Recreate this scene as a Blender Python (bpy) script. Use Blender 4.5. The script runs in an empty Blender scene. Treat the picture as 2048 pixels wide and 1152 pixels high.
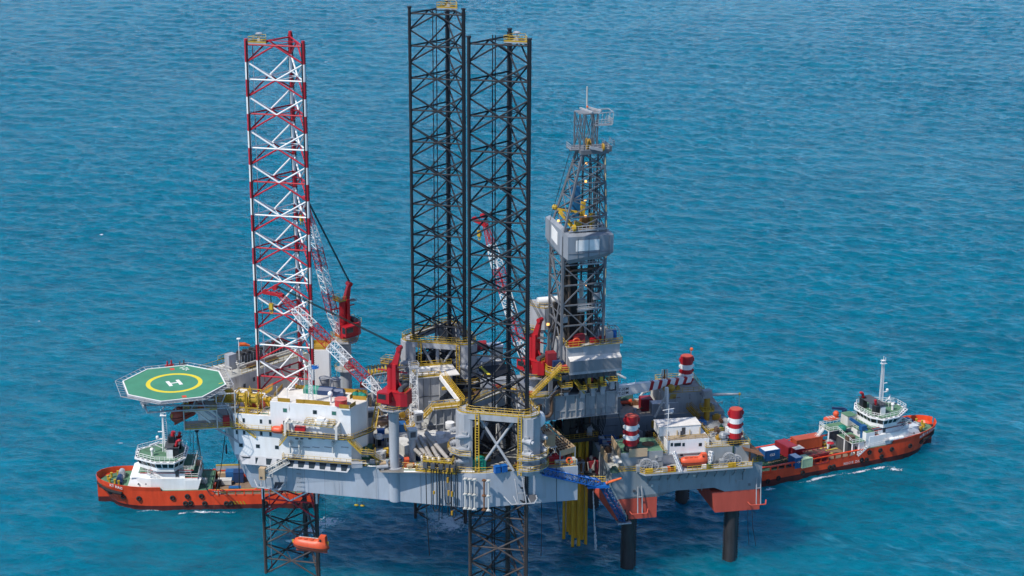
import bpy, math, random
from mathutils import Vector, Matrix
from math import sin, cos, radians, pi
random.seed(7)
SC = bpy.context.scene
COL = SC.collection
# ---------------------------------------------------------------- camera
CF, CPITCH, CROLL, CH = 3817.99, radians(17.514), radians(0.2443), 186.6285
cam_d = bpy.data.cameras.new('camera'); cam = bpy.data.objects.new('camera', cam_d); COL.objects.link(cam)
cam_d.sensor_width = 36; cam_d.lens = CF/2048*36; cam_d.clip_start = 5; cam_d.clip_end = 20000
cam.matrix_world = Matrix.Translation((0, 0, CH)) @ Matrix.Rotation(pi/2-CPITCH, 4, 'X') @ Matrix.Rotation(CROLL, 4, 'Z')
SC.camera = cam
SC.render.resolution_x, SC.render.resolution_y = 1024, 576
# ---------------------------------------------------------------- light
SUN_AZ = math.atan2(-0.64, -0.77)   # direction towards the sun in the xy plane
SUN_EL = radians(53)
sv = Vector((cos(SUN_AZ)*cos(SUN_EL), sin(SUN_AZ)*cos(SUN_EL), sin(SUN_EL)))
sl = bpy.data.lights.new('sun', 'SUN'); sl.energy = 3.6; sl.angle = radians(0.6); sl.color = (1, .955, .89)
so = bpy.data.objects.new('sun', sl); COL.objects.link(so); so.rotation_euler = sv.to_track_quat('Z', 'Y').to_euler()
so.location = sv*500
W = bpy.data.worlds.new('World'); SC.world = W; W.use_nodes = True
nt = W.node_tree; bg = nt.nodes['Background']
sky = nt.nodes.new('ShaderNodeTexSky'); sky.sky_type = 'NISHITA'; sky.sun_disc = False
sky.sun_elevation = SUN_EL; sky.sun_rotation = pi/2-SUN_AZ; sky.altitude = 0; sky.air_density = 0.6; sky.dust_density = 0.25; sky.ozone_density = 3
nt.links.new(sky.outputs[0], bg.inputs[0]); bg.inputs[1].default_value = 0.15
SC.view_settings.view_transform = 'Standard'; SC.view_settings.look = 'None'; SC.view_settings.exposure = 0.38; SC.view_settings.gamma = 1
# ---------------------------------------------------------------- pixel -> point helpers (photo pixels, 2048 wide)
def ray(px, py):
    X, Y = px-1024, py-576; c, s = cos(CROLL), sin(CROLL)
    x, y = c*X+s*Y, -s*X+c*Y; u, v = x/CF, y/CF
    return (u, cos(CPITCH)-v*sin(CPITCH), -sin(CPITCH)-v*cos(CPITCH))
class Frame:
    def __init__(s, ox, oy, yaw): s.ox, s.oy, s.yaw = ox, oy, radians(yaw)
    def w(s, x, y, z=0):
        c, n = cos(s.yaw), sin(s.yaw); return Vector((s.ox+x*c-y*n, s.oy+x*n+y*c, z))
    def loc(s, x, y):
        c, n = cos(s.yaw), sin(s.yaw); dx, dy = x-s.ox, y-s.oy; return (dx*c+dy*n, -dx*n+dy*c)
    def at(s, px, py, z):
        d = ray(px, py); t = (z-CH)/d[2]; return s.loc(d[0]*t, d[1]*t)
    def ly(s, px, py, y):      # where the sight line meets the plane y = const of this frame -> (x, z)
        d = ray(px, py); n = (-sin(s.yaw), cos(s.yaw)); p = s.w(0, y)
        t = (n[0]*p.x+n[1]*p.y)/(n[0]*d[0]+n[1]*d[1]); q = s.loc(d[0]*t, d[1]*t); return (q[0], CH+d[2]*t)
WF = Frame(0, 0, 0)
X = Frame(-9, 391.6, 16)          # rig frame: +x to the stern, +y to the far side
N = Frame(-9.5, 363.25, -11.2)    # near side of the hull
R2 = Frame(26, 385.8, 11)         # second rig
SR = Frame(58.053, 436.191, 25)   # right ship, stern at x=0, centreline y=0
SL = Frame(-46.25, 423.48, 183.4)    # left ship, stern at x=0, bow to the left
DZ = 31.9
# ---------------------------------------------------------------- materials
MATS = {}
def mat(name, col, rough=.55, metal=0., dirt=.25, scale=.6, rust=0., emis=0., streak=True):
    if name in MATS: return MATS[name]
    m = bpy.data.materials.new(name); m.use_nodes = True; t = m.node_tree; n = t.nodes; b = n['Principled BSDF']
    b.inputs['Roughness'].default_value = rough; b.inputs['Metallic'].default_value = metal
    tc = n.new('ShaderNodeTexCoord'); mp = n.new('ShaderNodeMapping'); t.links.new(tc.outputs['Object'], mp.inputs[0])
    mp.inputs['Scale'].default_value = (1, 1, .22) if streak else (1, 1, 1)
    ns = n.new('ShaderNodeTexNoise'); ns.inputs['Scale'].default_value = scale; ns.inputs['Detail'].default_value = 8; ns.inputs['Roughness'].default_value = .65
    t.links.new(mp.outputs[0], ns.inputs[0])
    r = n.new('ShaderNodeValToRGB'); r.color_ramp.elements[0].position = .34; r.color_ramp.elements[1].position = .62
    d = [c*(1-dirt) for c in col]; r.color_ramp.elements[0].color = (d[0], d[1]*.98, d[2]*.95, 1); r.color_ramp.elements[1].color = (*col, 1)
    t.links.new(ns.outputs[0], r.inputs[0]); out = r.outputs[0]
    if rust > 0:
        mp2 = n.new('ShaderNodeMapping'); t.links.new(tc.outputs['Object'], mp2.inputs[0]); mp2.inputs['Scale'].default_value = (1, 1, .12); mp2.inputs['Location'].default_value = (13, 5, 7)
        n2 = n.new('ShaderNodeTexNoise'); n2.inputs['Scale'].default_value = 1.1; n2.inputs['Detail'].default_value = 10; n2.inputs['Roughness'].default_value = .7
        t.links.new(mp2.outputs[0], n2.inputs[0])
        r2 = n.new('ShaderNodeValToRGB'); r2.color_ramp.elements[0].position = .66-rust*.2; r2.color_ramp.elements[1].position = .74-rust*.1
        t.links.new(n2.outputs[0], r2.inputs[0]); mx = n.new('ShaderNodeMix'); mx.data_type = 'RGBA'
        t.links.new(r2.outputs[0], mx.inputs[0]); t.links.new(out, mx.inputs[6]); mx.inputs[7].default_value = (.17, .07, .03, 1); out = mx.outputs[2]
    t.links.new(out, b.inputs['Base Color'])
    bp = n.new('ShaderNodeBump'); bp.inputs['Strength'].default_value = .12; bp.inputs['Distance'].default_value = .1
    t.links.new(ns.outputs[0], bp.inputs['Height']); t.links.new(bp.outputs[0], b.inputs['Normal'])
    if emis: b.inputs['Emission Color'].default_value = (1, .50, .14, 1); b.inputs['Emission Strength'].default_value = emis
    MATS[name] = m; return m
HULLG = mat('hull grey paint', (.375, .415, .47), .5, 0, .16, .35, .08)
HULLD = mat('dark grey paint', (.17, .185, .21), .55, 0, .2, .5, .06)
DECK = mat('weathered deck', (.42, .42, .39), .8, 0, .35, .3, .15, streak=False)
DECKG = mat('green deck', (.10, .22, .13), .8, 0, .4, .5, streak=False)
DECKB = mat('brown deck', (.22, .15, .10), .8, 0, .45, .5, streak=False)
WHITE = mat('white paint', (.80, .80, .79), .45, 0, .12, .35, .05)
WHITEW = mat('weathered white paint', (.62, .61, .57), .55, 0, .3, .6, .12)
ROOFW = mat('pale roof paint', (.74, .71, .66), .7, 0, .22, .5, streak=False)
GREY = mat('grey paint', (.30, .32, .34), .5, 0, .25, .5, .05)
GREYP = mat('pale grey paint', (.385, .40, .425), .5, 0, .25, .6, .06)
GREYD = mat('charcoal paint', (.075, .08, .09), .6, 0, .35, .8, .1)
DARK = mat('dark greasy steel', (.03, .028, .027), .7, 0, .4, 1)
STEEL = mat('bare steel', (.50, .46, .41), .42, .35, .3, 1.2)
PIPEB = mat('brown pipe', (.12, .075, .05), .6, 0, .4, 1, .3)
YEL = mat('yellow paint', (.55, .35, .025), .5, 0, .35, .9, .05)
YELD = mat('ochre paint', (.42, .24, .02), .55, 0, .25, .6, .1)
YELP = mat('yellow conductor paint', (.66, .36, .02), .5, 0, .45, .35, .25)
RED = mat('red paint', (.42, .012, .02), .45, 0, .2, .8)
REDL = mat('leg red paint', (.46, .012, .025), .45, 0, .15, .5)
REDF = mat('faded red paint', (.52, .082, .05), .65, 0, .25, .25, .08)
CRED = mat('container maroon paint', (.27, .02, .03), .5, 0, .25, .8, .05)
CORG = mat('container orange paint', (.46, .085, .035), .5, 0, .25, .8, .05)
ORG = mat('ship orange paint', (.76, .068, .016), .45, 0, .28, .5, .09)
BOOT = mat('dark boot paint', (.09, .012, .010), .6, 0, .5, .5, .1)
LIFE = mat('lifeboat orange', (.66, .09, .03), .45, 0, .15, .8)
ORM = mat('orange marker', (.75, .13, .03), .6, 0, .2, .8)
BLUE = mat('blue paint', (.015, .11, .30), .5, 0, .25, .8)
BLUED = mat('dark blue paint', (.015, .045, .13), .5, 0, .25, .8)
BLUEB = mat('bright blue paint', (.01, .12, .42), .45, 0, .2, .8)
GRN = mat('green paint', (.015, .10, .045), .5, 0, .2, .8)
TEAL = mat('teal tarpaulin', (.0, .20, .14), .6, 0, .3, 1.5)
BLK = mat('black paint', (.012, .014, .018), .45, 0, .3, .8)
ROPE = mat('tarry rope', (.008, .014, .015), .95, 0, .2, 1)
LEGK = mat('leg black paint', (.011, .014, .021), .62, 0, .3, .4)
LEGLOW = mat('wet leg steel', (.075, .06, .055), .55, 0, .6, .9, .35)
RUST = mat('rusty steel', (.22, .095, .04), .8, 0, .5, 1.2, .3)
TAN = mat('tan paint', (.46, .33, .20), .65, 0, .2, .8, .05)
TYRE = mat('tyre rubber', (.018, .017, .018), .85, 0, .3, 2)
GLASS = mat('window glass', (.018, .03, .035), .12, 0, .1, 1)
GLASSG = mat('green window glass', (.05, .17, .13), .2, 0, .1, 1)
LAMP = mat('lit lamp', (.8, .4, .1), .5, 0, 0, 1, 0, 1.6)
TUBE = mat('lit tube', (.75, .65, .35), .5, 0, 0, 1, 0, .15)
LGRN = mat('light green paint', (.42, .55, .36), .6, 0, .2, .8)
HELI = mat('helideck green', (.060, .255, .155), .85, 0, .16, .25, streak=False)
MARKY = mat('marking yellow', (.72, .60, .04), .8, 0, .1, .5, streak=False)
MARKW = mat('marking white', (.8, .8, .78), .8, 0, .1, .5, streak=False)
MARKR = mat('marking red', (.6, .07, .04), .8, 0, .1, .5, streak=False)
# ---------------------------------------------------------------- mesh builder
class MB:
    def __init__(s): s.v = []; s.f = []; s.mi = []; s.m = 0; s.s = []
    def add(s, vs, fs):
        o = len(s.v); s.v += [tuple(v) for v in vs]
        fo = len(s.f)
        for f in fs: s.f.append(tuple(i+o for i in f)); s.mi.append(s.m)
        s.s.append((o, len(s.v), fo, len(s.f))); return s
    def box(s, x0, y0, z0, x1, y1, z1):
        if x0 > x1: x0, x1 = x1, x0
        if y0 > y1: y0, y1 = y1, y0
        if z0 > z1: z0, z1 = z1, z0
        return s.add([(x, y, z) for z in (z0, z1) for y in (y0, y1) for x in (x0, x1)],
                     [(0, 2, 3, 1), (4, 5, 7, 6), (0, 1, 5, 4), (2, 6, 7, 3), (0, 4, 6, 2), (1, 3, 7, 5)])
    def cbox(s, cx, cy, z0, sx, sy, h, yaw=0):
        a = radians(yaw); c, n = cos(a), sin(a); P = [(-sx/2, -sy/2), (sx/2, -sy/2), (sx/2, sy/2), (-sx/2, sy/2)]
        return s.prism([(cx+x*c-y*n, cy+x*n+y*c) for x, y in P], z0, z0+h)
    def prism(s, poly, z0, z1, top=None):
        n = len(poly); top = top or poly
        zb = z0 if isinstance(z0, (list, tuple)) else [z0]*n; zt = z1 if isinstance(z1, (list, tuple)) else [z1]*n
        vs = [(p[0], p[1], z) for p, z in zip(poly, zb)]+[(p[0], p[1], z) for p, z in zip(top, zt)]
        return s.add(vs, [tuple(range(n))[::-1], tuple(range(n, 2*n))]+[(i, (i+1) % n, n+(i+1) % n, n+i) for i in range(n)])
    def cyl(s, x, y, z0, z1, r, n=16, r2=None):
        r2 = r if r2 is None else r2
        return s.prism([(x+r*cos(2*pi*i/n), y+r*sin(2*pi*i/n)) for i in range(n)], z0, z1, [(x+r2*cos(2*pi*i/n), y+r2*sin(2*pi*i/n)) for i in range(n)])
    def tube(s, p, q, r, n=6, r2=None):
        p, q = Vector(p), Vector(q); d = q-p
        if d.length < 1e-6: return s
        d.normalize(); a = d.orthogonal().normalized() if abs(d.z) > .99 else d.cross(Vector((0, 0, 1))).normalized(); b = d.cross(a); r2 = r if r2 is None else r2
        vs = [p+(a*cos(2*pi*i/n)+b*sin(2*pi*i/n))*r for i in range(n)]+[q+(a*cos(2*pi*i/n)+b*sin(2*pi*i/n))*r2 for i in range(n)]
        return s.add(vs, [tuple(range(n))[::-1], tuple(range(n, 2*n))]+[(i, (i+1) % n, n+(i+1) % n, n+i) for i in range(n)])
    def path(s, pts, r, n=6):
        for a, b in zip(pts, pts[1:]): s.tube(a, b, r, n)
        return s
    def beam(s, p, q, w, h=None):
        h = h or w; p, q = Vector(p), Vector(q); d = (q-p).normalized()
        a = Vector((1, 0, 0)) if abs(d.z) > .99 else d.cross(Vector((0, 0, 1))).normalized(); b = a.cross(d)
        vs = [e+a*x*w/2+b*y*h/2 for e in (p, q) for x, y in ((-1, -1), (1, -1), (1, 1), (-1, 1))]
        return s.add(vs, [(0, 1, 2, 3), (7, 6, 5, 4), (0, 4, 5, 1), (1, 5, 6, 2), (2, 6, 7, 3), (3, 7, 4, 0)])
    def sphere(s, x, y, z, r, n=12, sz=1, sx=1, sy=1):
        vs = []; fs = []; m = n//2
        for j in range(1, m):
            t = pi*j/m
            for i in range(n): vs.append((x+r*sx*sin(t)*cos(2*pi*i/n), y+r*sy*sin(t)*sin(2*pi*i/n), z+r*sz*cos(t)))
        a, b = len(vs), len(vs)+1; vs += [(x, y, z+r*sz), (x, y, z-r*sz)]
        for j in range(m-2):
            for i in range(n): fs.append((j*n+i, (j+1)*n+i, (j+1)*n+(i+1) % n, j*n+(i+1) % n))
        for i in range(n): fs.append((a, i, (i+1) % n)); fs.append((b, (m-2)*n+(i+1) % n, (m-2)*n+i))
        return s.add(vs, fs)
    def torus(s, c, ax, R, r, n=16, k=6):
        c = Vector(c); ax = Vector(ax).normalized(); a = ax.orthogonal().normalized(); b = ax.cross(a); vs = []; fs = []
        for i in range(n):
            u = a*cos(2*pi*i/n)+b*sin(2*pi*i/n)
            for j in range(k): vs.append(c+u*(R+r*cos(2*pi*j/k))+ax*r*sin(2*pi*j/k))
        for i in range(n):
            for j in range(k): fs.append((i*k+j, ((i+1) % n)*k+j, ((i+1) % n)*k+(j+1) % k, i*k+(j+1) % k))
        return s.add(vs, fs)
    def rail(s, pts, h=1.15, r=.045, sp=1.6, toe=.0, close=False):
        if close: pts = list(pts)+[pts[0]]
        for a, b in zip(pts, pts[1:]):
            a, b = Vector(a), Vector(b); L = (b-a).length
            if L < .05: continue
            for k in (1, .55): s.tube(a+Vector((0, 0, h*k)), b+Vector((0, 0, h*k)), r, 4)
            k = max(1, round(L/sp))
            for i in range(k+1): p = a.lerp(b, i/k); s.tube(p, p+Vector((0, 0, h)), r, 4)
            if toe: s.beam(a+Vector((0, 0, toe/2+.02)), b+Vector((0, 0, toe/2+.02)), .04, toe)
        return s
    def stair(s, p, q, w=1.0, n=None, side=.12):
        p, q = Vector(p), Vector(q); d = q-p; hz = Vector((d.x, d.y, 0)).normalized(); a = Vector((-hz.y, hz.x, 0))*w/2
        for g in (-1, 1):
            s.beam(p+a*g, q+a*g, .08, .28)
            for k in (.55, 1.05): s.tube(p+a*g+Vector((0, 0, k)), q+a*g+Vector((0, 0, k)), side/3, 4)
            m = max(1, int(d.length/1.6))
            for i in range(m+1): e = p.lerp(q, i/m)+a*g; s.tube(e, e+Vector((0, 0, 1.05)), side/3, 4)
        n = n or max(3, int(abs(d.z)/.3))
        for i in range(n): c = p.lerp(q, (i+.5)/n); s.beam(c-a, c+a, .28, .05)
        return s
    def ladder(s, p, q, w=.6, side=(1, 0, 0), r=.04, sp=.5):
        p, q = Vector(p), Vector(q); a = Vector(side)*w/2; s.tube(p-a, q-a, r, 4); s.tube(p+a, q+a, r, 4)
        n = max(2, int((q-p).length/sp))
        for i in range(n): c = p.lerp(q, (i+.5)/n); s.tube(c-a, c+a, r*.8, 4)
        return s
    def truss(s, p, q, w, h, bays, r=.07, up=(0, 0, 1), w2=None, h2=None):
        p, q = Vector(p), Vector(q); d = (q-p).normalized(); a = d.cross(Vector(up)).normalized(); b = a.cross(d); w2 = w if w2 is None else w2; h2 = h if h2 is None else h2
        def cs(t):
            c = p.lerp(q, t); W_, H_ = (w+(w2-w)*t)/2, (h+(h2-h)*t)/2
            return [c-a*W_-b*H_, c+a*W_-b*H_, c+a*W_+b*H_, c-a*W_+b*H_]
        prev = cs(0)
        for i in range(bays):
            nx = cs((i+1)/bays)
            for k in range(4):
                s.tube(prev[k], nx[k], r, 5); s.tube(nx[k], nx[(k+1) % 4], r*.6, 4)
                s.tube(prev[k] if i % 2 else prev[(k+1) % 4], nx[(k+1) % 4] if i % 2 else nx[k], r*.6, 4)
            prev = nx
        return s
def textmb(txt, size, depth=.02, font_spacing=1.0):
    c = bpy.data.curves.new('t', 'FONT'); c.body = txt; c.size = size; c.align_x = 'CENTER'; c.align_y = 'CENTER'; c.resolution_u = 1; c.offset = size*.012
    o = bpy.data.objects.new('t', c); COL.objects.link(o); bpy.context.view_layer.update()
    me = o.evaluated_get(bpy.context.evaluated_depsgraph_get()).to_mesh()
    vs = [v.co.copy() for v in me.vertices]; fs = [tuple(p.vertices) for p in me.polygons]
    bpy.data.objects.remove(o); bpy.data.curves.remove(c); return vs, fs
def put_text(mb, txt, size, org, right, up):
    vs, fs = textmb(txt, size); org, right, up = Vector(org), Vector(right).normalized(), Vector(up).normalized()
    mb.add([org+right*v.x+up*v.y for v in vs], fs); return mb
AUTO = {'gearbox', 'riser_pipe', 'well_plating', 'ladder', 'plating_seam', 'walkway_marking', 'draft_mark', 'bollard', 'doorway', 'porthole', 'funnel', 'louvre', 'fairlead', 'saddle', 'fan_ring', 'float_collar', 'wall_bracket', 'exhaust_tip', 'strip_light', 'seam', 'vent_pipe', 'gallery_post', 'red_stripe', 'hazard_stripe', 'support_strut', 'strut', 'opening', 'red_panel', 'freeing_slot', 'trolley_beam', 'riser_stack', 'lamp', 'hatch', 'parapet_panel', 'stair_landing', 'service_gallery', 'gallery', 'guide_rail', 'prop', 'substructure_column', 'end_beam', 'bulwark_plate', 'vent_housing', 'support', 'stanchion', 'fire_monitor', 'thwart', 'roof_vent_strip', 'hose_saddle', 'rail_post', 'hook', 'cargo_rail', 'yellow_rail', 'stay', 'racked_pipe', 'deck_marking', 'fire_cabinet', 'pane', 'support_frame', 'bracket', 'skid_rail', 'winch_rail', 'stairway', 'radar_arm', 'funnel_top', 'cabinet', 'mid_platform', 'bow_bulwark'}
def clusters(mb, tol=.12):
    n = len(mb.s); bb = []
    for (v0, v1, f0, f1) in mb.s:
        P = mb.v[v0:v1]; bb.append([min(p[i] for p in P)-tol for i in range(3)]+[max(p[i] for p in P)+tol for i in range(3)])
    par = list(range(n))
    def fd(i):
        while par[i] != i: i = par[i]
        return i
    for i in range(n):
        for j in range(i):
            a, b = bb[i], bb[j]
            if all(a[k] < b[k+3] and b[k] < a[k+3] for k in range(3)):
                x, y = fd(i), fd(j)
                if x != y: par[x] = y
    out = {}
    for i, (v0, v1, f0, f1) in enumerate(mb.s):
        c = out.setdefault(fd(i), MB()); o = len(c.v)-v0; c.v += mb.v[v0:v1]
        for f, mi in zip(mb.f[f0:f1], mb.mi[f0:f1]): c.f.append(tuple(q+o for q in f)); c.mi.append(mi)
    return list(out.values())
class Thing:
    def __init__(s, name, label, cat, fr=WF, base=(0, 0, 0), group=None, yaw=0):
        s.o = bpy.data.objects.new(name, None); COL.objects.link(s.o); s.o.empty_display_size = 1
        s.fr, s.base = fr, base; s.o.location = fr.w(base[0], base[1], base[2]); s.o.rotation_euler = (0, 0, fr.yaw)
        s.o['label'] = label; s.o['category'] = cat
        if group: s.o['group'] = group
    def add(s, name, mb, m, parent=None, label=None, smooth=False):
        if name in AUTO and mb.s:
            cl = clusters(mb)
            if 1 < len(cl) <= 90:
                for c in cl: o = build(name, c, m, s.base, smooth); o.parent = parent or s.o
                return o
        o = build(name, mb, m, s.base, smooth); o.parent = parent or s.o
        if label: o['label'] = label
        return o
def build(name, mb, m, base=(0, 0, 0), smooth=False):
    me = bpy.data.meshes.new(name); bx, by, bz = base
    me.from_pydata([(v[0]-bx, v[1]-by, v[2]-bz) for v in mb.v], [], mb.f)
    ms = m if isinstance(m, (list, tuple)) else [m]
    for k in ms: me.materials.append(k)
    me.polygons.foreach_set('material_index', mb.mi)
    if smooth: me.polygons.foreach_set('use_smooth', [True]*len(me.polygons)); 
    me.update()
    if smooth:
        try: me.set_sharp_from_angle(angle=radians(40))
        except Exception: pass
    o = bpy.data.objects.new(name, me); COL.objects.link(o); return o
def one(name, mb, m, label, cat, fr=WF, base=(0, 0, 0), group=None, smooth=False):
    o = build(name, mb, m, base, smooth); o.location = fr.w(*base); o.rotation_euler = (0, 0, fr.yaw)
    o['label'] = label; o['category'] = cat
    if group: o['group'] = group
    return o
def copy_tree(o, parent=None):
    c = o.copy(); COL.objects.link(c); c.parent = parent
    for ch in [k for k in bpy.data.objects if k.parent == o]: copy_tree(ch, c)
    return c
# ================================================================ sea
def make_sea():
    m = bpy.data.materials.new('sea water'); m.use_nodes = True; t = m.node_tree; n = t.nodes; L = t.links.new; b = n['Principled BSDF']
    b.inputs['Roughness'].default_value = .16; b.inputs['IOR'].default_value = 1.30; b.inputs['Specular Tint'].default_value = (.16, .62, 1, 1)
    b.inputs['Specular IOR Level'].default_value = .5
    b.subsurface_method = 'BURLEY'; b.inputs['Subsurface Radius'].default_value = (12, 44, 56); b.inputs['Subsurface Scale'].default_value = 1
    tc = n.new('ShaderNodeTexCoord')
    def noise(sc, scl=(1, 1, 1), rot=0, det=4, rough=.55, dist=0., loc=(0, 0, 0)):
        m0 = n.new('ShaderNodeMapping'); L(tc.outputs['Object'], m0.inputs[0]); m0.inputs['Rotation'].default_value = (0, 0, radians(rot))
        mp = n.new('ShaderNodeMapping'); L(m0.outputs[0], mp.inputs[0]); mp.inputs['Scale'].default_value = scl; mp.inputs['Location'].default_value = loc
        x = n.new('ShaderNodeTexNoise'); x.inputs['Scale'].default_value = sc; x.inputs['Detail'].default_value = det; x.inputs['Roughness'].default_value = rough; x.inputs['Distortion'].default_value = dist
        L(mp.outputs[0], x.inputs[0]); return x.outputs[0]
    def math_(op, a, b_=None, c=None):
        x = n.new('ShaderNodeMath'); x.operation = op
        for i, v in enumerate((a, b_, c)):
            if v is None: continue
            if isinstance(v, (int, float)): x.inputs[i].default_value = v
            else: L(v, x.inputs[i])
        return x.outputs[0]
    def ramp(v, a, b_, c0=0, c1=1):
        x = n.new('ShaderNodeMapRange'); x.inputs[1].default_value = a; x.inputs[2].default_value = b_; x.inputs[3].default_value = c0; x.inputs[4].default_value = c1; x.interpolation_type = 'SMOOTHSTEP'; L(v, x.inputs[0]); return x.outputs[0]
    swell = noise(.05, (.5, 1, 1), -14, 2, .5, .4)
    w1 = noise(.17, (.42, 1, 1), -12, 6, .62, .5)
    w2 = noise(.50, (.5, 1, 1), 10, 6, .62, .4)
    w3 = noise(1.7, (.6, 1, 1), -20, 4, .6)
    def ridge(v): return math_('SUBTRACT', 1, math_('ABSOLUTE', math_('MULTIPLY_ADD', v, 2, -1)))
    h = math_('ADD', math_('MULTIPLY', ridge(w2), .40), math_('MULTIPLY', w3, .16))
    bp = n.new('ShaderNodeBump'); bp.inputs['Strength'].default_value = 1; bp.inputs['Distance'].default_value = 1.0; L(h, bp.inputs['Height']); L(bp.outputs[0], b.inputs['Normal'])
    # colour: light through crests painted as green-teal over deep blue-teal troughs, wide patches
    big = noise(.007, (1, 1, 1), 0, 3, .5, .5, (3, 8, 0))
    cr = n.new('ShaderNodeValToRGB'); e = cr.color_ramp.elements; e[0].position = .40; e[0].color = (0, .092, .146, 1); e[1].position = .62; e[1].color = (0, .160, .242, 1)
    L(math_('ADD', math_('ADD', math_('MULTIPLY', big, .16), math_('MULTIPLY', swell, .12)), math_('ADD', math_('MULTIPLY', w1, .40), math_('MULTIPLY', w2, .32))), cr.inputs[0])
    # wind streaks: pale glare on ripples painted into the colour, over the right half
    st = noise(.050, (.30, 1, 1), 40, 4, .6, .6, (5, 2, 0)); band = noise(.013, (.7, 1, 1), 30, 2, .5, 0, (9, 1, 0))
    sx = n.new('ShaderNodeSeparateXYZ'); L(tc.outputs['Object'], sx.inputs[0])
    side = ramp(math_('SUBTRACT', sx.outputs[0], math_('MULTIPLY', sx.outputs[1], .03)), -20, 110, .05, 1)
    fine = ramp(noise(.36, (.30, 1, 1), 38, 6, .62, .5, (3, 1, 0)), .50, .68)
    glare_veil = math_('MULTIPLY', math_('MULTIPLY', fine, ramp(st, .42, .62)), math_('MULTIPLY', math_('MULTIPLY', side, ramp(band, .25, .6, .4, 1)), .34))
    caps = ramp(math_('MULTIPLY', noise(.35, (.5, 1, 1), 10, 6, .7, 1.0, (1, 1, 0)), noise(.05, (1, 1, 1), 0, 2, .5, 0, (7, 7, 0))), .47, .49, 0, .6)
    fo = caps
    # churned white water at known spots: x, y, rx, ry, strength, yaw
    lace = noise(.8, (1, 1, 1), 0, 9, .75, 1.2, (2, 4, 0))
    for (px, py, rx, ry, k, yw) in FOAM:
        x0, y0 = WF.at(px, py, 0); mp = n.new('ShaderNodeMapping'); mp.vector_type = 'TEXTURE'; L(tc.outputs['Object'], mp.inputs[0])
        mp.inputs['Location'].default_value = (x0, y0, 0); mp.inputs['Rotation'].default_value = (0, 0, radians(yw)); mp.inputs['Scale'].default_value = (rx, ry, 1)
        ln = n.new('ShaderNodeVectorMath'); ln.operation = 'LENGTH'; L(mp.outputs[0], ln.inputs[0])
        f = math_('SUBTRACT', 1.25, ln.outputs['Value'])
        f = ramp(math_('ADD', math_('MULTIPLY', f, .75), math_('MULTIPLY', math_('SUBTRACT', lace, .5), 2.0)), .50, .72+.25*(1-k), 0, min(1, k+.2))
        f = math_('MULTIPLY', f, ramp(ln.outputs['Value'], 1.5, 1.25, 0, 1)); fo = math_('MAXIMUM', fo, f)
    mv = n.new('ShaderNodeMix'); mv.data_type = 'RGBA'; L(math_('MULTIPLY', glare_veil, 1.5), mv.inputs[0]); L(cr.outputs[0], mv.inputs[6]); mv.inputs[7].default_value = (.07, .32, .46, 1)
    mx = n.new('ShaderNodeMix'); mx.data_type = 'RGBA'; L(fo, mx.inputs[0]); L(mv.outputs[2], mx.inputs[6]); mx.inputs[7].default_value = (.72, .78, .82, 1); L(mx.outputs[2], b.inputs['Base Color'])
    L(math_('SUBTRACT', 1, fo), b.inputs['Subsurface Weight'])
    L(ramp(fo, 0, 1, .18, .8), b.inputs['Roughness'])
    import numpy as np
    rng = np.random.default_rng(4)
    ys = [300.]
    while ys[-1] < 2300: ys.append(ys[-1]+max(.42, ys[-1]**2/355000*.75))
    ys = np.array(ys); nc = 1100; u = np.linspace(-1, 1, nc); u = .62*u+.38*u**3
    Y = np.repeat(ys[:, None], nc, 1); Xg = u[None, :]*(.50*ys+170)[:, None]; Z = np.zeros_like(Y); dX = np.zeros_like(Y); dY = np.zeros_like(Y)
    calm = .75+.25*np.sin(Xg*.021+1.3+.6*np.sin(Y*.013))*np.sin(Y*.017+Xg*.006)
    for k in range(64):
        lam = 1.8*(20/1.8)**rng.random()**1.4; th = math.radians(68)+rng.normal()*.55; sl_ = .046 if lam < 7 else .022
        a = sl_*lam/6.283; kx, ky = 6.283/lam*cos(th), 6.283/lam*sin(th); ph = kx*Xg+ky*Y+rng.random()*6.283
        fade = np.clip((lam*2.2-ys**2/355000)/(lam*1.2), 0, 1)[:, None]*calm
        Z += a*fade*np.sin(ph); c = np.cos(ph)*a*fade; dX += cos(th)*c; dY += sin(th)*c
    V = np.stack([Xg+dX*.9, Y+dY*.9, Z], -1).reshape(-1, 3)
    nr = len(ys); i0 = (np.arange(nr-1)[:, None]*nc+np.arange(nc-1)[None, :]).reshape(-1); F4 = np.stack([i0, i0+1, i0+nc+1, i0+nc], 1)
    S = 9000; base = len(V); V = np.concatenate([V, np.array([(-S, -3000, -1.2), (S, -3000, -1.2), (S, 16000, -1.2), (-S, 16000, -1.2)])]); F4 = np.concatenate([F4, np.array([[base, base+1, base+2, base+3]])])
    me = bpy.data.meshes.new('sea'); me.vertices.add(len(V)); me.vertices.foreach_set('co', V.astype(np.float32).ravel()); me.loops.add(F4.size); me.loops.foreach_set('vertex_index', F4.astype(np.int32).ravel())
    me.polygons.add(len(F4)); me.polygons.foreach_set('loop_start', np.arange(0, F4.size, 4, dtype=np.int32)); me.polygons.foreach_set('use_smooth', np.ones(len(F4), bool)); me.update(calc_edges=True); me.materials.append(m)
    o = bpy.data.objects.new('sea', me); COL.objects.link(o); o['kind'] = 'structure'; return o
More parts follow.
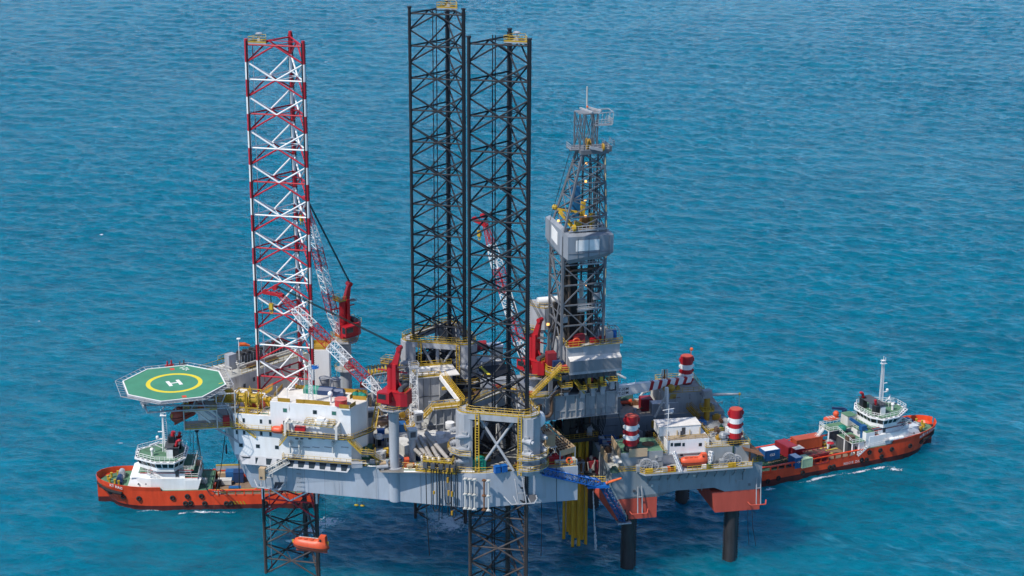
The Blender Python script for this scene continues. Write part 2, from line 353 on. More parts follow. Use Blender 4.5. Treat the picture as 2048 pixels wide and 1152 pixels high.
FOAM = [(420, 1025, 9, .8, .55, 3), (300, 1022, 5, .6, .5, 3), (1640, 956, 10, .8, .5, 25), (1720, 944, 7, .8, .6, 25), (655, 1044, 5.2, 4.6, 1, 10), (625, 1062, 4.5, 4.5, 1, 0), (1256, 1133, 1.9, 1.5, .6, 0), (1460, 1117, 1.9, 1.5, .6, 0), (1365, 1000, 2.2, 1.4, .7, 0), (1150, 1084, 4.2, 2.0, .45, 0), (580, 1083, 2.2, 1.2, .8, 0), (905, 1045, 8.5, 9, .95, 0), (872, 1032, 5, 4, .6, 0), (402, 1024, 2.6, 1.2, .8, 0), (365, 1028, 2.2, .9, .6, 0),
        (1765, 937, 4.6, 1.3, .95, 10), (1790, 940, 3, 1.3, .6, 10), (1540, 978, 2.6, 1.1, .8, 10), (1210, 1090, 3.2, 1.8, .5, 10), (1192, 1000, 1.2, 3, .8, 0), (1205, 985, 1.6, 1.6, .6, 0), (203, 468, 1.6, 1.2, .8, 0), (1195, 1098, 2, 1, .5, 0), (78, 641, 1, .7, .6, 0), (240, 886, 1.4, .5, .5, 10), (1537, 240, 1.6, .8, .5, 0), (1350, 810, 1.5, .6, .5, 0)]
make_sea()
# ================================================================ lattice legs
BAY = 7.1056; LS = 12.0
LEGP = {'A': (-47.28, 383.92, 117.42), 'B': (-2.03, 369.34, 120.41), 'C': (-15.89, 413.91, 118.95)}
LYAW = -11.3
def leg_mesh_pts():
    return [(-.5*LS, -.2887*LS), (.5*LS, -.2887*LS), (0, .5774*LS)]
def make_leg(key, mats, label):
    x, y, zt = LEGP[key]; fr = Frame(x, y, LYAW); T = Thing('lattice_column', label, 'rig leg', fr, (0, 0, 0), 'lattice legs of the jack-up rig')
    C = leg_mesh_pts(); ra, white, low = mats; nb = 17
    zlow = 22
    bot = zt-BAY*(nb+.5)
    def seg(z0, z1, mid):   # list of (z0,z1,mat)
        return mid
    for ci, (cx, cy) in enumerate(C):
        mb = MB(); a = math.atan2(cy, cx); tx, ty = -sin(a), cos(a)
        spans = [(zt+1.2, zt-BAY*.5, 0)]
        for k in range(1, nb+1): spans += [(zt-BAY*(k-.5), zt-BAY*k, 1), (zt-BAY*k, zt-BAY*(k+.5), 0)]
        for z1, z0, mi in spans:
            mb.m = mi if z0 > (16 if key == 'A' else 23) else 2; mb.cyl(cx, cy, max(z0, -3), z1, .36, 12)
        if key != 'A' : mb.m = 0; mb.cyl(cx, cy, zt+1.2, zt+1.5, .5, 12)
        T.add('chord', mb, [ra, white, low], smooth=True)
        rk = MB(); 
        for g in (-1, 1):
            ox, oy = cx+tx*g*.44, cy+ty*g*.44; ex, ey = cx+tx*g*.58, cy+ty*g*.58
            rx_, ry_ = cos(a)*.13, sin(a)*.13; qx, qy = cx+tx*g*.30, cy+ty*g*.30
            rk.prism([(qx-rx_, qy-ry_), (ox-rx_, oy-ry_), (ox+rx_, oy+ry_), (qx+rx_, qy+ry_)], -3, zt+.8)
            z = -2.
            nx, ny = cos(a)*.09, sin(a)*.09
            while z < zt+.6:
                rk.m = 1 if z < 23 else 0
                rk.add([(ox-nx, oy-ny, z), (ox+nx, oy+ny, z), (ox+nx, oy+ny, z+.26), (ox-nx, oy-ny, z+.26),
                        (ex-nx, ey-ny, z+.05), (ex+nx, ey+ny, z+.05), (ex+nx, ey+ny, z+.20), (ex-nx, ey-ny, z+.20)],
                       [(4, 5, 6, 7), (0, 1, 5, 4), (3, 7, 6, 2), (0, 4, 7, 3), (1, 2, 6, 5)]); z += .46
        T.add('rack', rk, [BLK, LEGLOW])
    rb = .175 if key == 'A' else .185
    for k in range(nb+1):
        z = zt-BAY*k; mb = MB(); below = z < (16 if key == 'A' else 26)
        hm = 2 if below else (0 if k % 2 == 0 else 1)
        mids = []
        for i in range(3):
            p, q = C[i], C[(i+1) % 3]; m = ((p[0]+q[0])/2, (p[1]+q[1])/2); mids.append(m)
            mb.m = hm; mb.tube((*p, z), (*q, z), rb, 7)
            dn = z-BAY*.5; up = z+BAY*.5
            mb.m = 2 if below else 0
            mb.tube((*m, z), (*p, dn), rb, 7); mb.tube((*m, z), (*q, dn), rb, 7)
            if k > 0: mb.m = 2 if below else 1; mb.tube((*m, z), (*p, up), rb, 7); mb.tube((*m, z), (*q, up), rb, 7)
        mb.m = hm
        for i in range(3): mb.tube((*mids[i], z), (*mids[(i+1) % 3], z), .09, 5)
        T.add('bay_bracing', mb, [ra, white, low], smooth=True)
    # riser pipes and ladder inside
    mb = MB()
    for (px, py) in ([(-5.0, -2.4), (4.6, .3)] if key == 'A' else [(-2.3, 1.4), (-1.75, 1.4), (5.2, -1.2), (5.5, -1.2)] if key == 'B' else [(-.9, -3.2), (-.1, -3.2)]):
        zz = zt+(1 if key != 'A' else 2)
        if key == 'A':
            for k in range(17): mb.m = k % 2; mb.tube((px, py, zt-BAY*.5*k*2), (px, py, zt-BAY*(k+.5)), .09, 6); mb.m = 1-k % 2 if False else 1; mb.tube((px, py, zt-BAY*(k+.5)), (px, py, zt-BAY*(k+1)), .09, 6)
        else: mb.tube((px, py, 5), (px, py, zz), .12, 6)
        for k in range(0, 34): mb.cyl(px, py, 6+k*3.2, 6.25+k*3.2, .2, 6)
    T.add('riser_pipe', mb, [ra, white])
    # top platform
    px, py = {'A': (-3.6, -2.2), 'B': (3.0, -.9), 'C': (1.0, 3.6)}[key]; py_ = py
    pw = {'A': 3.8, 'B': 4.6, 'C': 4.6}[key]
    mb = MB(); mb.m = 1; poly = [(px-pw/2, py-1.4), (px+pw/2, py-1.4), (px+pw/2-1.0, py+1.6), (px-pw/2+1.2, py+1.2)]
    mb.prism(poly, zt+.2, zt+.45); mb.m = 0; mb.rail([(a, b, zt+.45) for a, b in poly], 1.2, .05, 1.3, .3, True)
    pl = T.add('top_platform', mb, [YEL, GREYP]); mb = MB(); mb.cyl(px, py, zt+.45, zt+2.1, .12, 8); mb.box(px-.35, py-.3, zt+.45, px+.35, py+.3, zt+1.1); mb.sphere(px, py, zt+2.1, .75, 10, .3); T.add('beacon', mb, GREYP, pl)
    return T
make_leg('A', (REDL, WHITE, LEGLOW), 'red and white banded lattice leg rising behind the white accommodation block')
make_leg('B', (LEGK, LEGK, LEGLOW), 'black lattice leg nearest the camera, standing in the front jack house')
TC_ = make_leg('C', (LEGK, LEGK, LEGLOW), 'tallest black lattice leg with rust-brown lower braces, furthest back, in the rear jack house')
# ================================================================ jack houses round legs B and C
def jack_house(key, label):
    x, y, zt = LEGP[key]; fr = Frame(x, y, LYAW); T = Thing('jack_house', label, 'jack house', fr, (0, 0, DZ), 'jack houses around the black legs')
    C = leg_mesh_pts(); zt2 = 44.4
    for ci, (cx, cy) in enumerate(C):
        r = math.hypot(cx, cy); ux, uy = cx/r, cy/r; tx, ty = -uy, ux
        def P(u, t): return (cx+ux*u+tx*t, cy+uy*u+ty*t)
        mb = MB(); mb.prism([P(.7, -2.5), P(1.9, -2.1), P(2.7, -1.1), P(2.7, 1.1), P(1.9, 2.1), P(.7, 2.5), P(.2, 2.5), P(.6, .8), P(.6, -.8), P(.2, -2.5)], DZ, zt2)
        t_ = T.add('jacking_frame', mb, GREYP)
        g = MB()
        for zz in (34.2, 36.8, 39.6):   # pinion gearboxes stacked outside each chord
            for t in (-1.75, 1.75):
                q = P(1.7, t*1.15); g.m = 0; g.tube((*P(.9, t*1.25), zz), (*P(3.1, t*1.15), zz), .62, 10); g.tube((*P(3.1, t*1.15), zz), (*P(3.7, t*1.15), zz), .36, 8); g.m = 1; g.box(q[0]-.5, q[1]-.5, zz+.5, q[0]+.5, q[1]+.5, zz+1.0)
        T.add('gearbox', g, [GREYP, GREY], t_)
    out = 1.9; sc = (LS*.5774+out)/(LS*.5774)
    # ring platform on top
    mb = MB(); ring_o = []; ring_i = []
    for (cx, cy) in C:
        a0 = math.atan2(cy, cx); r = math.hypot(cx, cy)
        for da in (-60, -30, 0, 30, 60): ring_o.append((cx+cos(a0+radians(da))*2.6, cy+sin(a0+radians(da))*2.6))
    for (cx, cy) in C: ring_i.append((cx*.62, cy*.62))
    n = len(ring_o)
    for i in range(n):
        a, b = ring_o[i], ring_o[(i+1) % n]
        m0 = Vector(a)*.0; 
        ia = (a[0]-(a[0]*.16), a[1]-(a[1]*.16)); ib = (b[0]*.84, b[1]*.84)
        if (i+1) % 5 == 0:   # straight side, a box girder
            mb.prism([a, b, (b[0]*.80, b[1]*.80), (a[0]*.80, a[1]*.80)], zt2-1.0, zt2+.25)
        else: mb.prism([a, b, (b[0]*.82, b[1]*.82), (a[0]*.82, a[1]*.82)], zt2+.02, zt2+.25)
    T.add('ring_girder', mb, GREYP)
    mb = MB(); mb.rail([(p[0], p[1], zt2+.25) for p in ring_o], 1.2, .055, 1.2, .3, True); mb.rail([(p[0]*.80, p[1]*.80, zt2+.25) for p in ring_o], 1.2, .05, 1.6, .2, True); T.add('railing', mb, YEL)
    mb = MB()    # X braces on the three sides
    for i in range(3):
        p, q = Vector((*C[i], 0)), Vector((*C[(i+1) % 3], 0)); d = (q-p).normalized(); o = Vector((d.y, -d.x, 0))*1.4
        a, b = p+d*2.4+o, q-d*2.4+o
        if key == 'C' and i == 0:
            m = (a+b)/2; mb.tube((a.x, a.y, zt2-1), (m.x, m.y, DZ+5.2), .3, 10); mb.tube((b.x, b.y, zt2-1), (m.x, m.y, DZ+5.2), .3, 10); mb.beam((m.x, m.y, DZ), (m.x, m.y, zt2-1), .7)
        else:
            mb.tube((a.x, a.y, zt2-1), (b.x, b.y, DZ+.4), .3, 10); mb.tube((b.x, b.y, zt2-1), (a.x, a.y, DZ+.4), .3, 10)
    T.add('cross_brace', mb, GREYP, smooth=True)
    # well guides: dark plating round the inside
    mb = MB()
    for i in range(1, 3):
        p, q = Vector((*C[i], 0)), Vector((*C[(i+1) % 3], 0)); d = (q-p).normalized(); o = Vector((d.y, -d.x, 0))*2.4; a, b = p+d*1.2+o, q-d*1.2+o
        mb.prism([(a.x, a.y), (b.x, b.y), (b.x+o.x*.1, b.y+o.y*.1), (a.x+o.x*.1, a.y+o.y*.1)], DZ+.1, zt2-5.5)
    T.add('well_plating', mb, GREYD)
    # ladders down the front and mid-height galleries
    mb = MB()
    for lx in (-4.2, 4.7):
        for k in (0, .5): mb.beam((lx+k*1.5, -6.3, DZ), (lx+k*1.5, -6.3, zt2+.2), .16)
        mb.ladder((lx+.37, -6.35, DZ), (lx+.37, -6.35, zt2+1.2), .55, (1, 0, 0), .06, .55)
    T.add('ladder', mb, YEL)
    for (cx, cy), zz in ((C[1], 36.0), (C[1], 33.6), (C[0], 36.0)):
        a0 = math.atan2(cy, cx); pts = [(cx+cos(a0+radians(da))*4.6, cy+sin(a0+radians(da))*4.6) for da in (-75, -45, -15, 15, 45, 75)]
        inn = [(cx+cos(a0+radians(da))*2.4, cy+sin(a0+radians(da))*2.4) for da in (75, 45, 15, -15, -45, -75)]
        mb = MB(); mb.m = 1; mb.prism(pts+inn, zz-.15, zz); mb.m = 0; mb.rail([(p[0], p[1], zz) for p in pts], 1.1, .05, 1.3, .15)
        T.add('gallery', mb, [YEL, GREYP])
    return T
jack_house('B', 'grey jack house with yellow-railed ring platform and big X brace round the front black leg')
jack_house('C', 'grey jack house with yellow-railed ring platform and V brace round the rear black leg')
# ================================================================ jack-up hull
def hull():
    T = Thing('rig_hull', 'pale grey hull of the jack-up rig raised on three lattice legs', 'rig hull', X, (0, 0, 24.3))
    A = lambda x, y: X.loc(*N.w(x, y)[:2])
    near_bow = A(-49.7, 0); bend = [A(-2, 0.0), A(1.5, .15), A(4.2, .9), A(6.8, 2.1)]; st = (15.3, -29.6)
    top = [near_bow]+bend+[st]; top = top+[(x, -y+(6.4*(-x)/52 if x < 0 else 0)) for x, y in top[::-1]]
    bot = list(top); bot[0] = A(-46.6, 1.0); bot[-1] = (top[-1][0]+3.4, top[-1][1]-.9)
    mb = MB(); mb.prism(bot, 24.3, DZ, top); T.add('hull_shell', mb, HULLG)
    mb = MB(); mb.prism([(x*.998, y*.998) for x, y in top], DZ+.004, DZ+.03); T.add('deck', mb, DECK)
    # white and green walkway strips painted on the deck
    mb = MB()
    for a, b in (((-28, -17), (-12, -20)), ((-27, -11), (-8, -8)), ((-20, -22), (-6, -26)), ((-24, 12), (-12, 24))):
        a, b = Vector((*a, 0)), Vector((*b, 0)); d = (b-a).normalized(); o = Vector((-d.y, d.x, 0))*1.1
        mb.m = 0; mb.prism([tuple((a-o)[:2]), tuple((b-o)[:2]), tuple((b+o)[:2]), tuple((a+o)[:2])], DZ+.034, DZ+.04)
        mb.m = 1; mb.prism([tuple((a-o*.3)[:2]), tuple((b-o*.3)[:2]), tuple((b+o*.3)[:2]), tuple((a+o*.3)[:2])], DZ+.044, DZ+.05)
    T.add('walkway_marking', mb, [MARKW, DECKG])
    # yellow railing along the near edge
    mb = MB(); pts = [A(-19, .35), A(-3, .35), A(1.5, .5), A(4.2, 1.2), A(6.8, 2.4), (14.9, -29.2), (14.9, -20)]
    mb.rail([(x, y, DZ) for x, y in pts], 1.2, .05, 1.5, .12); T.add('railing', mb, YEL)
    # plating seams on the side
    mb = MB()
    for sx in (-44, -38.5, -34.5, -27, -19, -9.5, -1.5): p = N.w(sx, -.02); q = X.loc(p.x, p.y); mb.cbox(q[0], q[1], 24.6, .06, .05, 7.0, -27.2)
    T.add('plating_seam', mb, HULLD)
    # draft marks
    mb = MB()
    x0 = N.ly(594, 930, 0)[0]
    for k in range(7):
        z = 30.6-k*.98; d1, d2 = A(x0, -.03), A(x0+.8, -.03)
        for u in (0, .38, .68): p = A(x0+u, -.03); mb.cbox(p[0], p[1], z, .26, .05, .16, -27.2)
    T.add('draft_mark', mb, HULLD)
    # inclined freeboard band with dark openings under the accommodation
    F_ = lambda x, y, z: (*A(x, y), z)
    x0, x1 = -48.8, -23.9
    mb = MB(); zt, zb = 31.95, 30.35
    mb.add([F_(x0, 0, zt), F_(x1, 0, zt), F_(x1-1, -1.0, zb), F_(x0+1, -1.0, zb), F_(x0+1, 0, zb-.2), F_(x1-1, 0, zb-.2)], [(0, 3, 2, 1), (3, 4, 5, 2), (0, 4, 3), (1, 2, 5)])
    b_ = T.add('bulwark_band', mb, GREYP)
    n = 10; mb = MB()
    for i in range(n):
        a = x0+1.2+i*(x1-x0-1.6)/n; w = 1.75 if i > 2 else 1.5
        if i == 1: w = .8
        if i == 0: mb.add([F_(a-.6, -.2, 31.72), F_(a+1.5, -.2, 31.72), F_(a+1.3, -.34, 31.42), F_(a-.2, -.34, 31.42)], [(0, 3, 2, 1)]); continue
        def Q(x, t): return F_(x, -.0-1.0*t-.035, zt-(zt-zb)*t+.02)
        mb.add([Q(a+.15, .16), Q(a+w, .16), Q(a+w-.25, .86), Q(a+.4, .86)], [(0, 3, 2, 1)])
    T.add('opening', mb, GLASS, b_)
    # anchor racks: frames of pipe low on the side
    def rack(lx, wide, y0, yaw_in=0, dark=True):
        mb = MB(); z0, z1 = 25.2, 29.9; r = .14
        f = lambda u, v, z: F_(lx+u, y0-v, z)
        mb.path([f(-wide*.62, -.1, z0+1.3), f(-wide*.42, 1.2, z0+.2), f(wide*.42, 1.2, z0), f(wide*.62, -.1, z0+1.3)], r)
        for u in (-.9, .9): mb.path([f(u, 1.2, z0+.1), f(u*.85, .15, z1), f(u*.85, -.3, z1)], r); mb.tube(f(u*2.2, 0, z0+1.0), f(u*1.8, 1.2, z0+.1), r*.8, 5)
        mb.tube(f(-.9, .7, z0+2.4), f(.9, .7, z0+2.4), r*.7, 5)
        o = T.add('anchor_rack', mb, GREYP)
        if dark: mb = MB(); mb.add([f(1.1, 0, z0+1.2), f(wide*.55, 0, z0+1.3), f(wide*.40, 1.1, z0+.2), f(1.1, 1.15, z0+.2)], [(0, 1, 2, 3)]); T.add('fairlead_well', mb, GREYD, o)
    rack(N.ly(540, 960, 0)[0], 5.6, 0); 
    # second rack on the aft part
    c = X.ly(1042, 985, -29.5); S2 = [X.loc(*N.w(6.8, 2.1)[:2]), st]
    mb = MB(); d = (Vector(st)-Vector(S2[0])).normalized(); nn = Vector((d.y, -d.x))
    def g(u, v, z): p = Vector((c[0], -29.5))+d*u+nn*v; return (p.x, p.y, z)
    z0 = 25.3
    mb.path([g(-3.6, -.2, z0+1.4), g(-2.2, 1.1, z0), g(2.6, 1.1, z0-.1), g(3.2, 1.1, z0+.9), g(3.2, .1, z0+1.2)], .15)
    for u in (-.7, .9): mb.path([g(u, 1.1, z0+.1), g(u-.6, .15, z0+5), g(u-.6, -.3, z0+5)], .15)
    mb.tube(g(-.8, .7, z0+2.2), g(.6, .7, z0+2.2), .1); mb.tube(g(-1.6, 0, z0+1.4), g(-1, 1.1, z0), .12); mb.tube(g(1.2, 0, z0+1.4), g(1.8, 1.1, z0), .12)
    o = T.add('anchor_rack', mb, GREYP); mb = MB(); mb.add([g(1.1, .05, z0+1.4), g(3.1, .05, z0+1.4), g(3.1, 1.05, z0+.3), g(1.8, 1.05, z0+.1)], [(0, 1, 2, 3)]); T.add('fairlead_well', mb, GREYD, o)
    mb = MB(); mb.ladder(g(4.9, .12, 25.6), g(4.9, .12, DZ), .5, (1, 0, 0), .04, .5); T.add('side_ladder', mb, GREYP)
    # raw water pipes clamped to the side below the exhaust bundle
    for i, px in enumerate((930.6, 939.5, 949, 968, 977)):
        x, _ = N.ly(px, 960, -.5); mb = MB(); p = A(x, -.45)
        mb.tube((*p, 24.1), (*p, 31.2), .17, 8)
        for z in (24.4, 27.6, 31.0): mb.cyl(p[0], p[1], z-.1, z+.1, .4, 10); mb.cbox(p[0], p[1], z-.28, 1.0, .3, .14, -27)
        T.add('side_pipe', mb, WHITEW if i != 3 else RUST)
    mb = MB(); p = A(N.ly(938, 1010, 1)[0], 1.0)
    x, _ = N.ly(788, 935, 0); p = A(x, .75); mb.cyl(p[0], p[1], 24.28, 31.6, 1.25, 24); mb.cyl(p[0], p[1], 31.6, 31.93, 1.9, 20); T.add('pedestal_bulge', mb, HULLG, smooth=True)
hull()
# ================================================================ accommodation block
def accommodation():
    T = Thing('accommodation_block', 'white accommodation block at the bow wrapped around the red and white leg', 'accommodation', N, (-33, 4, DZ))
    A = lambda x, y: N.loc(*X.w(x, y)[:2])
    z0 = 31.95
    mb = MB(); main = [(-41.5, 0), (-24.2, 0), (-21.9, 4.3), (-22.8, 8.4), (-41.5, 8.4)]
    mb.prism(main, z0, 44.5); T.add('main_wing', mb, WHITE)
    bow = [(-49.7, 0), (-41.51, 0), (-41.51, 7.6), A(-47.4, 1.5), A(-47.6, 9.6), A(-52.6, 10.4)]
    botp = [(-49.7, 0)]+bow[1:]
    top = list(bow); topx = [(-49.7, 0)]+bow[1:5]+[(bow[5][0]-.6, bow[5][1])]
    mb = MB(); mb.prism(bow, z0, 41.2); T.add('bow_wing', mb, WHITE)
    # lean-out of the bow face
    mb = MB(); a, b = Vector(bow[0]), Vector(bow[5]); o = Vector((-1.9, -.2))
    mb.add([(a.x, a.y, 38), (b.x, b.y, 38), ((a+o*.0).x, a.y, 32), (b.x, b.y, 32), (a.x-2.2, a.y+1.5, 38.2), (b.x-3.2, b.y-1, 38.2)], [(4, 5, 3, 2), (0, 4, 2), (1, 3, 5), (0, 1, 5, 4)])
    T.add('bow_overhang', mb, GREYP)
    fa, fb = Vector(X.at(484, 749, 44.2)), Vector(X.at(618, 707, 44.2)); fd = (fb-fa).normalized(); fn = Vector((-fd.y, fd.x)); far = [A(*p) for p in (fa, fb, fb+fn*8.6, fa+fn*8.4, fa+fn*8.4-fd*6, fa-fd*3.5)]
    mb = MB(); mb.prism(far, z0, 44.2); T.add('far_wing', mb, WHITEW)
    tw = [A(-31.2, 10.5), A(-26.6, 9.5), A(-25.4, 14.8), A(-30, 16)]
    cx, cy = N.at(643, 776, 37)
    c = A(*X.at(643, 741, 41.5)); mb = MB(); mb.cbox(c[0], c[1], 33, 3.9, 4.6, 14.1, 12); tw_ = T.add('stair_tower', mb, WHITE)
    mb = MB(); q = [(c[0]-1.9, c[1]-2.4), (c[0]+2.2, c[1]-1.6), (c[0]+1.6, c[1]+2.8), (c[0]-2.3, c[1]+2.0)]
    mb.prism(q, 47.12, 47.2)
    for a, b in zip(q, q[1:]+q[:1]): mb.beam((*a, 47.5), (*b, 47.5), .06, .6); mb.tube((*a, 48.3), (*b, 48.3), .05, 4); mb.tube((*a, 47.2), (*a, 48.3), .05, 4)
    T.add('tower_parapet', mb, YELD, tw_)
    # roofs
    mb = MB(); mb.prism([(x*1.0, y) for x, y in [(-41.4, .1), (-24.3, .1), (-22.1, 4.3), (-22.9, 8.3), (-41.4, 8.3)]], 44.504, 44.56); T.add('roof', mb, ROOFW)
    mb = MB(); mb.prism([(-49.5, .15), (-41.6, .15), (-41.6, 7.4), A(-47.6, 1.7), A(-47.8, 9.4), A(-52.4, 10.2)], 41.204, 41.26); T.add('roof', mb, ROOFW)
    c_ = [(x, y) for x, y in far]; cx = sum(p[0] for p in c_)/6; cy = sum(p[1] for p in c_)/6
    mb = MB(); mb.prism([(cx+(x-cx)*.985, cy+(y-cy)*.97) for x, y in far], 44.204, 44.26); T.add('roof', mb, DECK)
    # green and white painted triangle on the lower roof
    mb = MB(); mb.m = 0; x, y = N.at(533, 822, 41.3); mb.prism([(x-2.4, y-1.3), (x+.9, y-1.3), (x-1.4, y+3)], 41.27, 41.28); mb.m = 1; mb.prism([(x-1.6, y-1.7), (x+.9, y-1.7), (x+.9, y-1.2), (x-1.6, y-1.2)], 41.29, 41.30); mb.prism([(x-.9, y+1), (x-.3, y+.8), (x+.9, y+3), (x+.2, y+3.2)], 41.29, 41.3); T.add('painted_marking', mb, [MARKW, DECKG])
    # windows
    def win(px, py, w, h, y=0., m=GLASS):
        x, z = N.ly(px, py, y); f = MB(); t = .07
        f.box(x-w/2-t, y-.035, z-h/2-t, x+w/2+t, y+.02, z+h/2+t); fo = T.add('window', f, GREYP)
        g = MB(); g.box(x-w/2, y-.05, z-h/2, x+w/2, y-.036, z+h/2); T.add('pane', g, m, fo)
    for px, py in ((473.1, 839.5), (487.5, 840.4), (522, 842.7), (540, 843.6), (474, 864.3), (488.4, 865), (522.8, 867), (541, 868.2)): win(px, py, .45, .85)
    for px, py in ((482, 890.3), (515.8, 892.3), (553.9, 894.6)): win(px, py, .78, .74)
    for px, py in ((570, 820.5), (629.8, 824.2)): win(px, py, .8, .8, m=GLASSG if px < 600 else GLASS)
    for px, py in ((668, 826.4), (668.6, 851)): win(px, py, .85, .75, m=GLASSG)
    win(569, 845.5, .5, .8); win(677, 878, .45, .5)
    # windows of the far wing, on its wall behind the leg
    a, b = Vector(far[0]), Vector(far[1]); d = (b-a).normalized(); nn = Vector((d.y, -d.x))
    for t, zz in ((.17, 41.8), (.37, 42.0), (.52, 42.2), (.70, 42.3), (.03, 41.0)):
        p = a+d*t*(b-a).length+nn*.03; f = MB(); f.cbox(p.x, p.y, zz, .55, .1, .9, math.degrees(math.atan2(d.y, d.x))); T.add('window', f, GREYD)
    # near walkway with rail, platforms and stairs
    zk = 38.15; mb = MB(); pt = [(-49.8, -.9), (-40.9, -.9), (-40.9, -1.0), (-38.2, -1.0), (-38.2, -2.3), (-25, -2.3), (-23.3, -1.2), (-20.6, 3.4), (-20.4, 5.4)]
    mb.m = 1; mb.prism([(-49.8, -.9), (-38.2, -.9), (-38.2, -.01), (-49.8, -.01)], zk-.14, zk); mb.prism([(-38.19, -2.3), (-25, -2.3), (-23.3, -1.2), (-24.15, -.01), (-38.19, -.01)], zk-.14, zk)
    mb.prism([(-23.28, -1.2), (-20.4, 3.6), (-20.2, 5.6), (-21.8, 5.6), (-21.85, 4.2), (-24.1, -.02)], zk-.14, zk)
    mb.m = 0; mb.rail([(x, y, zk) for x, y in pt], 1.1, .045, 1.5, .14); T.add('walkway', mb, [YEL, GREYD])
    zg = 32.3; mb = MB(); mb.m = 1; mb.prism([(-38.9, -1.1), (-20.8, -1.1), (-20.8, -.01), (-38.9, -.01)], zg-.2, zg); mb.m = 0; mb.rail([(-38.9, -.2, zg), (-38.9, -1.05, zg), (-20.8, -1.05, zg)], 1.1, .045, 1.4, .12); T.add('lower_gallery', mb, [YEL, GREYD])
    mb = MB(); mb.stair((-20.6, 4.6, zk), (-20.4, 9.6, 44.2), .9); mb.stair((-24.5, -1.4, zk-.1), (-21.6, -1.3, 35.2), .9); mb.stair((-20.6, -.6, 35.1), (-18.6, 2.2, 32.1), .9); mb.stair((-37.2, -2.6, zk), (-38.8, -2.6, 36), .8); T.add('stairway', mb, YEL)
    mb = MB(); mb.m = 1; mb.box(-21.6, -1.8, 35.0, -18.9, -.2, 35.12); mb.m = 0; mb.rail([(-21.6, -1.8, 35.1), (-18.9, -1.8, 35.1), (-18.9, -.2, 35.1)], 1.1, .045, 1.3, .1); T.add('stair_landing', mb, [YEL, GREYD])
    # davit frame and raft winch on the walkway
    mb = MB()
    for x in (-37.6, -26.6): mb.beam((x, -.1, 41.0), (x, -2.4, 40.8), .5, .45); mb.beam((x, -2.3, 40.9), (x, -2.6, 38.2), .5, .35); mb.beam((x, -.2, 38.2), (x, -.2, 41), .4)
    for y in (-1.1, -1.9): mb.beam((-37.6, y, 40.9), (-26.6, y, 40.7), .16, .3)
    for i in range(8): mb.box(-36.6+i*1.25, -2.2, 40.95, -36.2+i*1.25, -.9, 41.05)
    T.add('davit_frame', mb, WHITEW)
    mb = MB(); mb.rail([(-33.5, -2.2, 40.6), (-27.4, -2.2, 40.6), (-27.4, -.3, 40.6), (-33.5, -.3, 40.6)], 1.1, .045, 1.2, .1, True); T.add('winch_rail', mb, YEL)
    mb = MB(); mb.box(-31, -1.7, 40.8, -29.4, -.6, 42.2); mb.tube((-29.3, -1.7, 41.3), (-29.3, -.5, 41.3), .55, 12); mb.box(-31.6, -1.3, 40.9, -31.05, -.8, 41.6); T.add('winch', mb, WHITE)
    mb = MB(); mb.box(-35.9, -1.4, 38.9, -33.7, -.6, 39.9); T.add('fire_box', mb, RED)
    # vents, pipes and brackets on the wall under the walkway
    for i, px in enumerate((582, 600, 667)):
        x, z = N.ly(px, 893, 0); mb = MB(); mb.path([(x, -.0, z+1.0), (x, -.7, z+1.1), (x+.1, -.8, z+.3), (x+.05, -.55, z-1.2)], .22 if i else .16, 8); mb.torus((x+.2, -.5, z+1.1), (0, 1, 0), .4, .1, 10, 5); T.add('vent_pipe', mb, WHITEW)
    mb = MB()
    for px in (590, 613, 632, 656, 690):
        x, z = N.ly(px, 894, 0); mb.tube((x-.7, -.12, z), (x+.7, -.12, z-.05), .05, 4); mb.tube((x-.7, 0, z), (x-.7, -.3, z), .05, 4); mb.tube((x+.7, 0, z), (x+.7, -.3, z), .05, 4)
    for px in (594, 604, 620, 647, 672): x, z = N.ly(px, 877, 0); mb.box(x-.3, -.3, z-.1, x+.3, -.01, z+.12)
    T.add('wall_bracket', mb, GREYD)
    # soot patch above the freeboard openings
    # ochre parapet panels on the roof
    mb = MB()
    def panel(p1, p2, h=.85, z=44.56): mb.beam((p1[0], p1[1], z+h/2), (p2[0], p2[1], z+h/2), .07, h)
    for a, b in (((-39.8, .15), (-37.2, .15)), ((-35.9, .15), (-34.2, .15)), ((-34.3, .25), (-30, .25)), ((-30, .15), (-28.6, .15)), ((-38.6, 8.3), (-23, 8.3)), ((-41.4, 2.5), (-41.4, 8.2)), ((-26.3, -.8), (-26.0, .9)), ((-26.3, -.9), (-24.2, -.9)), ((-24.1, -.8), (-23.5, 1.6)), ((-25, 4.6), (-22, 4.6)), ((-21.9, 4.7), (-22.8, 8.3)), ((-25, 8.3), (-25.6, 4.6))): panel(a, b)
    T.add('parapet_panel', mb, YELD)
    mb = MB(); mb.prism([(-26.4, -.9), (-24.1, -.9), (-23.4, 1.6), (-24.3, .05), (-26.4, .05)], 44.2, 44.5); T.add('corner_platform', mb, WHITE)
    c_ = far; mb = MB(); mb.rail([(-49.5, .3, 41.26), (-42, .3, 41.26)], 1.1, .04, 1.5); mb.rail([(-41.3, .3, 44.56), (-39.9, .3, 44.56)], 1.1, .04, 1.5); mb.rail([(-49.6, 1, 41.26), (*A(-52.3, 3), 41.26), (*A(-52.4, 9), 41.26)], 1.1, .05, 1.5, .15); mb.rail([(*far[0], 44.26), (*far[1], 44.26)], 1.1, .045, 1.5, .12)
    mb.rail([(*far[4], 44.26), (*far[3], 44.26), (*far[2], 44.26)], 1.1, .045, 1.5, .12); mb.rail([(-41.4, 7.6, 41.3), (*A(-47.2, 2), 41.3), (*A(-47.2, 8), 41.3)], 1.1, .06, 1.2, .2); T.add('roof_railing', mb, YEL)
    return T
accommodation()
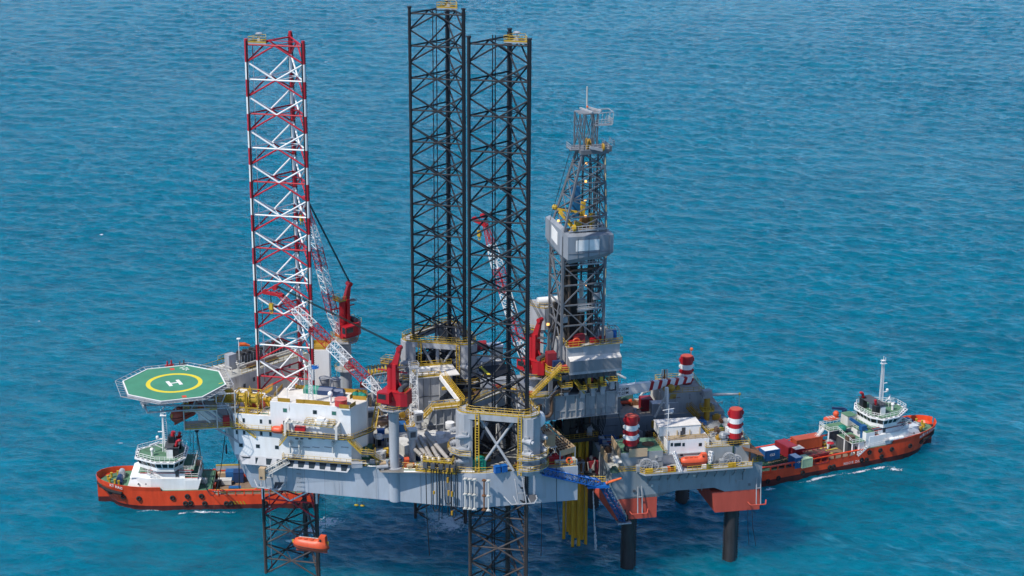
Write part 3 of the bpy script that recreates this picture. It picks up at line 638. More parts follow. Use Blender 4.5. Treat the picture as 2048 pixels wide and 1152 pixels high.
# ================================================================ helideck
def helideck():
    c0 = WF.at(348.5, 766, 47.2); HF = Frame(c0[0], c0[1], 20.7)
    T = Thing('helideck', 'green octagonal helideck with yellow circle and white H at the left end of the rig', 'helideck', HF, (0, 0, 47.2))
    R = 11.05; oc = [(R*cos(pi/8*0+radians(155)-i*pi/4), R*sin(radians(155)-i*pi/4)) for i in range(8)]
    sc = lambda k: [(x*k, y*k) for x, y in oc]
    mb = MB(); mb.prism(sc(1), 46.6, 47.2); T.add('slab', mb, GREYP)
    mb = MB(); mb.prism(sc(.985), 47.204, 47.22); T.add('green_surface', mb, HELI)
    mb = MB()
    for i in range(8):
        a, b = sc(1.0)[i], sc(1.0)[(i+1) % 8]; c, d = sc(.975)[(i+1) % 8], sc(.975)[i]; mb.prism([d, c, b, a], 47.224, 47.32)
    T.add('white_edge_line', mb, MARKW)
    mb = MB(); n = 72
    for i in range(n):
        a, b = 2*pi*i/n, 2*pi*(i+1)/n; r0, r1 = 4.95, 5.85; mb.add([(r0*cos(a), r0*sin(a), 47.226), (r1*cos(a), r1*sin(a), 47.226), (r1*cos(b), r1*sin(b), 47.226), (r0*cos(b), r0*sin(b), 47.226)], [(0, 1, 2, 3)])
    T.add('landing_circle', mb, MARKY)
    mb = MB()
    u = radians(5); c, s = cos(u), sin(u); rot = lambda x, y: (x*c-y*s, x*s+y*c)
    for x0, y0, x1, y1 in ((-1.45, -1.55, -.7, 1.55), (.7, -1.55, 1.45, 1.55), (-.7, -.22, .7, .22)): mb.prism([rot(*p) for p in ((x0, y0), (x1, y0), (x1, y1), (x0, y1))], 47.23, 47.236)
    T.add('letter_h', mb, MARKW)
    mb = MB()
    for px, py in ((344.5, 738.5), (368.5, 793.2)):
        q = WF.at(px, py, 47.2); x, y = HF.loc(*q); mb.prism([(x-.45, y-.6), (x+.45, y-.6), (x+.45, y+.6), (x-.45, y+.6)], 47.23, 47.236)
    T.add('red_panel', mb, MARKR)
    q = WF.at(369, 737, 47.2); x, y = HF.loc(*q); mb = MB(); put_text(mb, '12t', 2.0, (x, y, 47.24), (cos(radians(-62)), sin(radians(-62)), 0), (cos(radians(28)), sin(radians(28)), 0)); T.add('weight_marking', mb, MARKW)
    q = WF.at(442, 767, 47.2); x, y = HF.loc(*q); mb = MB(); mb.prism([(x-.5, y-.15), (x+.5, y+.1), (x+.5, y+.3), (x-.5, y+.1)], 47.23, 47.236); T.add('edge_mark', mb, MARKY)
    # safety net frames
    mb = MB(); nt_ = MB()
    for i in range(8):
        a, b = Vector((*oc[i], 46.9)), Vector((*oc[(i+1) % 8], 46.9)); ao, bo = Vector((*sc(1.14)[i], 47.25)), Vector((*sc(1.14)[(i+1) % 8], 47.25))
        mb.tube(ao, bo, .07, 5); mb.tube(a, ao, .06, 5)
        for k in range(1, 6): mb.tube(a.lerp(b, k/6), ao.lerp(bo, k/6), .06, 5)
        for k in range(1, 4):
            nt_.tube(a.lerp(ao, k/4), b.lerp(bo, k/4), .018, 3)
    T.add('net_frame', mb, GREYP); T.add('safety_net', nt_, GREYD)
    # truss under the deck back to the block
    mb = MB()
    for y in (-7, -2.4, 2.4, 7): mb.beam((-8.2, y, 46.3), (9.2, y, 46.3), .3, .6)
    for x in (-8, -3.5, 1, 5.5): mb.beam((x, -8.5, 45.9), (x, 8.5, 45.9), .25, .5)
    for y in (-6.5, 0, 6.5):
        mb.beam((-8, y, 45.6), (10, y, 43.2), .3); mb.beam((-7.5, y, 46), (-7, y, 43.8), .3)
        mb.beam((-7, y, 43.9), (12.0, y, 42.6), .3)
        for k in range(6): x = -7+k*3; mb.beam((x, y, 43.9-k*.2), (x+(1.5 if k % 2 else -1.0), y, 46.1), .18)
    T.add('support_truss', mb, GREYP)
    mb = MB()
    for y in (-6.0, 1, 7): mb.tube((4.5, y, 43), (15.2, y*.7-1, 33.5), .28, 8); mb.tube((10, y*.85, 42.8), (11.6, y*.8, 37), .18, 6)
    T.add('support_strut', mb, GREYP)
    mb = MB()
    for px, py, m in ((335, 733, 0), (343, 731, 0), (360, 733, 1), (368, 730, 1)): q = WF.at(px, py, 47); x, y = HF.loc(*q); mb.m = m; mb.cyl(x, y, 46.9, 48.2, .16, 8); mb.box(x-.5, y-.3, 46.8, x+.5, y+.3, 47.3)
    T.add('fire_monitor', mb, [RED, GREYD])
helideck()
# ================================================================ pedestal cranes
def crane(label, wx, wy, zc, tip, ped_r, cage, foot):
    yaw = math.degrees(math.atan2(tip[1]-wy, tip[0]-wx)); fr = Frame(wx, wy, yaw); L = math.hypot(tip[0]-wx, tip[1]-wy)
    T = Thing('pedestal_crane', label, 'crane', fr, (0, 0, foot), 'red pedestal cranes of the jack-up rig')
    mb = MB(); mb.cyl(0, 0, foot, zc-.2, ped_r, 24); mb.cyl(0, 0, foot, foot+.18, ped_r+.5, 24); pd = T.add('pedestal', mb, GREYP, smooth=True)
    mb = MB(); oc = [(3.2*cos(pi*k/4+pi/8), 3.2*sin(pi*k/4+pi/8)) for k in range(8)]; ic = [(x*.42, y*.42) for x, y in oc]
    mb.prism(ic, zc-1.9, zc-.9, oc); mb.prism(oc, zc-.9, zc-.75); mb.cyl(0, 0, zc-.75, zc, ped_r+.1, 20); T.add('collar_platform', mb, GREYP)
    mb = MB(); mb.rail([(x, y, zc-.75) for x, y in oc], 1.0, .04, 1.4, 0, True); T.add('collar_railing', mb, YEL)
    if zc-foot > 12 and ped_r > 1.2:
        mb = MB(); mb.m = 1; mb.cyl(0, 0, foot+6.4, foot+6.55, ped_r+1.1, 14); mb.m = 0; mb.rail([((ped_r+1.1)*cos(k*pi/5), (ped_r+1.1)*sin(k*pi/5), foot+6.5) for k in range(10)], 1, .04, 1.2, 0, True); mb.m = 0; mb.ladder((1.2, -ped_r-.1, foot), (1.2, -ped_r-.1, foot+6.5), .6); T.add('mid_platform', mb, [YEL, GREYP])
    z = zc+.1   # slewing house
    mb = MB(); hs = [(1.9, -1.3), (1.9, 1.9), (-2.4, 1.9), (-3.6, 1.2), (-3.6, -1.2), (-2.6, -1.9), (.6, -1.9)]
    mb.prism(hs, z, z+2.9); mb.prism([(x*1.02+.1, y*1.04) for x, y in hs], z+2.9, z+3.05); h = T.add('machinery_house', mb, RED)
    mb = MB(); mb.box(-.9, -2.0, z+1.2, .3, -1.92, z+2.0); mb.box(.5, -2.0, z+1.2, 1.4, -1.92, z+2.0); mb.box(-.9, 1.92, z+1.2, .3, 2.0, z+2.0); T.add('hatch', mb, REDF, h)
    mb = MB(); mb.box(-.5, 1.95, z+.9, 2.2, 3.4, z+3.2); c_ = T.add('operator_cab', mb, RED); mb = MB(); mb.box(2.21, 2.1, z+1.6, 2.25, 3.25, z+3.0); mb.box(.2, 3.41, z+1.8, 1.9, 3.45, z+2.9); T.add('pane', mb, GLASS, c_)
    mb = MB(); mb.m = 0; mb.cyl(.5, .0, z+2.9, z+8.6, .78, 14); mb.prism([(-.95, -.9), (-.15, -.9), (-.15, .9), (-.95, .9)], z+3, z+8.6)
    mb.add([(-1.0, -.5, z+7.6), (.5, -.5, z+7.6), (.5, .5, z+7.6), (-1.0, .5, z+7.6), (-1.9, -.35, z+11.8), (-1.1, -.35, z+12.0), (-1.1, .35, z+12.0), (-1.9, .35, z+11.8)], [(0, 3, 2, 1), (4, 5, 6, 7), (0, 1, 5, 4), (1, 2, 6, 5), (2, 3, 7, 6), (3, 0, 4, 7)])
    mb.beam((-2.4, 0, z+3), (-.5, 0, z+5.6), .3); mb.tube((-1.5, -.7, z+12), (-1.5, .7, z+12), .5, 14); mb.box(-3.0, -.5, z+6.6, 3.6, -.25, z+6.85); mb.box(-1, -.5, z+4.9, 1.2, .5, z+5.1)
    T.add('mast', mb, RED, smooth=False)
    mb = MB(); mb.m = 1; mb.box(.4, -1.3, z+8.6, 2.2, 1.3, z+8.72); mb.box(-3, -.6, z+8.0, -1.4, .9, z+8.1); mb.m = 0; mb.rail([(.4, -1.3, z+8.7), (2.2, -1.3, z+8.7), (2.2, 1.3, z+8.7), (.4, 1.3, z+8.7)], 1.1, .045, .9, .25); mb.rail([(-3.4, -1.8, z+2.9), (-3.4, 1.8, z+2.9)], 1, .04, 1); mb.rail([(2.0, -1.9, z), (2.6, -1.9, z), (2.6, 1.6, z)], 1, .04, 1); T.add('mast_platform', mb, [YELD if cage else YEL, GREYD])
    mb = MB(); mb.sphere(-1.4, -1.1, z+3.4, .7, 10, .8); mb.box(-1, -1.6, z+3.0, .9, -.7, z+3.9); mb.tube((-2.2, -1.5, z+3.6), (-2.2, 1.5, z+3.6), .55, 12); T.add('winch_drum', mb, GREYD, h)
    # boom: tapered box lattice in red and white sections
    root = Vector((2.1, 0, z+.9)); tp = Vector((L, 0, tip[2])); d = tp-root; n = 6
    up = Vector((-d.z, 0, d.x)).normalized()
    def sec(t): k = min(1, t/.16, (1-t)/.30+.22); return (1.0+.35*min(1, t/.15) if t < .5 else 1.35*max(.45, min(1, (1-t)/.35+.3))), (.35+1.25*min(1, t/.15) if t < .5 else 1.6*max(.4, min(1, (1-t)/.35+.2)))
    for i in range(n):
        mb = MB(); t0, t1 = i/n, (i+1)/n; m = 4
        for j in range(m):
            a, b = t0+(t1-t0)*j/m, t0+(t1-t0)*(j+1)/m; (wa, ha), (wb, hb) = sec(a), sec(b); pa, pb = root+d*a, root+d*b
            ca = [pa+Vector((0, y*wa, 0))+up*ha*w_ for y, w_ in ((-.8, -.5), (.8, -.5), (.8, .5), (-.8, .5))]; cb = [pb+Vector((0, y*wb, 0))+up*hb*w_ for y, w_ in ((-.8, -.5), (.8, -.5), (.8, .5), (-.8, .5))]
            for k in range(4):
                mb.tube(ca[k], cb[k], .095, 5); mb.tube(cb[k], cb[(k+1) % 4], .05, 4)
                if k % 2: mb.tube(ca[k], cb[(k+1) % 4], .05, 4); mb.tube(ca[(k+1) % 4], cb[k], .04, 4)
                else: mb.tube(ca[k] if j % 2 else ca[(k+1) % 4], cb[(k+1) % 4] if j % 2 else cb[k], .05, 4)
        T.add('boom_section', mb, WHITE if i % 2 == 0 else RED)
    mb = MB(); e = tp+d.normalized()*.3
    mb.beam(e-d.normalized()*1.8+up*.4, e+Vector((2.8, 0, -.6)), .9, .55); mb.tube(e+Vector((.1, -.5, .7)), e+Vector((.1, .5, .7)), .55, 12); mb.tube(e+Vector((2.6, -.4, -.4)), e+Vector((2.6, .4, -.4)), .4, 12); T.add('boom_head', mb, RED)
    hk = e+Vector((1.2, 0, -3.2)); mb = MB(); mb.tube(hk+Vector((0, -.12, 0)), e+Vector((1.2, -.12, 0)), .05, 4); mb.tube(hk+Vector((0, .12, 0)), e+Vector((1.2, .12, 0)), .05, 4); T.add('hoist_rope', mb, BLK)
    mb = MB(); mb.box(hk.x-.4, -.3, hk.z-1.0, hk.x+.4, .3, hk.z+.3); mb.torus((hk.x, 0, hk.z-1.5), (0, 1, 0), .35, .1, 10, 5); T.add('hook_block', mb, YEL)
    mb = MB()
    for y in (-.35, -.12, .12, .35): mb.tube((-1.6, y, z+12.4), e+Vector((0, y, 1.1)), .05, 4)
    T.add('luffing_rope', mb, ROPE)
    return T
a = N.w(-15.0, .1); b = N.w(-40.6, 4.2)
crane('nearest red pedestal crane, its boom lowered to the left across the red and white leg', a.x, a.y, 46.2, (b.x, b.y, N.ly(548, 583, 4.2)[1]), 1.05, True, DZ)
q = X.w(-23, 24); t = X.w(X.ly(611, 405, 12)[0], 12)
def boom_tip(px, py, base, zr, L):     # depth at which the boom has the right length
    best = None
    for k in range(-300, 400):
        y = k*.1; x, z = X.ly(px, py, y); e = abs(math.sqrt((x-base[0])**2+(y-base[1])**2+(z-zr)**2)-L)
        if best is None or e < best[0]: best = (e, x, y, z)
    return best[1:]
x, y, z = boom_tip(612, 405, (-23, 24), 47, 33.5); t = X.w(x, y)
crane('red pedestal crane on the far side, boom raised steeply behind the red and white leg', q.x, q.y, 46.2, (t.x, t.y, z), 1.35, False, DZ)
q = X.w(13.9, -2.0)
x, y, z = boom_tip(968, 440, (13.9, -2.0), 44.5, 33.5); t = X.w(x, y)
crane('red pedestal crane seen through the front black leg, boom raised behind that leg', q.x, q.y, 43.4, (t.x, t.y, z), 1.3, False, 39.25)
# ================================================================ cantilever
def cantilever():
    T = Thing('cantilever', 'dark grey ribbed cantilever beam reaching from the stern under the drill floor', 'cantilever', X, (18, 0, 34))
    for y0, y1 in ((-8, -6.6), (5.2, 6.6)):
        mb = MB(); mb.box(4, y0, 34.0, 31.3, y1, 39.4); g = T.add('main_girder', mb, GREY)
        mb = MB(); s = -1 if y0 < 0 else 1; yo = y0 if s < 0 else y1
        for x in [31.1-2.35*i for i in range(11)]:
            mb.box(x-.12, yo, 34.02, x+.12, yo+s*.3, 39.38)
            mb.box(x-1.2, yo, 34.02, x-1.12, yo+s*.2, 35.6)
        mb.box(4.1, yo, 35.6, 31.2, yo+s*.14, 35.75); mb.box(4, yo, 39.2, 31.4, yo+s*.35, 39.45); mb.box(4, yo, 33.95, 31.4, yo+s*.35, 34.15); T.add('stiffener', mb, GREY, g)
    mb = MB(); mb.box(4, -6.59, 38.6, 30.8, 5.19, 39.2); mb.box(5, -6.5, 34.4, 6, 5.1, 38.5); T.add('deck_plate', mb, HULLD)
    mb = MB(); mb.box(31.31, -6.6, 34.05, 31.4, 5.2, 35.6); mb.box(30.9, -8.05, 39.46, 31.5, -6.6, 41.2); T.add('end_beam', mb, GREY)
    # pipe elbow on the near girder
    mb = MB(); x0 = X.ly(1104, 800, -8.6)[0]
    mb.path([(x0+4, -8.6, 40.6), (x0+1.2, -8.6, 40.6), (x0+.3, -8.6, 40.0), (x0, -8.6, 39), (x0, -8.6, 36.0), (x0-.6, -8.6, 35.1), (x0-2, -8.6, 35.0), (x0-2.6, -8.6, 36), (x0-2.6, -8.6, 38)], .38, 9); T.add('flow_pipe', mb, PIPEB, smooth=True)
    mb = MB(); mb.path([(x0-3.2, -8.6, 37.5), (x0-4.4, -8.9, 37.2), (x0-5.3, -8.8, 38.8), (x0-6, -8.2, 39.2)], .22, 7); T.add('vent_pipe', mb, WHITEW)
    mb = MB(); mb.rail([(8, -7.9, 39.45), (18, -7.9, 39.45)], 1.1, .05, 1.5, .4); T.add('railing', mb, YEL)
    # yellow bop platforms under the drill floor
    for x, w, z in ((19.2, 2.6, 41.6), (23.0, 1.6, 40.6), (25.4, 1.8, 40.8), (27.6, 1.2, 41.0), (29.8, 2.0, 42.0)):
        mb = MB(); mb.m = 1; mb.box(x-w/2, -9.2, z-.15, x+w/2, -6.5, z); mb.prism([(x-.5, -8.7), (x+.5, -8.7), (x+.5, -7.9), (x-.5, -7.9)], z-2, z-.16); mb.beam((x-w/2, -9, z-.2), (x-.4, -8, z-2.1), .12); mb.beam((x+w/2, -9, z-.2), (x+.4, -8, z-2.1), .12); mb.m = 0; mb.rail([(x-w/2, -6.5, z), (x-w/2, -9.2, z), (x+w/2, -9.2, z), (x+w/2, -6.5, z)], 1.1, .06, .9, .3)
        T.add('service_platform', mb, [YEL, GREYP])
    mb = MB(); mb.stair((21.0, -8.3, 42.6), (23.4, -8.3, 39.6), .8); T.add('stairway', mb, YEL)
    for i, x in enumerate((24.4, 27.2)):
        mb = MB(); mb.beam((x, -1, 44.0), (x, -8.6, 43.2), .5, .7); mb.box(x-.35, -8.9, 41.8, x+.35, -8.3, 43.4); T.add('trolley_beam', mb, YEL)
    mb = MB(); mb.cyl(22.5, -3, 39.2, 43.6, .9, 12); mb.box(25.6, -6, 39.3, 26.6, -5, 42.6); mb.cyl(27.5, -4, 39.2, 44, .5, 10); mb.cyl(20.4, -4.5, 39.2, 44, .5, 10); T.add('riser_stack', mb, DARK)
    mb = MB(); mb.sphere(25.2, -7.2, 43.9, .7, 10); mb.box(24.8, -7.6, 41.9, 25.6, -6.9, 43.0); T.add('red_valve', mb, RED)
cantilever()
# ================================================================ drill floor house and substructure
def drill_floor():
    T = Thing('drill_floor', 'grey drill floor housing on the cantilever with yellow-railed top deck', 'drill floor', X, (25, -1, 44.5))
    mb = MB(); mb.box(19.8, -9.35, 45.0, 31.6, -8.2, 47.5); mb.add([(19.8, -9.35, 47.5), (31.6, -9.35, 47.5), (31.6, -7.9, 48.1), (19.8, -7.9, 48.1), (19.8, -7.9, 47.4), (31.6, -7.9, 47.4)], [(0, 1, 2, 3), (0, 3, 4), (1, 5, 2)]); T.add('lower_panel', mb, mat('panel grey', (.22, .235, .255), .5, 0, .2, .5, .05)); mb = MB(); mb.add([(19.8, -9.36, 47.52), (31.6, -9.36, 47.52), (31.6, -7.91, 48.13), (19.8, -7.91, 48.13)], [(0, 1, 2, 3)]); T.add('sloping_ledge', mb, ROOFW)
    mb = MB(); mb.box(19.6, -7.9, 45.2, 31.6, 4.5, 50.2); T.add('house_wall', mb, GREYP)
    mb = MB(); mb.box(19.7, -9.3, 44.4, 31.7, 4.5, 45.0); mb.box(15.4, -6.8, 44.4, 19.68, 4.5, 45.0); T.add('floor_girder', mb, GREYP)
    mb = MB(); 
    for x in [19.9+i*1.3 for i in range(9)]: mb.box(x-.06, -9.25, 43.2, x+.06, -9.0, 44.38)
    mb.box(16, -9.0, 43.3, 30.5, -8.8, 44.38); T.add('girder_web', mb, GREYD)
    mb = MB()
    for x in (16.2, 20, 24.5, 30.4):
        for y in (-6.8, 4): mb.box(x-.4, y-.4, 39.2, x+.4, y+.4, 44.38)
    mb.beam((16.2, -6.9, 39.5), (20, -6.9, 44), .4); mb.beam((24.5, -6.9, 44), (30.4, -6.9, 39.5), .4); T.add('substructure_column', mb, HULLD)
    mb = MB(); mb.box(16.5, -3, 39.2, 30, -2.9, 44.3); T.add('shadow_sheet', mb, GREYD)  # dark sheet standing in for the shade under the drill floor
    mb = MB(); mb.box(19.4, -8.3, 50.2, 32.2, 4.5, 50.35); T.add('top_deck', mb, DECK)
    mb = MB(); mb.rail([(19.5, -2, 50.35), (19.5, -8.2, 50.35), (32.1, -8.2, 50.35), (32.1, 2, 50.35)], 1.2, .055, 1.3, .15); T.add('railing', mb, YEL)
    mb = MB(); mb.rail([(29.0, -8.4, 42.5), (31.8, -8.4, 42.5)], 1, .05, 1); mb.beam((30.8, -8.6, 40.5), (30.8, -8.6, 44.5), .12); mb.beam((31.6, -8.6, 41.4), (31.6, -8.6, 44.5), .12); mb.beam((30.8, -8.6, 44.4), (31.6, -8.6, 43), .1); mb.beam((31.6, -8.6, 43), (30.8, -8.6, 41.6), .1); T.add('end_truss', mb, WHITEW)
    mb = MB(); a = X.ly(1218, 742, -9.6); b = X.ly(1252, 757, -9.8); mb.tube((a[0]-2, -7, a[1]+.9), (b[0], -9.8, b[1]), .28, 10); T.add('discharge_pipe', mb, WHITEW)
    # left end, machinery and stairs by the drill floor
    mb = MB(); mb.box(15.6, -6.6, 45.02, 17.6, -4.6, 48.8); T.add('red_cabinet', mb, CRED)
    mb = MB(); mb.box(16.6, -7.4, 45.02, 19.0, -5.6, 47.2); T.add('blue_cabinet', mb, BLUED)
    mb = MB(); mb.box(17.6, -8.2, 45.1, 19.6, -7.0, 46.2); T.add('red_skid', mb, REDF)
    mb = MB(); mb.rail([(15.4, -4, 45), (15.4, -7.2, 45), (16.4, -8.6, 45), (19.6, -9.2, 45)], 1.2, .07, 1.1, .35); T.add('floor_railing', mb, YEL)
    mb = MB(); mb.m = 1; mb.box(15.3, -8.6, 44.7, 19.7, -6.8, 44.98); mb.m = 0; mb.rail([(14.3, -9.2, 45.0), (17.8, -9.6, 43.4), (17.8, -8, 43.4)], 1.2, .08, 1.0, .5); T.add('access_platform', mb, [YEL, HULLD])
    s = X.ly(1062, 795, -9.4); e = X.ly(1122, 735, -9.4)
    mb = MB(); mb.stair((s[0], -9.4, s[1]), (e[0], -9.4, e[1]), 1.1, side=.18); T.add('stairway', mb, YEL)
    mb = MB(); mb.truss((e[0]+.3, -9.0, 39.6), (e[0]+.3, -9.0, 43.4), 1.6, 1.6, 3, .08); mb.beam((e[0]-3, -9.2, 39.5), (e[0]-.4, -9.2, 42.2), .16); T.add('stair_support', mb, GREYP)
    for px, py in ((1107, 700),): pass
    return T
drill_floor()
def roof_things():
    z = 50.36
    g = 'red equipment boxes on the drill floor house roof'
    for i, (x, y, w, d, h, m, lab) in enumerate(((21.3, -7.2, 2.3, 1.1, 1.1, RED, 'low red skid at the left front corner of the drill floor house roof'), (22.8, -5.6, 2.6, 1.6, 1.9, CRED, 'tallest dark red machinery box on the drill floor house roof'), (26.2, -6.2, 1.9, 1.2, 1.0, RED, 'small red box in the middle of the drill floor house roof'), (28.4, -6.0, 1.7, 1.2, 1.1, RED, 'red box beside the grey cage on the drill floor house roof'))):
        mb = MB(); mb.box(x-w/2, y-d/2, z, x+w/2, y+d/2, z+h); mb.box(x-w/2+.2, y-d/2+.2, z+h, x+w/2-.2, y+d/2-.2, z+h+.15); mb.box(x-w/2-.05, y-d/2-.05, z, x+w/2+.05, y-d/2, z+.2)
        one('equipment_box', mb, m, lab, 'equipment box', X, (x, y, z), g)
    mb = MB(); mb.torus((21.8, -7.4, z+.9), (0, 1, 0), .75, .2, 14, 6); one('hose_coil', mb, LIFE, 'orange hose hoop over the red skid on the drill floor house roof', 'hose', X, (21.8, -7.4, z))
    T = Thing('tool_cage', 'pale grey open frame cage with a blue tank at the right end of the roof', 'cage', X, (30.2, -5.6, z))
    mb = MB(); x0, x1, y0, y1, z0, z1 = 28.6, 31.6, -7.2, -4.4, z, z+2.9
    for x in (x0, x1):
        for y in (y0, y1): mb.beam((x, y, z0), (x, y, z1), .16)
    for zz in (z0+.6, z1):
        for a, b in (((x0, y0), (x1, y0)), ((x1, y0), (x1, y1)), ((x1, y1), (x0, y1)), ((x0, y1), (x0, y0))): mb.beam((*a, zz), (*b, zz), .14)
    for k in range(4): mb.beam((x0+.6+k*.6, y0, z1), (x0+.6+k*.6, y1, z1), .08)
    T.add('frame', mb, GREYP); mb = MB(); mb.box(x0+.3, y0+.4, z0+.65, x1-1.2, y1-.4, z1-.7); T.add('cabinet', mb, GREYP); mb = MB(); mb.cyl(x1-.6, -5.8, z0+.65, z1-.6, .5, 10); T.add('tank', mb, BLUEB)
    # corrugated tank house left of the derrick
    T = Thing('tank_house', 'pale grey corrugated tank house with white cylinder on top, left of the derrick', 'tank house', X, (17, 4, 45))
    mb = MB(); a = X.ly(1065, 640, 4); fx = 15.1; 
    pts = [(15.0, 5.0), (16.4, 2.6), (17.4, 2.0), (22.5, 2.4), (22.5, 9), (15.0, 9)]
    mb.prism(pts, 51.2, 56.2); T.add('corrugated_wall', mb, GREYP)
    mb = MB()
    for i in range(14): x = 17.5+i*.36; mb.box(x-.05, 1.93+i*.028, 51.3, x+.05, 2.1+i*.028, 56.1)
    T.add('wall_rib', mb, GREY)
    mb = MB(); mb.prism([(15.2, 5.2), (17.4, 2.6), (17.4, 3.0), (15.4, 5.4)], 45, 51.2); mb.box(15.2, 7.6, 45, 15.7, 8.2, 51.2); mb.beam((17.5, 3, 51), (21, 3, 46), .4); mb.beam((21, 3, 51), (18, 3, 46), .4); mb.box(21.5, 2.8, 45, 22, 3.2, 51.2); T.add('support_frame', mb, GREY)
    mb = MB(); mb.tube((16.6, 4.6, 57.2), (22.2, 4.6, 57.2), .85, 14); T.add('cylinder_tank', mb, WHITE, smooth=True)
    mb = MB(); mb.rail([(15, 9, 56.2), (15, 5, 56.2), (16.4, 2.6, 56.2), (17.4, 2.0, 56.2), (22.5, 2.4, 56.2)], 1.2, .05, 1.2, .2); T.add('railing', mb, YEL)
    mb = MB(); mb.box(17.9, 1.75, 52.3, 18.5, 1.95, 52.8); T.add('lamp', mb, LAMP)
roof_things()
DERR = mat('derrick grey paint', (.15, .16, .18), .5, 0, .3, .5, .08)
# ================================================================ derrick
def derrick():
    T = Thing('derrick', 'grey steel drilling derrick with windwall box half way up, on the drill floor', 'derrick', X, (23, -2.4, 50.3))
    zb, zw, zc = 50.3, 73.0, 92.6
    lo = {'NL': (18.5, -7.0), 'NR': (27.9, -7.0), 'FL': (18.5, 2.2), 'FR': (27.9, 2.2)}
    hi = {'NL': (22.9, -6.3), 'NR': (27.8, -6.3), 'FL': (22.9, -2.3), 'FR': (27.8, -2.3)}
    w0 = {'NL': (18.7, -6.8), 'NR': (28.3, -6.8), 'FL': (18.7, 2.0), 'FR': (28.3, 2.0)}
    def P(c, z):
        if z <= zw+2: a, b, t = lo[c], w0[c], (z-zb)/(zw+2-zb)
        else: a, b, t = w0[c], hi[c], (z-zw-2)/(zc-zw-2)
        return Vector((a[0]+(b[0]-a[0])*t, a[1]+(b[1]-a[1])*t, z))
    for c in lo:
        mb = MB(); mb.beam(P(c, 45.1 if c != 'NR' else zb), P(c, zw+2), .5); mb.beam(P(c, zw+2), P(c, zc), .42); T.add('leg', mb, DERR)
    faces = (('NL', 'NR'), ('NR', 'FR'), ('FR', 'FL'), ('FL', 'NL'))
    lv_lo = [50.3, 54.9, 59.5, 64.0, 68.5, 73.0]; lv_hi = [75.5, 79.0, 82.8, 86.3, 89.6, 92.6]
    for fi, (a, b) in enumerate(faces):
        mb = MB()
        for i in range(5):
            z0, z1 = lv_lo[i], lv_lo[i+1]; mb.beam(P(a, z1), P(b, z1), .3)
            m = (P(a, z1)+P(b, z1))/2 if i % 2 == 0 else (P(a, z0)+P(b, z0))/2
            if i % 2 == 0: mb.beam(P(a, z0), m, .25); mb.beam(P(b, z0), m, .25)
            else: mb.beam(m, P(a, z1), .25); mb.beam(m, P(b, z1), .25); mb.beam(P(a, (z0+z1)/2), P(b, (z0+z1)/2), .14)
        T.add('lower_bracing', mb, DERR)
        mb = MB()
        for i in range(5):
            z0, z1 = lv_hi[i], lv_hi[i+1]; mb.beam(P(a, z0), P(b, z0), .22); mb.beam(P(a, z0), P(b, z1), .19); mb.beam(P(b, z0), P(a, z1), .19)
        T.add('upper_bracing', mb, DERR)
    # slanted twin props at the left
    mb = MB(); mb.beam((19.6, -6.9, 72), (17.8, -2, 46), .35); mb.beam((18.6, 1.8, 72), (20, -6.9, 46), .28); T.add('prop', mb, DERR)
    # crown platform and water table
    mb = MB(); mb.box(22.3, -7.0, zc, 28.6, -1.7, zc+.9); mb.box(20.6, -5.6, zc+.6, 22.3, -2.2, zc+.8); mb.box(28.6, -6.4, zc+.2, 29.4, -2.2, zc+1.4); cp = T.add('crown_platform', mb, DERR)
    mb = MB(); mb.rail([(28.6, -2, zc+.9), (28.6, -7, zc+.9), (22.4, -7, zc+.9)], 1.1, .045, .9, .1); mb.rail([(22.3, -5.7, zc+.8), (20.6, -5.7, zc+.8), (20.6, -2.2, zc+.8)], 1.1, .05, .9, .2); mb.rail([(29.4, -6.4, zc+1.4), (30.1, -6.0, zc+1.4), (30.1, -2.4, zc+1.4)], 1.1, .05, .9, .1); T.add('crown_railing', mb, GREYP, cp)
    for x, y, z, r in ((24.2, -5.2, zc+1.9, 1.15), (24.9, -4.6, zc+1.7, 1.1), (27.2, -6.9, zc+1.4, .75)):
        mb = MB(); mb.tube((x-.2, y, z), (x+.2, y, z), r, 16); mb.torus((x, y, z), (1, 0, 0), r, .12, 16, 5); T.add('sheave', mb, YELD, cp)
    mb = MB(); mb.beam((24.2, -7.2, zc+1.6), (27.0, -7.2, zc+.8), .3, .6); T.add('sheave_beam', mb, GREYP, cp)
    # top frame
    zt = 101.2; mb = MB(); cs = [(21.9, -5.6), (23.0, -7.3), (25.9, -7.0), (25.9, -3.6), (22.6, -3.0), (21.9, -3.4)]
    cs = [(22.0, -3.2), (23.1, -6.8), (26.0, -6.6), (26.0, -3.0), (24.4, -3.0), (22.6, -5.2), (25.1, -6.7)]
    for i, (x, y) in enumerate(cs): mb.beam((x, y, zc+.9), (x, y, zt), .26 if i < 4 else .16)
    for a, b in ((0, 5), (5, 1), (6, 2), (3, 4), (4, 0), (1, 6), (2, 3)):
        mb.beam((*cs[a], zt), (*cs[b], zt), .2); mb.beam((*cs[a], zc+1), (*cs[b], zt), .12); mb.beam((*cs[b], zc+1), (*cs[a], zt), .12)
    T.add('water_table_frame', mb, DERR)
    mb = MB()
    for y in (-6.4, -5.2, -4.0): mb.beam((21.8, y, zt+.2), (26.4, y-.4, zt+.2), .22, .3)
    mb.beam((23.4, -2.6, zt+.5), (24.6, -7.4, zt+.5), .4, .35); mb.beam((25.2, -2.2, zt+.5), (26.8, -6.6, zt+.5), .35, .35)
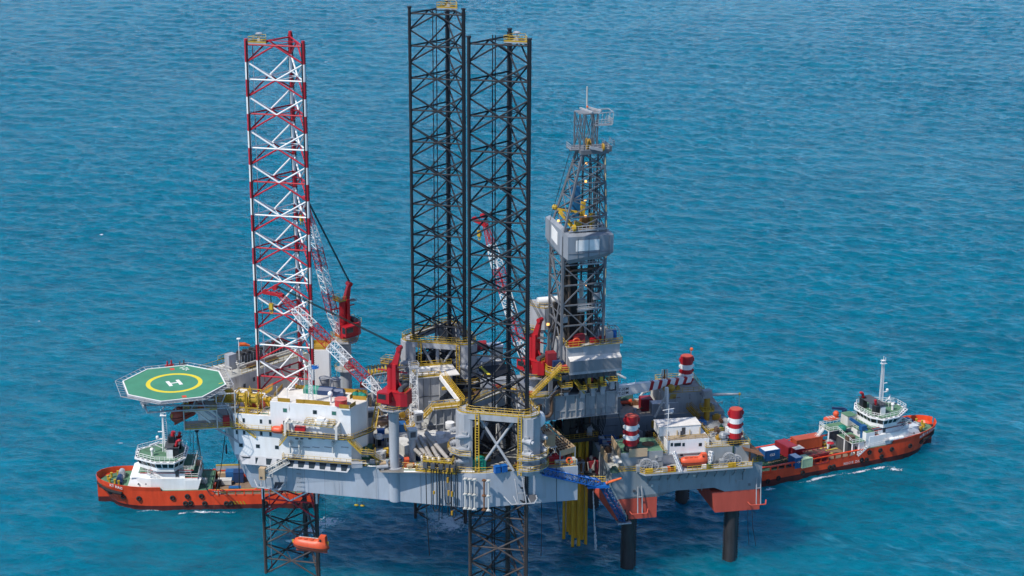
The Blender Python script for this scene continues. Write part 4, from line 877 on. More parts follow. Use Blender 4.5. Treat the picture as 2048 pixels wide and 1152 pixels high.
    mb.box(25.4, -7.0, zt-2.6, 29.2, -5.2, zt-2.5); mb.rail([(25.4, -7, zt-2.4), (29.4, -6.6, zt-2.4), (29.4, -3.4, zt-2.4)], 1.1, .06, .7, .15); [mb.beam((26+k*.8, -6.9, zt-2.4), (26.4+k*.8, -6.4, zt), .1) for k in range(5)]; mb.rail([(26, -7, zt), (29.6, -6.2, zt), (29.6, -3.2, zt), (26, -3, zt)], .1, .07, 1); T.add('top_gantry', mb, GREYP)
    mb = MB(); mb.tube((24.9, -2.6, zt), (24.9, -2.6, zt+5.0), .16, 8); T.add('antenna', mb, WHITEW)
    mb = MB(); mb.sphere(24.4, -4.4, zt+1.1, .25, 8); T.add('warning_light', mb, ORM)
    # windwall box
    a = [(17.9, 3.6), (18.2, -6.3), (19.3, -8.3), (29.6, -8.0), (29.8, -7.0), (28.8, 3.6)]
    zt_, zb_ = [76.6, 76.4, 75.2, 74.9, 74.9, 76.2], [71.0, 69.7, 68.9, 69.9, 70.4, 71]
    lowr = [(18.3, 3.2), (18.9, -5.6), (19.9, -7.2), (28.6, -7.0), (28.8, -6.6), (28.3, 3.2)]
    topi = [(18.7, 3.0), (19.1, -5.6), (20.0, -7.0), (28.3, -6.9), (28.5, -6.6), (28.2, 3.0)]
    mb = MB(); n = 6; o = 0; vs = [(p[0], p[1], z) for p, z in zip(lowr, zb_)]+[(p[0], p[1], z+1.2) for p, z in zip(a, zb_)]+[(p[0], p[1], z) for p, z in zip(a, zt_)]+[(p[0], p[1], z+.5) for p, z in zip(topi, zt_)]
    fs = [tuple(k*n+j for k, j in ((r, i), (r, (i+1) % n), (r+1, (i+1) % n), (r+1, i))) for r in range(3) for i in range(n) if not (i == 5)]
    vs += [(p[0]*.99+.3, p[1]*.97, z+.1) for p, z in zip(topi, zb_)]; fs += [(3*n+i, 3*n+(i+1) % n, 4*n+(i+1) % n, 4*n+i) for i in range(5)]
    mb.add(vs, fs); ww = T.add('windwall', mb, mat('windwall grey paint', (.26, .29, .33), .5, 0, .25, .4, .06))
    mb = MB()
    def wp(x0, x1, z0, z1, y): mb.box(x0, y-.09, z0, x1, y-.03, z1)
    a0, a1 = X.ly(1152, 492, -8.25)[0], X.ly(1200, 490, -8.25)[0]; wp(a0, a1, 71.9, 74.3, -8.2)
    T.add('white_panel', mb, MARKW, ww); mb = MB()
    p, q_ = Vector((18.08, -.6)), Vector((18.16, -4.6)); mb.prism([(p.x-.1, p.y), (q_.x-.1, q_.y), (q_.x-.04, q_.y), (p.x-.04, p.y)], [73.0, 72.5, 72.5, 73], [76.0, 75.3, 75.3, 76]); T.add('white_panel', mb, MARKW, ww)
    mb = MB()
    for x in (21.5, 24.0, 26.4, 28.6): mb.box(x-.05, -8.34, 70.4, x+.05, -8.22, 74.8)
    mb.box(19.4, -8.36, 71.4, 29.6, -8.25, 71.5); T.add('seam', mb, HULLD, ww)
    mb = MB(); mb.prism([(19.2, 2.4), (19.2, -6), (20.2, -7.2), (28, -7), (28, 2.4)], 73.9, 74.05); T.add('racking_board', mb, DARK, ww)
    mb = MB()
    for i in range(9):
        for j in range(4): mb.cyl(20.0+i*.3, -5.4+j*.55, 50.4, 74.5, .1, 5)
    for i in range(4):
        for j in range(2): mb.cyl(26.2+i*.3, -2.4+j*.55, 50.4, 74.5, .1, 5)
    T.add('racked_pipe', mb, DARK)
    mb = MB(); mb.path([(20.2, -6.4, 50.4), (20.2, -6.4, 66.4), (20.7, -6.4, 67.1), (27, -6.0, 67.2), (27.2, -5, 68)], .28, 8); T.add('mud_pipe', mb, PIPEB)
    mb = MB()
    for x, y in ((25.6, -5.9), (27.0, -5.9), (25.6, -4.4), (27.0, -4.4)): mb.beam((x, y, 50.4), (x, y, 90), .16)
    for k in range(17): z = 51.5+k*2.3; mb.beam((25.6, -5.9, z), (27, -5.9, z+1.8 if k % 2 else z), .12); mb.beam((27, -5.9, z), (25.6, -5.9, z+2.2), .1)
    for x in (20.6, 21.3, 22.0, 23.3, 24.3): mb.tube((x, .8, 50.4), (x, .4, 74), .16, 6)
    T.add('service_tower', mb, GREYD)
    mb = MB(); mb.box(19.0, -.2, 50.4, 20.4, .8, 58); mb.box(21.2, .2, 50.4, 24.6, 1.4, 55.5); mb.cyl(25.4, .6, 50.4, 56.6, .8, 10); mb.box(20.2, -3, 50.36, 22.4, -1.2, 53.2); T.add('drawworks', mb, DARK)
    mb = MB(); mb.box(18.9, -6.6, 55.5, 20.3, -4.8, 56.8); mb.box(25.8, -6.6, 60.2, 27.4, -5.6, 61.6); mb.cyl(23.4, -5.8, 68.6, 70.2, .5, 8); T.add('cabinet', mb, GREYP)
    # service galleries and stair zigzag in the right rear bay
    mb = MB()
    for i, z in enumerate((55, 59, 62.8, 66.5, 78.4, 82, 86)):
        k = 0 if z < 75 else (z-75)*.02
        mb.box(25.8-k, -6.4, z, 27.8, -5.2, z+.12); mb.rail([(25.8, -6.45, z+.1), (27.8, -6.45, z+.1)], 1, .05, .8)
    for z in (51, 59, 63): mb.stair((25.8, -5.6, z), (27.8, -5.6, z+3.6), .6)
    T.add('service_gallery', mb, GREYD)
    mb = MB(); mb.box(22.2, -7.2, 58.2, 27.6, -6.0, 58.35); mb.rail([(22.2, -7.2, 58.35), (27.6, -7.2, 58.35)], 1.1, .06, .8, .2); mb.box(22.2, -7.2, 68.4, 27.6, -6.0, 68.55); mb.rail([(22.2, -7.2, 68.5), (27.6, -7.2, 68.5)], 1.1, .06, .8, .2); T.add('gallery', mb, GREYP)
    mb = MB(); mb.rail([(20.3, -6.9, 75.8), (28.2, -6.9, 75.8)], 1.2, .07, .9, .25); mb.beam((19.9, -7.0, 76), (28.3, -6.9, 76.2), .25, .3); T.add('board_railing', mb, GREYP)
    # guide tracks
    mb = MB(); mb.box(24.6, -1.2, 50.4, 24.9, -.8, 92); mb.box(26.2, -1.2, 50.4, 26.5, -.8, 92); T.add('guide_rail', mb, GREYD)
    mb = MB(); mb.box(22.3, -2.4, 77.5, 23.8, -.6, 84.6); T.add('blue_shroud', mb, mat('blue shroud', (.01, .13, .30), .5))
    # yellow pipe-handling arms at the monkey board
    mb = MB(); mb.beam((19.2, -2.4, 79.4), (21.2, -7.0, 76.4), .55, .7); mb.sphere(18.6, -.8, 79.9, .65, 10); mb.beam((18.9, -1.8, 79.7), (23.6, -4.0, 79.2), .3, .45); mb.tube((20.8, -6.6, 76.6), (21.4, -6.6, 76.6), .8, 12); mb.beam((23.6, -4.2, 77), (23.9, -4.2, 81.6), .8, 1.0); mb.box(21.6, -6.2, 76, 23.0, -5.2, 77.8); mb.box(25.2, -5, 75.5, 26.2, -4, 79); mb.beam((20, -6.6, 76), (22.4, -6.2, 76.3), .5); T.add('pipe_handler', mb, YEL)
    mb = MB(); mb.box(23.2, -5, 75.6, 24.8, -4, 78.6); mb.beam((24.4, -4.6, 77.6), (26.4, -4.6, 78.6), .5); T.add('top_drive', mb, mat('rust orange paint', (.30, .11, .015), .5, 0, .4, 1))
    mb = MB(); mb.cyl(24.2, -3, 60, 63.5, .5, 10); mb.box(23.2, -3.6, 56.6, 25.2, -2.4, 59.4); T.add('travelling_block', mb, WHITEW)
    for x, y, z in ((23.8, -6.9, 63.9), (24.0, -5.6, 90.3), (24.0, -5.4, 86.4), (24.0, -5.2, 82.3), (24.2, -5, 78.6), (18.6, -3.5, 77.6)):
        mb = MB(); mb.box(x-.22, y-.1, z-.22, x+.22, y+.1, z+.22); T.add('lamp', mb, LAMP)
    mb = MB()
    for i in range(5): mb.beam((28.25, -7.1, 52+i*4.4), (28.25, -7.1, 54+i*4.4), .12)
    for i in range(5): z = 76.5+i*3.4; p = P('NR', z); q_ = P('NR', z+1.5); mb.beam((p.x, p.y-.26, p.z), (q_.x, q_.y-.26, q_.z), .11)
    T.add('strip_light', mb, TUBE)
    mb = MB()
    for y in (-1.6, -1.3): mb.tube((21.2, y-2, zc+.6), (17.3, y, 77), .03, 4)
    mb.tube((17.3, -1.6, 77), (17.3, -2, 46), .03, 4); T.add('tension_line', mb, BLK)
derrick()
# ================================================================ items on the near side and main deck
def tagmb(): return MB()
def exhaust(px, py, ztop, head, label):
    x, y = X.at(px, py, DZ); T = Thing('exhaust_stack', label, 'exhaust stack', X, (x, y, DZ), 'exhaust and vent stacks on the main deck')
    if head == 'box':
        mb = MB(); mb.cyl(x, y, DZ+.05, ztop-2, .72, 14); mb.cyl(x, y, DZ+2.4, DZ+2.52, .8, 14); mb.cyl(x, y, DZ+.05, DZ+.3, 1.0, 10); T.add('pipe', mb, GREYP, smooth=True)
        mb = MB(); mb.prism([(x-.85, y-.8), (x+.95, y-.8), (x+.95, y+.8), (x-.85, y+.8)], ztop-2.1, ztop); mb.m = 1; mb.box(x-.55, y-.84, ztop-1.6, x+.6, y-.78, ztop-.4); T.add('cowl', mb, [GREYP, GREYD])
        mb = MB(); mb.prism([(x-.9, y-.85), (x+1, y-.85), (x+1, y+.85), (x-.9, y+.85)], ztop, ztop+.12); T.add('cowl_top', mb, WHITE)
    else:
        mb = MB(); mb.cyl(x, y, DZ+.05, ztop-1.2, .6, 14); T.add('pipe', mb, GREYP, smooth=True); mb = MB(); mb.cyl(x, y, ztop-1.3, ztop, .98, 16); T.add('cap', mb, WHITE, smooth=True)
exhaust(741, 893, 40.4, 'box', 'grey box-topped exhaust stack right beside the white accommodation block')
exhaust(825, 925, 39.4, 'box', 'grey box-topped exhaust stack at the deck edge, right of the near crane pedestal')
exhaust(837, 874, 37.6, 'box', 'pale box-topped exhaust stack further inboard, left of the grey ribbed deckhouse')
exhaust(881, 905, 36.4, 'cap', 'white drum-capped vent stack among the white containers')
exhaust(900, 880, 36.0, 'cap', 'white drum-capped vent stack beside the front jack house')
def container(x, y, z, w, d, h, m, label, fr, yaw=0, group=None, top=None, base=None, txt=None):
    a = radians(yaw); c, s = cos(a), sin(a); L = lambda u, v: (x+u*c-v*s, y+u*s+v*c)
    T = Thing('shipping_container', label, 'container', fr, (x, y, z), group)
    mb = MB(); mb.prism([L(-w/2, -d/2), L(w/2, -d/2), L(w/2, d/2), L(-w/2, d/2)], z+.02, z+h)
    T.add('body', mb, m); k = MB(); n = int(w/.38)
    for i in range(1, n):
        u = -w/2+i*w/n
        for v in (-d/2, d/2): p = L(u, v+(.03 if v > 0 else -.03)); k.cbox(p[0], p[1], z+.18, .10, .07, h-.36, yaw)
    n = max(2, int(d/.38))
    for i in range(1, n):
        v = -d/2+i*d/n
        for u in (-w/2-.03, w/2+.03): p = L(u, v); k.cbox(p[0], p[1], z+.18, .07, .10, h-.36, yaw)
    T.add('corrugation', k, m)
    f = MB()
    for u in (-w/2, w/2):
        for v in (-d/2, d/2): p = L(u, v); f.cbox(p[0], p[1], z, .2, .2, h+.05, yaw)
    for v in (-d/2, d/2):
        for zz in (z+.08, z+h-.06): a_, b_ = L(-w/2, v), L(w/2, v); f.beam((*a_, zz), (*b_, zz), .14, .16)
    for u in (-w/2, w/2):
        for zz in (z+.08, z+h-.06): a_, b_ = L(u, -d/2), L(u, d/2); f.beam((*a_, zz), (*b_, zz), .14, .16)
    T.add('corner_frame', f, base or m)
    t = MB(); t.prism([L(-w/2+.1, -d/2+.1), L(w/2-.1, -d/2+.1), L(w/2-.1, d/2-.1), L(-w/2+.1, d/2-.1)], z+h, z+h+.06); T.add('roof', t, top or m)
    if txt:
        for line, dz, size in txt:
            t = MB(); p = L(0, -d/2-.085); put_text(t, line, size, (p[0], p[1], z+dz), (c, s, 0), (0, 0, 1)); T.add('lettering', t, MARKW)
    return T
g = 'white containers on the main deck'
def white_c(px, py, w, d, h, yaw, label, z=DZ+1.0):
    x, y = X.at(px, py, z); container(x, y, z, w, d, h, WHITEW, label, X, yaw, g, WHITEW)
    mb = MB(); a = radians(yaw); c, s = cos(a), sin(a); L = lambda u, v: (x+u*c-v*s, y+u*s+v*c)
    mb.prism([L(-w/2, -d/2), L(w/2, -d/2), L(w/2, d/2), L(-w/2, d/2)], DZ+.05, z); T = one('container_skid', mb, BLUED, 'dark blue skid under the '+label, 'skid', X, (x, y, DZ+.05))
white_c(812, 905, 3.0, 5.2, 2.5, 14, 'white container behind the near crane pedestal')
white_c(845, 905, 3.6, 3.0, 2.5, 14, 'white container right behind the near box-topped stack')
white_c(868, 898, 4.4, 7.2, 2.6, 20, 'largest white container, between the two box-topped stacks')
white_c(898, 890, 3.4, 4.4, 2.4, 12, 'white container against the front jack house')
x, y = X.at(730, 915, DZ+.05); container(x, y, DZ+.1, 2.6, 2.4, 2.6, GRN, 'green waste container with white lettering at the foot of the accommodation stairs', X, -22, None, GRN, None, (('NON', 1.9, .62), ('HAZ', 1.35, .5), ('WASTE', .8, .62)))
def box_thing(name, px, py, z, w, d, h, m, label, cat, yaw=0, fr=X, group=None, lid=None):
    x, y = fr.at(px, py, z); a = radians(yaw); c, s = cos(a), sin(a); L = lambda u, v: (x+u*c-v*s, y+u*s+v*c)
    T = Thing(name, label, cat, fr, (x, y, z), group)
    mb = MB(); mb.prism([L(-w/2, -d/2), L(w/2, -d/2), L(w/2, d/2), L(-w/2, d/2)], z+.12, z+h); T.add('body', mb, m)
    mb = MB(); mb.prism([L(-w/2-.05, -d/2-.05), L(w/2+.05, -d/2-.05), L(w/2+.05, d/2+.05), L(-w/2-.05, d/2+.05)], z+h, z+h+.1); T.add('lid', mb, lid or m)
    mb = MB(); 
    for u in (-w/2+.15, w/2-.15): a_, b_ = L(u, -d/2), L(u, d/2); mb.beam((*a_, z+.06), (*b_, z+.06), .16, .12)
    T.add('skid_rail', mb, GREYD); return T
g = 'blue waste bins at the deck edge'
box_thing('waste_bin', 994, 946, DZ, 1.2, 1.0, 1.5, BLUEB, 'left of the two blue bins at the deck edge below the front leg', 'bin', 10, group=g, lid=BLUEB); box_thing('waste_bin', 1008, 944, DZ, 1.2, 1.0, 1.5, BLUEB, 'right of the two blue bins at the deck edge below the front leg', 'bin', 10, group=g)
for px, py, w, d, h, m, l, n_, ct in ((714, 935, 2.2, 1.2, 1.0, GREYP, 'grey machinery skid just below the green container', 'machinery_skid', 'skid'), (757, 917, 1.8, 1.6, 1.7, GREYP, 'pale machinery skid left of the near crane pedestal', 'machinery_skid', 'skid'), (756, 890, 1.4, 1.2, 2.2, BLK, 'black machine between the green container and near crane pedestal', 'machinery_skid', 'skid'),
                          (762, 880, 1.6, 1.2, 2.4, BLUEB, 'blue and white cabinet behind the black machine on the deck', 'cabinet', 'cabinet'), (772, 912, 1.0, 1.0, 1.7, YEL, 'yellow drum cabinet beside the near crane pedestal', 'cabinet', 'cabinet'),
                          (917, 800, 1.6, 3.2, 1.5, BLUE, 'blue basket left of the pipe rack', 'basket', 'basket'), (908, 786, 1.6, 2.8, 1.5, BLUED, 'dark blue basket left of the pipe rack, further back', 'basket', 'basket'), (926, 800, 2.2, 1.4, .9, GRN, 'green skid beside the blue basket', 'machinery_skid', 'skid'),
                          (968, 922, 2.6, 1.4, 1.6, YELD, 'ochre box under the X brace of the front jack house', 'cabinet', 'cabinet'), (800, 862, 2.4, 2.4, 1.8, BLUE, 'blue machinery skid under the white lattice mast', 'machinery_skid', 'skid'), (786, 850, 2.0, 2.0, 2.6, BLUED, 'dark blue machinery skid behind the near crane pedestal', 'machinery_skid', 'skid'),
                          (722, 800, 2.6, 3.4, 2.2, WHITEW, 'white deck box right of the green tarpaulin', 'cabinet', 'cabinet'), (741, 835, 2.2, 3, 1.8, WHITEW, 'white deck box under the accommodation stairs', 'cabinet', 'cabinet'), (766, 850, 3.6, 2.2, 1.0, PIPEB, 'brown skid of pipe behind the grey stack', 'pipe_skid', 'skid')):
    box_thing(n_, px, py, DZ+.05, w, d, h, m, l, ct, -8)
x, y = X.at(759, 876, DZ+2.7); mb = MB(); mb.cyl(x, y, DZ+2.6, DZ+3.4, .7, 14); mb.sphere(x, y, DZ+3.4, .7, 12, .4); one('water_tank', mb, WHITE, 'small white tank on top of the blue cabinet', 'tank', X, (x, y, DZ+2.6), smooth=True)
# red survival-suit locker by the pedestal
x, y = X.at(813, 934, DZ); mb = MB(); mb.prism([(x-.5, y-.4), (x+.5, y-.4), (x+.5, y+.4), (x-.5, y+.4)], DZ+.05, DZ+1.9); mb.tube((x-.5, y, DZ+1.7), (x+.5, y, DZ+1.7), .5, 10); one('hose_locker', mb, LIFE, 'orange locker at the deck edge right of the near crane pedestal', 'locker', X, (x, y, DZ))
# ---------------- deckhouses
def deckhouses():
    T = Thing('ribbed_deckhouse', 'grey ribbed deckhouse with yellow stairs and walkway, left of the front jack house', 'deckhouse', X, (-6.6, -1, DZ))
    mb = MB(); mb.prism([(-11, -3.2), (-3.4, -3.4), (-3.4, 2), (-9, 2)], DZ+.05, 37.2, [(-9.2, -3.2), (-3.4, -3.4), (-3.4, 2), (-9, 2)]); T.add('wall', mb, GREY)
    mb = MB()
    for x in (-8.6, -6.9, -5.2, -3.5): mb.box(x-.08, -3.62, DZ+.1, x+.08, -3.2, 37.1)
    mb.box(-10.4, -3.6, 33.6, -3.4, -3.2, 33.75); T.add('rib', mb, GREYP)
    mb = MB(); mb.m = 1; mb.box(-9.4, -3.9, 37.2, -2.6, -1.9, 37.35); mb.m = 0; mb.rail([(-9.2, -3.9, 37.35), (-2.6, -3.9, 37.35)], 1.2, .07, 1.2, .4); mb.rail([(-9.2, -2, 37.35), (-2.6, -2, 37.35)], 1.2, .07, 1.2, .4); T.add('walkway', mb, [YEL, WHITEW])
    mb = MB(); mb.stair((-13.8, -3.2, 33.2), (-9.4, -2.9, 37.2), 1.1, side=.18); T.add('stairway', mb, YEL)
    mb = MB(); mb.m = 1; mb.box(-15.4, -4.2, 33.0, -13.6, -2, 33.15); mb.m = 0; mb.rail([(-13.6, -4.2, 33.1), (-15.4, -4.2, 33.1), (-15.4, -2, 33.1)], 1.1, .06, .9, .3); T.add('landing', mb, [YEL, GREYP])
    T = Thing('tall_deckhouse', 'pale tall deckhouse with yellow-railed flat roof behind the ribbed deckhouse', 'deckhouse', X, (-7, 13, DZ))
    xs, y0 = X.at(834, 806, 33.6); 
    mb = MB(); mb.box(xs, 9.4, DZ+.05, xs+4.9, 15.5, 40.0); T.add('wall', mb, GREYP)
    mb = MB(); mb.box(xs-.3, 8.8, 40.0, xs+9.4, 16, 40.2); mb.prism([(xs+4.9, 9.2), (xs+9.2, 14.8), (xs+9.2, 16), (xs+4.9, 16)], DZ+3, 39.98); T.add('roof', mb, ROOFW)
    mb = MB(); mb.rail([(xs-.3, 14, 40.2), (xs-.3, 8.9, 40.2), (xs+4.9, 8.9, 40.2)], 1.2, .07, 1.2, .45); mb.rail([(xs, 15.8, 40.2), (xs+9.3, 15.8, 40.2)], 1.2, .06, 1.2, .45); T.add('railing', mb, YEL)
    mb = MB(); mb.box(xs+.8, 11.6, 40.2, xs+3.4, 13.2, 41.2); T.add('roof_unit', mb, WHITE)
    mb = MB()
    for k in (1.2, 2.8): mb.box(xs+k, 9.32, DZ+1, xs+k+.06, 9.4, 39.6)
    mb.box(xs+.1, 9.3, 35.4, xs+4.8, 9.4, 35.5); T.add('seam', mb, GREYD)
    mb = MB(); p, q = Vector((xs+4.9, 8.9, 40.0)), Vector((-2.9, -1.8, 37.6)); mb.beam(p, q, .3, 1.1); g_ = T.add('diagonal_girder', mb, WHITE); mb = MB(); mb.stair(p+Vector((.6, 0, .2)), q+Vector((.6, 0, .2)), 1.1, 14, side=.18); T.add('handrail_walk', mb, YEL, g_)
    mb = MB(); mb.box(xs+4.6, 5.6, 38.0, xs+7, 6.2, 38.6); T.add('yellow_bracket', mb, YEL)
deckhouses()
# ---------------- pipe racks
def pipes(x0, x1, y0, y1, z0, z1, r, m, label, n_sk=0):
    T = Thing('pipe_stack', label, 'pipes', X, ((x0+x1)/2, (y0+y1)/2, z0)); mb = MB(); z = z0+r; k = 0
    while z < z1:
        y = y0+r
        while y < y1: d = random.uniform(-.35, .25); mb.tube((x0+d, y, z), (x1+random.uniform(-.3, .3), y, z), r, 7); y += r*2.05
        z += r*1.9
    T.add('pipe', mb, m); mb = MB()
    for x in (x0+1.2, (x0+x1)/2, x1-1.2):
        mb.box(x-.08, y0-.12, z0-.1, x+.08, y0-.04, z1+.3)
    T.add('stanchion', mb, GREYP); return T
Tp = pipes(-.6, 14.2, 14.4, 21.5, 33.4, 36.9, .17, BLK, 'big rack of black drill pipe between the black legs')
mb = MB(); mb.prism([(3.6, 15), (4.6, 15), (4.0, 21), (3.0, 21)], 37.06, 37.09); Tp.add('red_stripe', mb, MARKR)
mb = MB(); mb.prism([(8.0, 15), (8.7, 15), (8.1, 21), (7.4, 21)], 37.06, 37.09); Tp.add('yellow_stripe', mb, MARKY)
pipes(1.5, 14.5, 10.6, 13.6, 33.4, 34.3, .2, PIPEB, 'brown casing pipes in front of the black drill pipe')
pipes(0.5, 15.5, 7.4, 9.6, 33.0, 33.8, .16, GREYD, 'low layer of grey pipes nearest the front leg')
mb = MB(); mb.box(-1.6, 6.8, DZ+.05, 16, 22.2, 33.0); one('pipe_deck', mb, DECK, 'raised pipe deck carrying the pipe stacks', 'platform', X, (7, 14, DZ))
T = Thing('grey_skid_house', 'grey machinery cabin behind the black pipe rack', 'cabin', X, (8, 25, DZ)); mb = MB(); mb.box(3, 24, DZ+.05, 14, 27.4, 36.8); T.add('wall', mb, GREYP); mb = MB(); mb.box(2.8, 23.8, 36.8, 14.2, 27.6, 37); T.add('roof', mb, ROOFW)
T = Thing('white_crew_cabin', 'small white cabin at the far edge between the black legs', 'cabin', X, (8, 28, DZ)); x, y = X.at(993, 705, 38); mb = MB(); mb.box(x-.9, y, DZ, x+1.6, y+2.4, 39.5); T.add('wall', mb, WHITEW); mb = MB(); mb.box(x-1.8, y-.6, 39.5, x+1.7, y+2.5, 39.7); T.add('roof', mb, WHITE)
for i, (px, py, l) in enumerate(((957, 690, 'upper maroon cylinder seen between the black legs'), (962, 698, 'lower maroon cylinder seen between the black legs'))):
    x, y = X.at(px, py, 37); T = Thing('maroon_cylinder', l, 'pressure vessel', X, (x, y, 36), 'maroon cylinders at the far deck edge'); mb = MB(); mb.tube((x-1.8, y, 37.3), (x+1.8, y, 37.3), .75, 14); T.add('shell', mb, CRED, smooth=True); mb = MB(); mb.box(x-1.5, y-.3, 33, x-1.2, y+.3, 36.8); mb.box(x+1.2, y-.3, 33, x+1.5, y+.3, 36.8); T.add('saddle', mb, GREYP)
x, y = X.at(973, 723, DZ+2); mb = MB(); mb.box(x-3, y-2, DZ, x+4, y+2, DZ+2.2); mb.sphere(x, y, DZ+2.2, 2.2, 12, .5); one('covered_stack', mb, TEAL, 'green tarpaulin covered stack between the black legs, far side', 'tarpaulin', X, (x, y, DZ))
# ---------------- exhaust pipe bundle with elbows over the near side
def bundle():
    T = Thing('exhaust_pipe_bundle', 'bundle of steel exhaust pipes bending down over the near hull side', 'pipe bundle', N, (-6, 3, DZ))
    for i, (xa, ya, za, xe, r) in enumerate(((-12.6, 6.6, 36.2, -7.8, .42), (-11.2, 6.8, 36.4, -6.5, .42), (-9.4, 7.0, 35.8, -5.4, .42), (-10.0, 7.6, 37.0, -3.2, .45), (-13.4, 5.6, 35.2, -9.0, .4))):
        ye = -.35 if i in (1, 3) else .25
        z2 = 34.6; mb = MB(); s = Vector((xa, ya, za)); e = Vector((xe-.9, ye+1.0, z2+.35)); m = s.lerp(e, .42)
        mb.tube(s, m, r*1.28, 12); mb.tube(m, e, r, 12); mb.path([e, (xe-.35, ye+.45, z2+.22), (xe-.05, ye+.12, z2-.25), (xe, ye, z2-.8), (xe, ye, DZ+.2)], r, 12)
        T.add('pipe', mb, STEEL, smooth=True)
    mb = MB(); mb.m = 0; mb.rail([(-10.2, .9, 32), (-10.2, -1.1, 32), (-1.6, -1.1, 32), (-1.6, .6, 32)], 1.2, .055, 1.0, .35); mb.m = 1; mb.box(-10.2, -1.1, 31.8, -1.6, -.02, 32); T.add('outboard_platform', mb, [YEL, GREYD])
    mb = MB()
    for px in range(872, 960, 12): pass
    mb.box(-14, 5.2, DZ+.05, -8.6, 7.8, DZ+1.2); mb.box(-12, 6.2, DZ+1.2, -8.8, 7.6, DZ+3.2); T.add('engine_casing', mb, GREYD)
bundle()
x, y = N.at(958, 938, DZ); mb = MB(); mb.cbox(x, y, DZ+.05, 3.0, 1.8, 2.3, 4); mb.sphere(x, y, DZ+2.3, 1.3, 12, .5); one('covered_winch', mb, TEAL, 'teal tarpaulin cover beside the exhaust pipe elbows', 'tarpaulin', N, (x, y, DZ))
# ---------------- hose station with hanging hoses
def hoses():
    T = Thing('hose_station', 'yellow-railed hose station hanging black hoses down the near hull side', 'hose station', N, (-10, 0, DZ))
    mb = MB(); 
    for x0, x1 in ((-15.6+3.6, -9.8+1.0), (-8.6, -5.4)):
        pass
    xa = N.ly(848, 915, .2)[0]; xb = N.ly(906, 920, .2)[0]
    mb.rail([(xa, 1.4, 34.2), (xa, -.9, 34.2), (xb, -.9, 34.2), (xb, 1.4, 34.2)], 1.1, .055, .8, .35); 
    for k in range(9): x = xa+(xb-xa)*k/8; mb.beam((x, 1.6, 34.1), (x, -1.0, 34.1), .1)
    T.add('railing', mb, YEL)
    mb = MB()
    for px in (851, 866, 882, 895, 906): x = N.ly(px, 925, -.9)[0]; mb.box(x-.45, -1.3, 32.9, x+.45, -.5, 34.0)
    mb.beam((xa, -.3, 34), (xb, -.3, 34), .2, .3); mb.beam((xa+.5, .5, DZ), (xa+.5, .5, 34), .2); mb.beam((xb-.5, .5, DZ), (xb-.5, .5, 34), .2); T.add('hose_saddle', mb, GREYD)
    def hose(px0, px1, ybot, name='hose', col=BLK, r=.09):
        a = N.ly(px0, 935, -1.2)[0]; b = N.ly(px1, 935, -1.2)[0]; zb = N.ly(px0, ybot, -1.2)[1]; mb = MB()
        pts = [(a+(b-a)*(.5-.5*cos(pi*t/14))**1, -1.2-.1*sin(pi*t/14), 33.4-(33.4-zb)*(sin(pi*t/14)**.22 if 0 < t < 14 else 0)) for t in range(15)]
        pts = [(a, -1.2, 33.4)]+[(a+(b-a)*(1-cos(pi*k/10))/2, -1.2, zb+1.6-1.6*sin(pi*k/10)) for k in range(11)]+[(b, -1.2, 33.4)]
        mb.path(pts, r, 5); T.add(name, mb, col)
    for a, b, yb in ((866, 873, 1024), (862, 880, 1020), (889, 903, 1008), (895, 902, 1032), (903, 911, 1036), (898, 914, 1020)): hose(a, b, yb)
    for px, yb in ((851.5, 1110), (877, 1040), (883, 1038)):
        a, z1 = N.ly(px, 935, -1.2)[0], N.ly(px, yb, -1.2)[1]; mb = MB(); mb.path([(a, -1.2, 33.2), (a+.1, -1.2, (33.2+z1)/2), (a+.6 if px < 860 else a, -1.2, max(z1, .2))], .1, 5); T.add('hose', mb, BLK)
    mb = MB()
    for px, py, h in ((895, 940, .8), (895.5, 960, 1.1), (897.5, 986, 1.1), (904, 988, 1.1), (868, 985, .6), (904, 1026, .9), (904.5, 940, .8)):
        a, z = N.ly(px, py, -1.35); mb.cyl(a, -1.35, z-h/2, z+h/2, .24, 10)
    T.add('float_collar', mb, YELD)
hoses()
# ---------------- white lattice mast behind the near crane
def lattice_mast():
    x, y = X.at(829, 862, DZ); T = Thing('lattice_mast', 'slender white lattice mast right of the near red crane', 'mast', X, (x, y, DZ)); mb = MB(); mb.truss((x, y, DZ), (x, y, 46.5), 1.9, 1.9, 9, .075, (1, 0, 0), 1.3, 1.3); T.add('lattice', mb, WHITE)
    mb = MB(); mb.box(x-1, y-1, 46.5, x+1, y+1, 46.7); mb.rail([(x-1, y-1, 46.7), (x+1, y-1, 46.7), (x+1, y+1, 46.7), (x-1, y+1, 46.7)], 1, .05, 1, 0, True); T.add('top_stage', mb, GREYP)
    for dz in (33, 36): mb = MB(); mb.box(x-.3, y-1.2, dz, x+.3, y-.9, dz+.4); T.add('lamp', mb, LAMP)
    x, y = X.at(806, 850, DZ); mb = MB()
    for k in range(14): a = k*pi*2/14; mb.beam((x, y, DZ+2.2), (x+1.7*cos(a), y, DZ+2.2+1.7*sin(a)), .12)
    mb.torus((x, y, DZ+2.2), (0, 1, 0), 1.7, .12, 18, 5); mb.torus((x, y+1, DZ+2.2), (0, 1, 0), 1.7, .12, 18, 5); mb.tube((x, y, DZ+2.2), (x, y+1, DZ+2.2), .6, 10); mb.box(x-1.6, y-.2, DZ, x+1.6, y+1.2, DZ+.5)
    one('hose_reel', mb, YELD, 'ochre hose reel under the white lattice mast', 'reel', X, (x, y, DZ))
lattice_mast()
